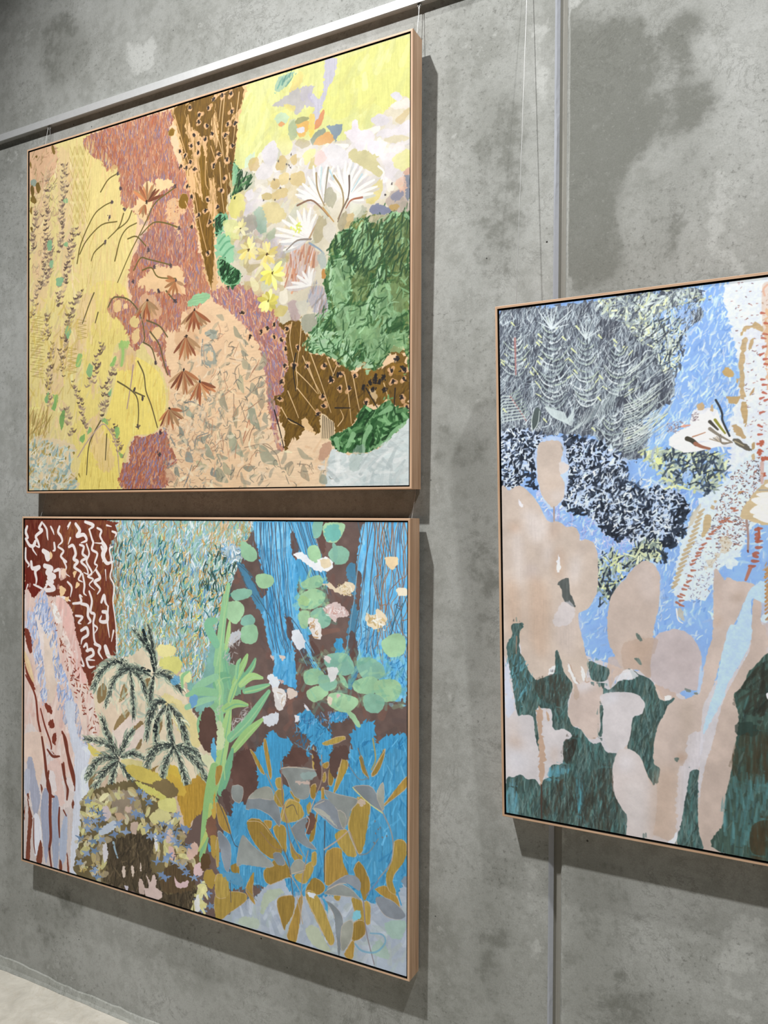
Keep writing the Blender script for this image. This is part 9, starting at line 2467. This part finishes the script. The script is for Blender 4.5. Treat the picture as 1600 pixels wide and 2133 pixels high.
P|421,1703 471,1716 513,1729 512,1763 491,1791 454,1795 428,1780|6a7671|t=v m=.2 r=1.4
F|421,1703 471,1716 513,1729 512,1763 491,1791 454,1795 428,1780|48625f 3c5452 5a7672 54827f 3a4a44 6d8884 4d5a50 33413e|n=60 l=60 w=10 g=84 j=11 b=.06 a=.55
F|421,1703 471,1716 513,1729 512,1763 491,1791 454,1795 428,1780|6f9496 7b8f86 2c3a36 7a8c84|n=30 l=46 w=3.9 g=84 j=12 b=.08 a=.45
P|487,1826 520,1827 566,1779 623,1769 607,1724 631,1735 702,1765 726,1817 741,1849 772,1853 796,1838 799,1846 776,1869 760,1913 737,1957 721,2010 712,2065 712,2149 739,2174 723,2253 711,2250 684,2208 656,2137 596,2099 608,2037 621,1951 662,1925 670,1878 650,1842 590,1832 532,1847 491,1877|4a625f|t=v m=.2 r=1.3
F|487,1826 520,1827 566,1779 623,1769 607,1724 631,1735 702,1765 726,1817 741,1849 772,1853 796,1838 799,1846 776,1869 760,1913 737,1957 721,2010 712,2065 712,2149 739,2174 723,2253 711,2250 684,2208 656,2137 596,2099 608,2037 621,1951 662,1925 670,1878 650,1842 590,1832 532,1847 491,1877|48625f 3c5452 5a7672 54827f 3a4a44 6d8884 4d5a50 33413e|n=260 l=58 w=10 g=84 j=11 b=.06 a=.55
F|487,1826 520,1827 566,1779 623,1769 607,1724 631,1735 702,1765 726,1817 741,1849 772,1853 796,1838 799,1846 776,1869 760,1913 737,1957 721,2010 712,2065 712,2149 739,2174 723,2253 711,2250 684,2208 656,2137 596,2099 608,2037 621,1951 662,1925 670,1878 650,1842 590,1832 532,1847 491,1877|6f9496 7b8f86 2c3a36 7a8c84|n=130 l=45 w=3.8 g=84 j=12 b=.08 a=.45
P|469,1914 490,1911 511,1926 498,1966 485,2011 476,2055 464,2053 473,2004|4a625f|t=v m=.2 r=1.4
F|469,1914 490,1911 511,1926 498,1966 485,2011 476,2055 464,2053 473,2004|48625f 3c5452 5a7672 54827f 3a4a44 6d8884 4d5a50 33413e|n=30 l=60 w=10 g=84 j=11 b=.06 a=.55
F|469,1914 490,1911 511,1926 498,1966 485,2011 476,2055 464,2053 473,2004|6f9496 7b8f86 2c3a36 7a8c84|n=15 l=46 w=3.9 g=84 j=12 b=.08 a=.45
P|474,1862 541,1837 582,1837 642,1839 674,1877 662,1916 621,1951 613,2016 596,2077 563,2108 513,2115 481,2033 486,1925|cfc9c9|t=b m=.04 r=.9
P|499,1850 561,1839 540,1880 490,1903|dcdce2|k=14 a=.6
P|555,2113 596,2099 636,2114 660,2144 680,2209 707,2259 723,2244 722,2379 677,2600 587,2619 587,2508 591,2422 573,2393 536,2329 527,2242 530,2177|d0c6c2|t=b m=.03 r=.9
P|563,2125 612,2122 628,2183 579,2212 546,2196|d9d8dd|k=23 a=.5
P|578,2277 659,2242 682,2429 609,2485|d8d2d0|k=23 a=.4
P|864,1995 924,1986 912,2098 904,2153 900,2305 877,2516 823,2527 808,2363 817,2175 848,2129 856,2066|d3d0d6|r=3.3 a=.8 t=v
P|711,2212 798,2157 817,2133 812,2321 784,2535 697,2553|c2a994|k=22 a=.5
P|813,2096 852,2091 840,2121 821,2124|b9967c|k=13 a=.6
P|838,1862 879,1849 863,2044 852,2087 841,1985|b8a794|k=22 a=.4
P|870,2166 904,2153 904,2181 900,2319 903,2428 918,2512 815,2512 831,2401 851,2273|4a625f|t=v m=.2 r=1.3
F|870,2166 904,2153 904,2181 900,2319 903,2428 918,2512 815,2512 831,2401 851,2273|48625f 3c5452 5a7672 54827f 3a4a44 6d8884 4d5a50 33413e|n=90 l=57 w=10 g=84 j=11 b=.06 a=.55
F|870,2166 904,2153 904,2181 900,2319 903,2428 918,2512 815,2512 831,2401 851,2273|6f9496 7b8f86 2c3a36 7a8c84|n=45 l=44 w=3.7 g=84 j=12 b=.08 a=.45
P|1183,1599 1149,1638 1106,1693 1081,1755 1053,1785 1051,1810 1063,1856 1070,1887 1067,1915 1059,1996 1048,2058 1034,2161 1015,2244 1008,2368 996,2508 1642,2471 1637,1513 1319,1538|43584f|t=v m=.2 r=1.3
F|1183,1599 1149,1638 1106,1693 1081,1755 1053,1785 1051,1810 1063,1856 1070,1887 1067,1915 1059,1996 1048,2058 1034,2161 1015,2244 1008,2368 996,2508 1642,2471 1637,1513 1319,1538|48625f 3c5452 5a7672 54827f 3a4a44 6d8884 4d5a50 33413e|n=420 l=55 w=9 g=84 j=11 b=.06 a=.55
F|1183,1599 1149,1638 1106,1693 1081,1755 1053,1785 1051,1810 1063,1856 1070,1887 1067,1915 1059,1996 1048,2058 1034,2161 1015,2244 1008,2368 996,2508 1642,2471 1637,1513 1319,1538|6f9496 7b8f86 2c3a36 7a8c84|n=210 l=42 w=3.6 g=84 j=12 b=.08 a=.45
F|1078,1755 1149,1653 1218,1631 1218,1818 1113,1890 1060,1797|33342c 2a2a24 3c3a30|n=90 l=63 w=15 g=70 j=20 a=.35
P|1067,1915 1131,1915 1148,1960 1063,1968|2a3a34|r=3.2 a=.7 t=v
F|1070,1975 1218,1955 1200,2154 1048,2158|3b3628 453c2c|n=110 l=76 w=15 g=88 j=6 a=.3
F|1023,2183 1183,2137 1183,2414 1007,2449|4f7f82 5f9094|n=100 l=73 w=13 g=88 j=6 a=.35
F|1120,2366 1200,2331 1200,2466 1119,2483|4a3f2c 3c3524|n=60 l=76 w=19 g=90 j=5 a=.35
P|1176,1776 1187,1771 1187,1798 1180,1795|e4e4e6|
P|636,1554 648,1555 666,1581 656,1588 640,1570|6c7a72|r=.9 t=v m=.15
P|629,1672 647,1668 661,1690 655,1697|6c7a72|r=.9 t=v m=.15
P|802,2111 821,2108 817,2125 806,2127|6c7a72|r=.9 t=v m=.15
P|849,1787 872,1791 872,1803 853,1801|7d8782|r=1.1
P|887,1802 902,1802 900,1810 889,1809|7d8782|r=.9
S|772,1864 788,1852 799,1838|4d6866|x=11 y=9
S|603,1721 635,1734 647,1754|5f6a68|x=5.4 y=4.5
P|599,1721 643,1742 631,1764 582,1773 549,1785 574,1740|e4e4e6|r=1.8 a=.8
P|773,2507 792,2482 812,2453 804,2500 792,2511|e0e2ea|r=1.3
S|664,2490 664,2507|7f8a86|x=9
S|674,2484 674,2501|7f8a86|x=6.8
P|786,662 832,628 870,614 885,551 911,537 987,549 1002,620 1037,661 1044,708 972,705 906,711 847,724 794,698|e6e4e4|r=2.1 a=.9
S|1037,669 936,617 809,651|f3f1ee|x=21 z=42 y=13
S|1034,677 918,656 798,686|f3f1ee|x=21 z=42 y=13
S|1030,684 918,703 847,722|f3f1ee|x=17 z=34 y=10
S|1027,661 936,594 896,560|f3f1ee|x=19 z=38 y=11
S|1023,653 958,587 948,547|f3f1ee|x=17 z=33 y=10
S|1020,649 987,596 984,557|f3f1ee|x=12 z=25 y=7.5
S|1027,665 918,624 873,626|f3f1ee|x=17 z=34 y=10
P|904,517 929,514 933,538 915,545 903,532|c4a982|r=1.1
P|962,524 969,525 969,552 958,544|c4a982|r=1
P|836,608 870,602 873,610 840,616|d49c88|r=1.1
S|884,658 907,651 936,641|b58a70|x=6.3 y=4.2
S|955,626 991,655 1044,689|8a8274|x=15 y=6.3
S|955,595 969,611 987,631|4b4840|x=15 y=8
S|976,588 994,616 1016,648|8d8a3c|x=12 y=8
S|979,502 995,534 1005,566 1005,589 1020,629 1034,661|3b3f42|x=9 y=8
S|862,665 881,674 899,691|4a453a|x=21 y=19
S|895,688 921,703 954,713|9c6a54|x=17 y=10
P|1048,681 1066,674 1108,707 1122,727 1108,730 1066,705|6b6558|r=1.2
S|1055,685 1090,706|a89c80|x=6.2 y=4.1
S|954,670 1005,687 1044,689|a89a86|x=4.2 y=2.9
S|962,673 1005,688 1044,689|a89a86|x=4.2 y=2.9
S|969,667 1005,689 1044,689|7d7468|x=4.2 y=2.9
S|976,664 1005,691 1044,689|c6b8a0|x=4.2 y=2.9
S|983,661 1005,692 1044,689|a89a86|x=4.2 y=2.9
S|991,659 1005,693 1044,689|7d7468|x=4.2 y=2.9
S|998,653 1005,694 1044,689|7d7468|x=4.2 y=2.9
F|779,593 840,588 832,628 787,638|8a6a64 b59a94 6f6468|n=60 l=7.3 w=3.2 g=10 j=50 c=0
F|874,562 907,552 911,584 881,587|7a6a6c a89a9c|n=40 l=6.8 w=3 g=10 j=50 c=0
P|1184,855 1167,870 1129,912 1108,943 1083,981 1079,1017 1114,1028 1149,1043 1184,1047 1384,1049 1448,960 1319,846|c9b48e|r=1.2 t=h m=.05
S|1238,951 1170,947 1125,939|f4efe2|x=25 z=41 y=14
S|1238,970 1167,978 1121,989|f4efe2|x=30 z=49 y=17
S|1238,997 1184,1008 1132,1009|f4efe2|x=25 z=41 y=14
S|1238,1020 1191,1024 1149,1020|f4efe2|x=17 z=29 y=10
S|1252,921 1184,920 1142,916|f4efe2|x=17 z=29 y=10
S|1238,883 1198,878 1174,878|f4efe2|x=15 z=24 y=9
S|1149,897 1184,897|a8a294|x=8 y=6.1
S|1100,1028 1106,1094 1105,1160|a58a80|x=10 y=8
P|1102,1157 1109,1156 1109,1168 1104,1166|7c4a44|
S|1135,1067 1146,1063 1161,1061|a8604c|x=12 z=14 a=.9 y=6.2
S|1136,1089 1142,1086 1149,1085|a8604c|x=12 z=14 a=.9 y=6.2
S|1136,1106 1142,1101 1153,1100|a8604c|x=12 z=14 a=.9 y=6.2
S|1138,1118 1146,1117 1161,1115|a8604c|x=12 z=14 a=.9 y=6.2
S|1138,1144 1146,1144 1160,1142|a8604c|x=12 z=14 a=.9 y=6.2
S|1127,1172 1139,1167 1147,1169|a8604c|x=12 z=14 a=.9 y=6.2
S|1128,1180 1139,1183 1144,1185|a8604c|x=12 z=14 a=.9 y=6.2
S|1122,1202 1132,1203 1147,1202|a8604c|x=12 z=14 a=.9 y=6.2
S|1111,1225 1121,1226 1134,1223|a8604c|x=12 z=14 a=.9 y=6.2
S|1146,1059 1149,1094 1142,1121|a8604c|x=10 y=8
S|1114,1234 1103,1266 1096,1286|b07866|x=15 y=10
P|1152,688 1166,685 1170,699 1158,703|b4654e|r=1.6
P|1145,726 1159,723 1163,737 1151,741|b4654e|r=1.6
P|1141,737 1156,735 1160,748 1148,752|b4654e|r=1.6
P|1155,761 1170,758 1174,771 1161,776|b4654e|r=1.6
P|1169,757 1183,755 1187,768 1175,772|b4654e|r=1.6
P|1159,826 1173,823 1177,837 1165,841|b4654e|r=1.6
P|1148,695 1163,693 1167,706 1154,710|b4654e|r=1.6
S|1040,974 1055,976|ad6c54|x=10 z=15 a=.9 y=6.3
S|1019,1022 1034,1016|ad6c54|x=10 z=15 a=.9 y=6.3
S|993,1033 1008,1038|ad6c54|x=10 z=15 a=.9 y=6.3
S|986,1059 1001,1051|ad6c54|x=10 z=15 a=.9 y=6.3
S|964,1079 979,1068|ad6c54|x=11 z=15 a=.9 y=6.3
S|953,1089 968,1087|ad6c54|x=11 z=15 a=.9 y=6.4
S|942,1108 957,1109|ad6c54|x=11 z=15 a=.9 y=6.4
S|923,1137 939,1128|ad6c54|x=11 z=15 a=.9 y=6.4
S|912,1156 928,1148|ad6c54|x=11 z=15 a=.9 y=6.4
S|901,1175 917,1170|ad6c54|x=11 z=15 a=.9 y=6.4
S|897,1188 913,1183|ad6c54|x=11 z=15 a=.9 y=6.4
S|882,1209 898,1201|ad6c54|x=11 z=15 a=.9 y=6.4
S|875,1226 890,1219|ad6c54|x=11 z=15 a=.9 y=6.4
S|878,1252 894,1251|ad6c54|x=11 z=15 a=.9 y=6.4
S|865,1275 881,1279|ad6c54|x=11 z=15 a=.9 y=6.5
S|859,1305 875,1296|ad6c54|x=11 z=15 a=.9 y=6.5
S|848,1319 864,1324|ad6c54|x=11 z=15 a=.9 y=6.5
S|840,1337 856,1339|ad6c54|x=11 z=15 a=.9 y=6.5
S|832,1361 848,1366|ad6c54|x=11 z=15 a=.9 y=6.5
S|821,1370 837,1375|ad6c54|x=11 z=15 a=.9 y=6.5
S|828,1390 844,1388|ad6c54|x=11 z=15 a=.9 y=6.5
S|813,1398 829,1407|ad6c54|x=11 z=15 a=.9 y=6.5
S|828,1409 844,1414|ad6c54|x=11 z=15 a=.9 y=6.5
S|1072,906 1087,902|ad6c54|x=10 z=14 a=.9 y=6.2
S|1051,986 1066,983|ad6c54|x=10 z=15 a=.9 y=6.3
S|1029,1031 1044,1035|ad6c54|x=10 z=15 a=.9 y=6.3
S|1004,1029 1019,1031|ad6c54|x=10 z=15 a=.9 y=6.3
P|931,1017 946,1001 961,1017 957,1057 935,1097 920,1101 927,1057|c0ab84|r=1.7 t=h m=.08
P|997,1108 1040,1103 1036,1138 1004,1175 971,1215 941,1248 941,1216 989,1167|cdbb94|r=5.3 a=.6 d=.25
S|911,995 930,979|bda67c|x=13 a=.85 y=8
S|904,1015 924,999|bda67c|x=13 a=.85 y=8
S|897,1036 918,1020|bda67c|x=13 a=.85 y=8
S|890,1057 912,1041|bda67c|x=13 a=.85 y=8
S|883,1078 907,1062|bda67c|x=13 a=.85 y=8
S|876,1099 901,1082|bda67c|x=13 a=.85 y=9
S|869,1120 895,1103|bda67c|x=13 a=.85 y=9
S|862,1141 889,1124|bda67c|x=13 a=.85 y=9
S|849,1162 878,1145|bda67c|x=13 a=.85 y=9
S|842,1183 870,1166|bda67c|x=13 a=.85 y=9
S|836,1204 862,1187|bda67c|x=13 a=.85 y=9
S|829,1226 855,1209|bda67c|x=13 a=.85 y=9
S|823,1247 847,1230|bda67c|x=13 a=.85 y=9
S|816,1268 839,1251|bda67c|x=13 a=.85 y=9
S|810,1289 831,1272|bda67c|x=13 a=.85 y=9
S|803,1311 824,1294|bda67c|x=13 a=.85 y=9
S|797,1332 816,1315|bda67c|x=13 a=.85 y=9
P|905,965 917,957 909,997 890,1037 868,1061 875,1021|c3b086|r=3.2 a=.6
P|824,1423 840,1434 851,1482 836,1475 817,1456|c9b894|r=1.7 a=.7
S|813,1428 820,1476 839,1491|e9e6e0|x=6.5 y=4.4
S|1173,1240 1184,1228|b58a5c|x=8 y=5.2
S|1173,1257 1184,1245|b58a5c|x=8 y=5.2
S|1173,1274 1184,1262|b58a5c|x=8 y=5.2
S|1173,1291 1184,1279|b58a5c|x=8 y=5.2
S|1173,1308 1184,1296|b58a5c|x=8 y=5.2
S|1173,1325 1184,1313|b58a5c|x=8 y=5.2
S|1173,1342 1184,1330|b58a5c|x=8 y=5.2
S|1173,1359 1184,1347|b58a5c|x=8 y=5.2
S|1173,1377 1184,1364|b58a5c|x=8 y=5.2
S|1173,1394 1184,1381|b58a5c|x=8 y=5.2
S|1173,1411 1184,1398|b58a5c|x=8 y=5.2
S|1173,1428 1184,1416|b58a5c|x=8 y=5.2
F|1173,1228 1191,1220 1190,1437 1180,1434|b48a5c c9a274|n=30 l=25 w=6.2 g=60 j=20 c=0
S|1129,696 1125,719|c4b498|x=10 y=10
P|1122,700 1132,696 1132,719 1122,723|b59a70|r=1
P|1122,746 1132,742 1132,769 1122,765|c4ae88|r=1.2
P|961,961 972,965 972,981 961,977|c4ae88|r=1.3
P|972,942 983,942 979,952 972,950|c4ae88|r=.8
S|1079,904 1065,915|b99a6a|x=6.2 y=4.2
S|1160,782 1160,820 1160,866|c99a84|x=16 a=.7 y=12
'''
painting('framed_painting', 'oak framed painting of beige trunks under dark pines on blue, cut by right edge',
         (-0.63528, -0.14286, 2.21627), (0.00000, -0.99802, -0.06292), (1.00000, -0.00017, 0.00272), (-0.00273, -0.06292, 0.99801), 1.0200, 1.2753, OPS_3, '93b5e4', 13, (1.13, 1.14, 1.18))



# ---------------------------------------------------------------- the hanging rail and its wires
RZ0, RZ1, RY = 3.1325, 3.1585, -.022
bm = bmesh.new()
prof = [(0.0, RZ0 + .003), (RY + .003, RZ0 + .003), (RY + .003, RZ0), (RY, RZ0), (RY, RZ1 - .001), (RY + .001, RZ1), (0.0, RZ1)]
ends = [[bm.verts.new((x, y, z)) for y, z in prof] for x in (-6.5, 3.2)]
for k in range(len(prof)):
    bm.faces.new((ends[0][k], ends[0][(k + 1) % len(prof)], ends[1][(k + 1) % len(prof)], ends[1][k]))
bm.faces.new(ends[0]); bm.faces.new(ends[1][::-1]); bmesh.ops.recalc_face_normals(bm, faces=bm.faces)
tag(mesh_obj('hanging_rail', bm, MAT_RAIL), 'long silver aluminium picture hanging rail fixed along the wall above the paintings', 'hanging rail')

def hanging_wire(x_top, x_bot, y_bot, z_bot, label, via=None):
    root = empty('hanging_wire', (x_top, RY, RZ0)); tag(root, label, 'wire', 'wires from the hanging rail')
    bm = bmesh.new(); tube(bm, [(0, .006, -.002)] + [(x_bot - x_top, y - RY, z - RZ0) for y, z in via or ()] + [(x_bot - x_top, y_bot - RY, z_bot - RZ0)], .0008)
    mesh_obj('wire', bm, MAT_STEEL, root)
    bm = bmesh.new(); box(bm, -.0035, .0035, .006, .013, -.006, .003); tube(bm, [(0, .0095, -.006), (0, .0095, -.010)], .0016, 8)
    mesh_obj('rail_hook', bm, MAT_STEEL, root)
hanging_wire(-2.4180, -2.4199, -0.0347, 2.9985, 'thin steel wire from the rail to the left end of the yellow painting')
hanging_wire(-0.9085, -0.9109, -0.0347, 2.9974, 'thin steel wire from the rail to the right end of the yellow painting')
hanging_wire(-2.4090, -2.4095, -0.0295, 1.6713, 'thin steel wire behind the yellow painting to the left end of the garden painting', [(-.002, 2.95), (-.002, 1.765)])
hanging_wire(-0.9125, -0.9119, -0.0295, 1.6746, 'thin steel wire behind the yellow painting to the right end of the garden painting', [(-.002, 2.95), (-.002, 1.765)])
hanging_wire(-0.5980, -0.5995, -0.0890, 2.1997, 'long thin steel wire beside the wall joint holding the beige trunks painting')
hanging_wire(0.3360, 0.3338, -0.0892, 2.2023, 'thin steel wire outside the frame to the right end of the beige trunks painting')
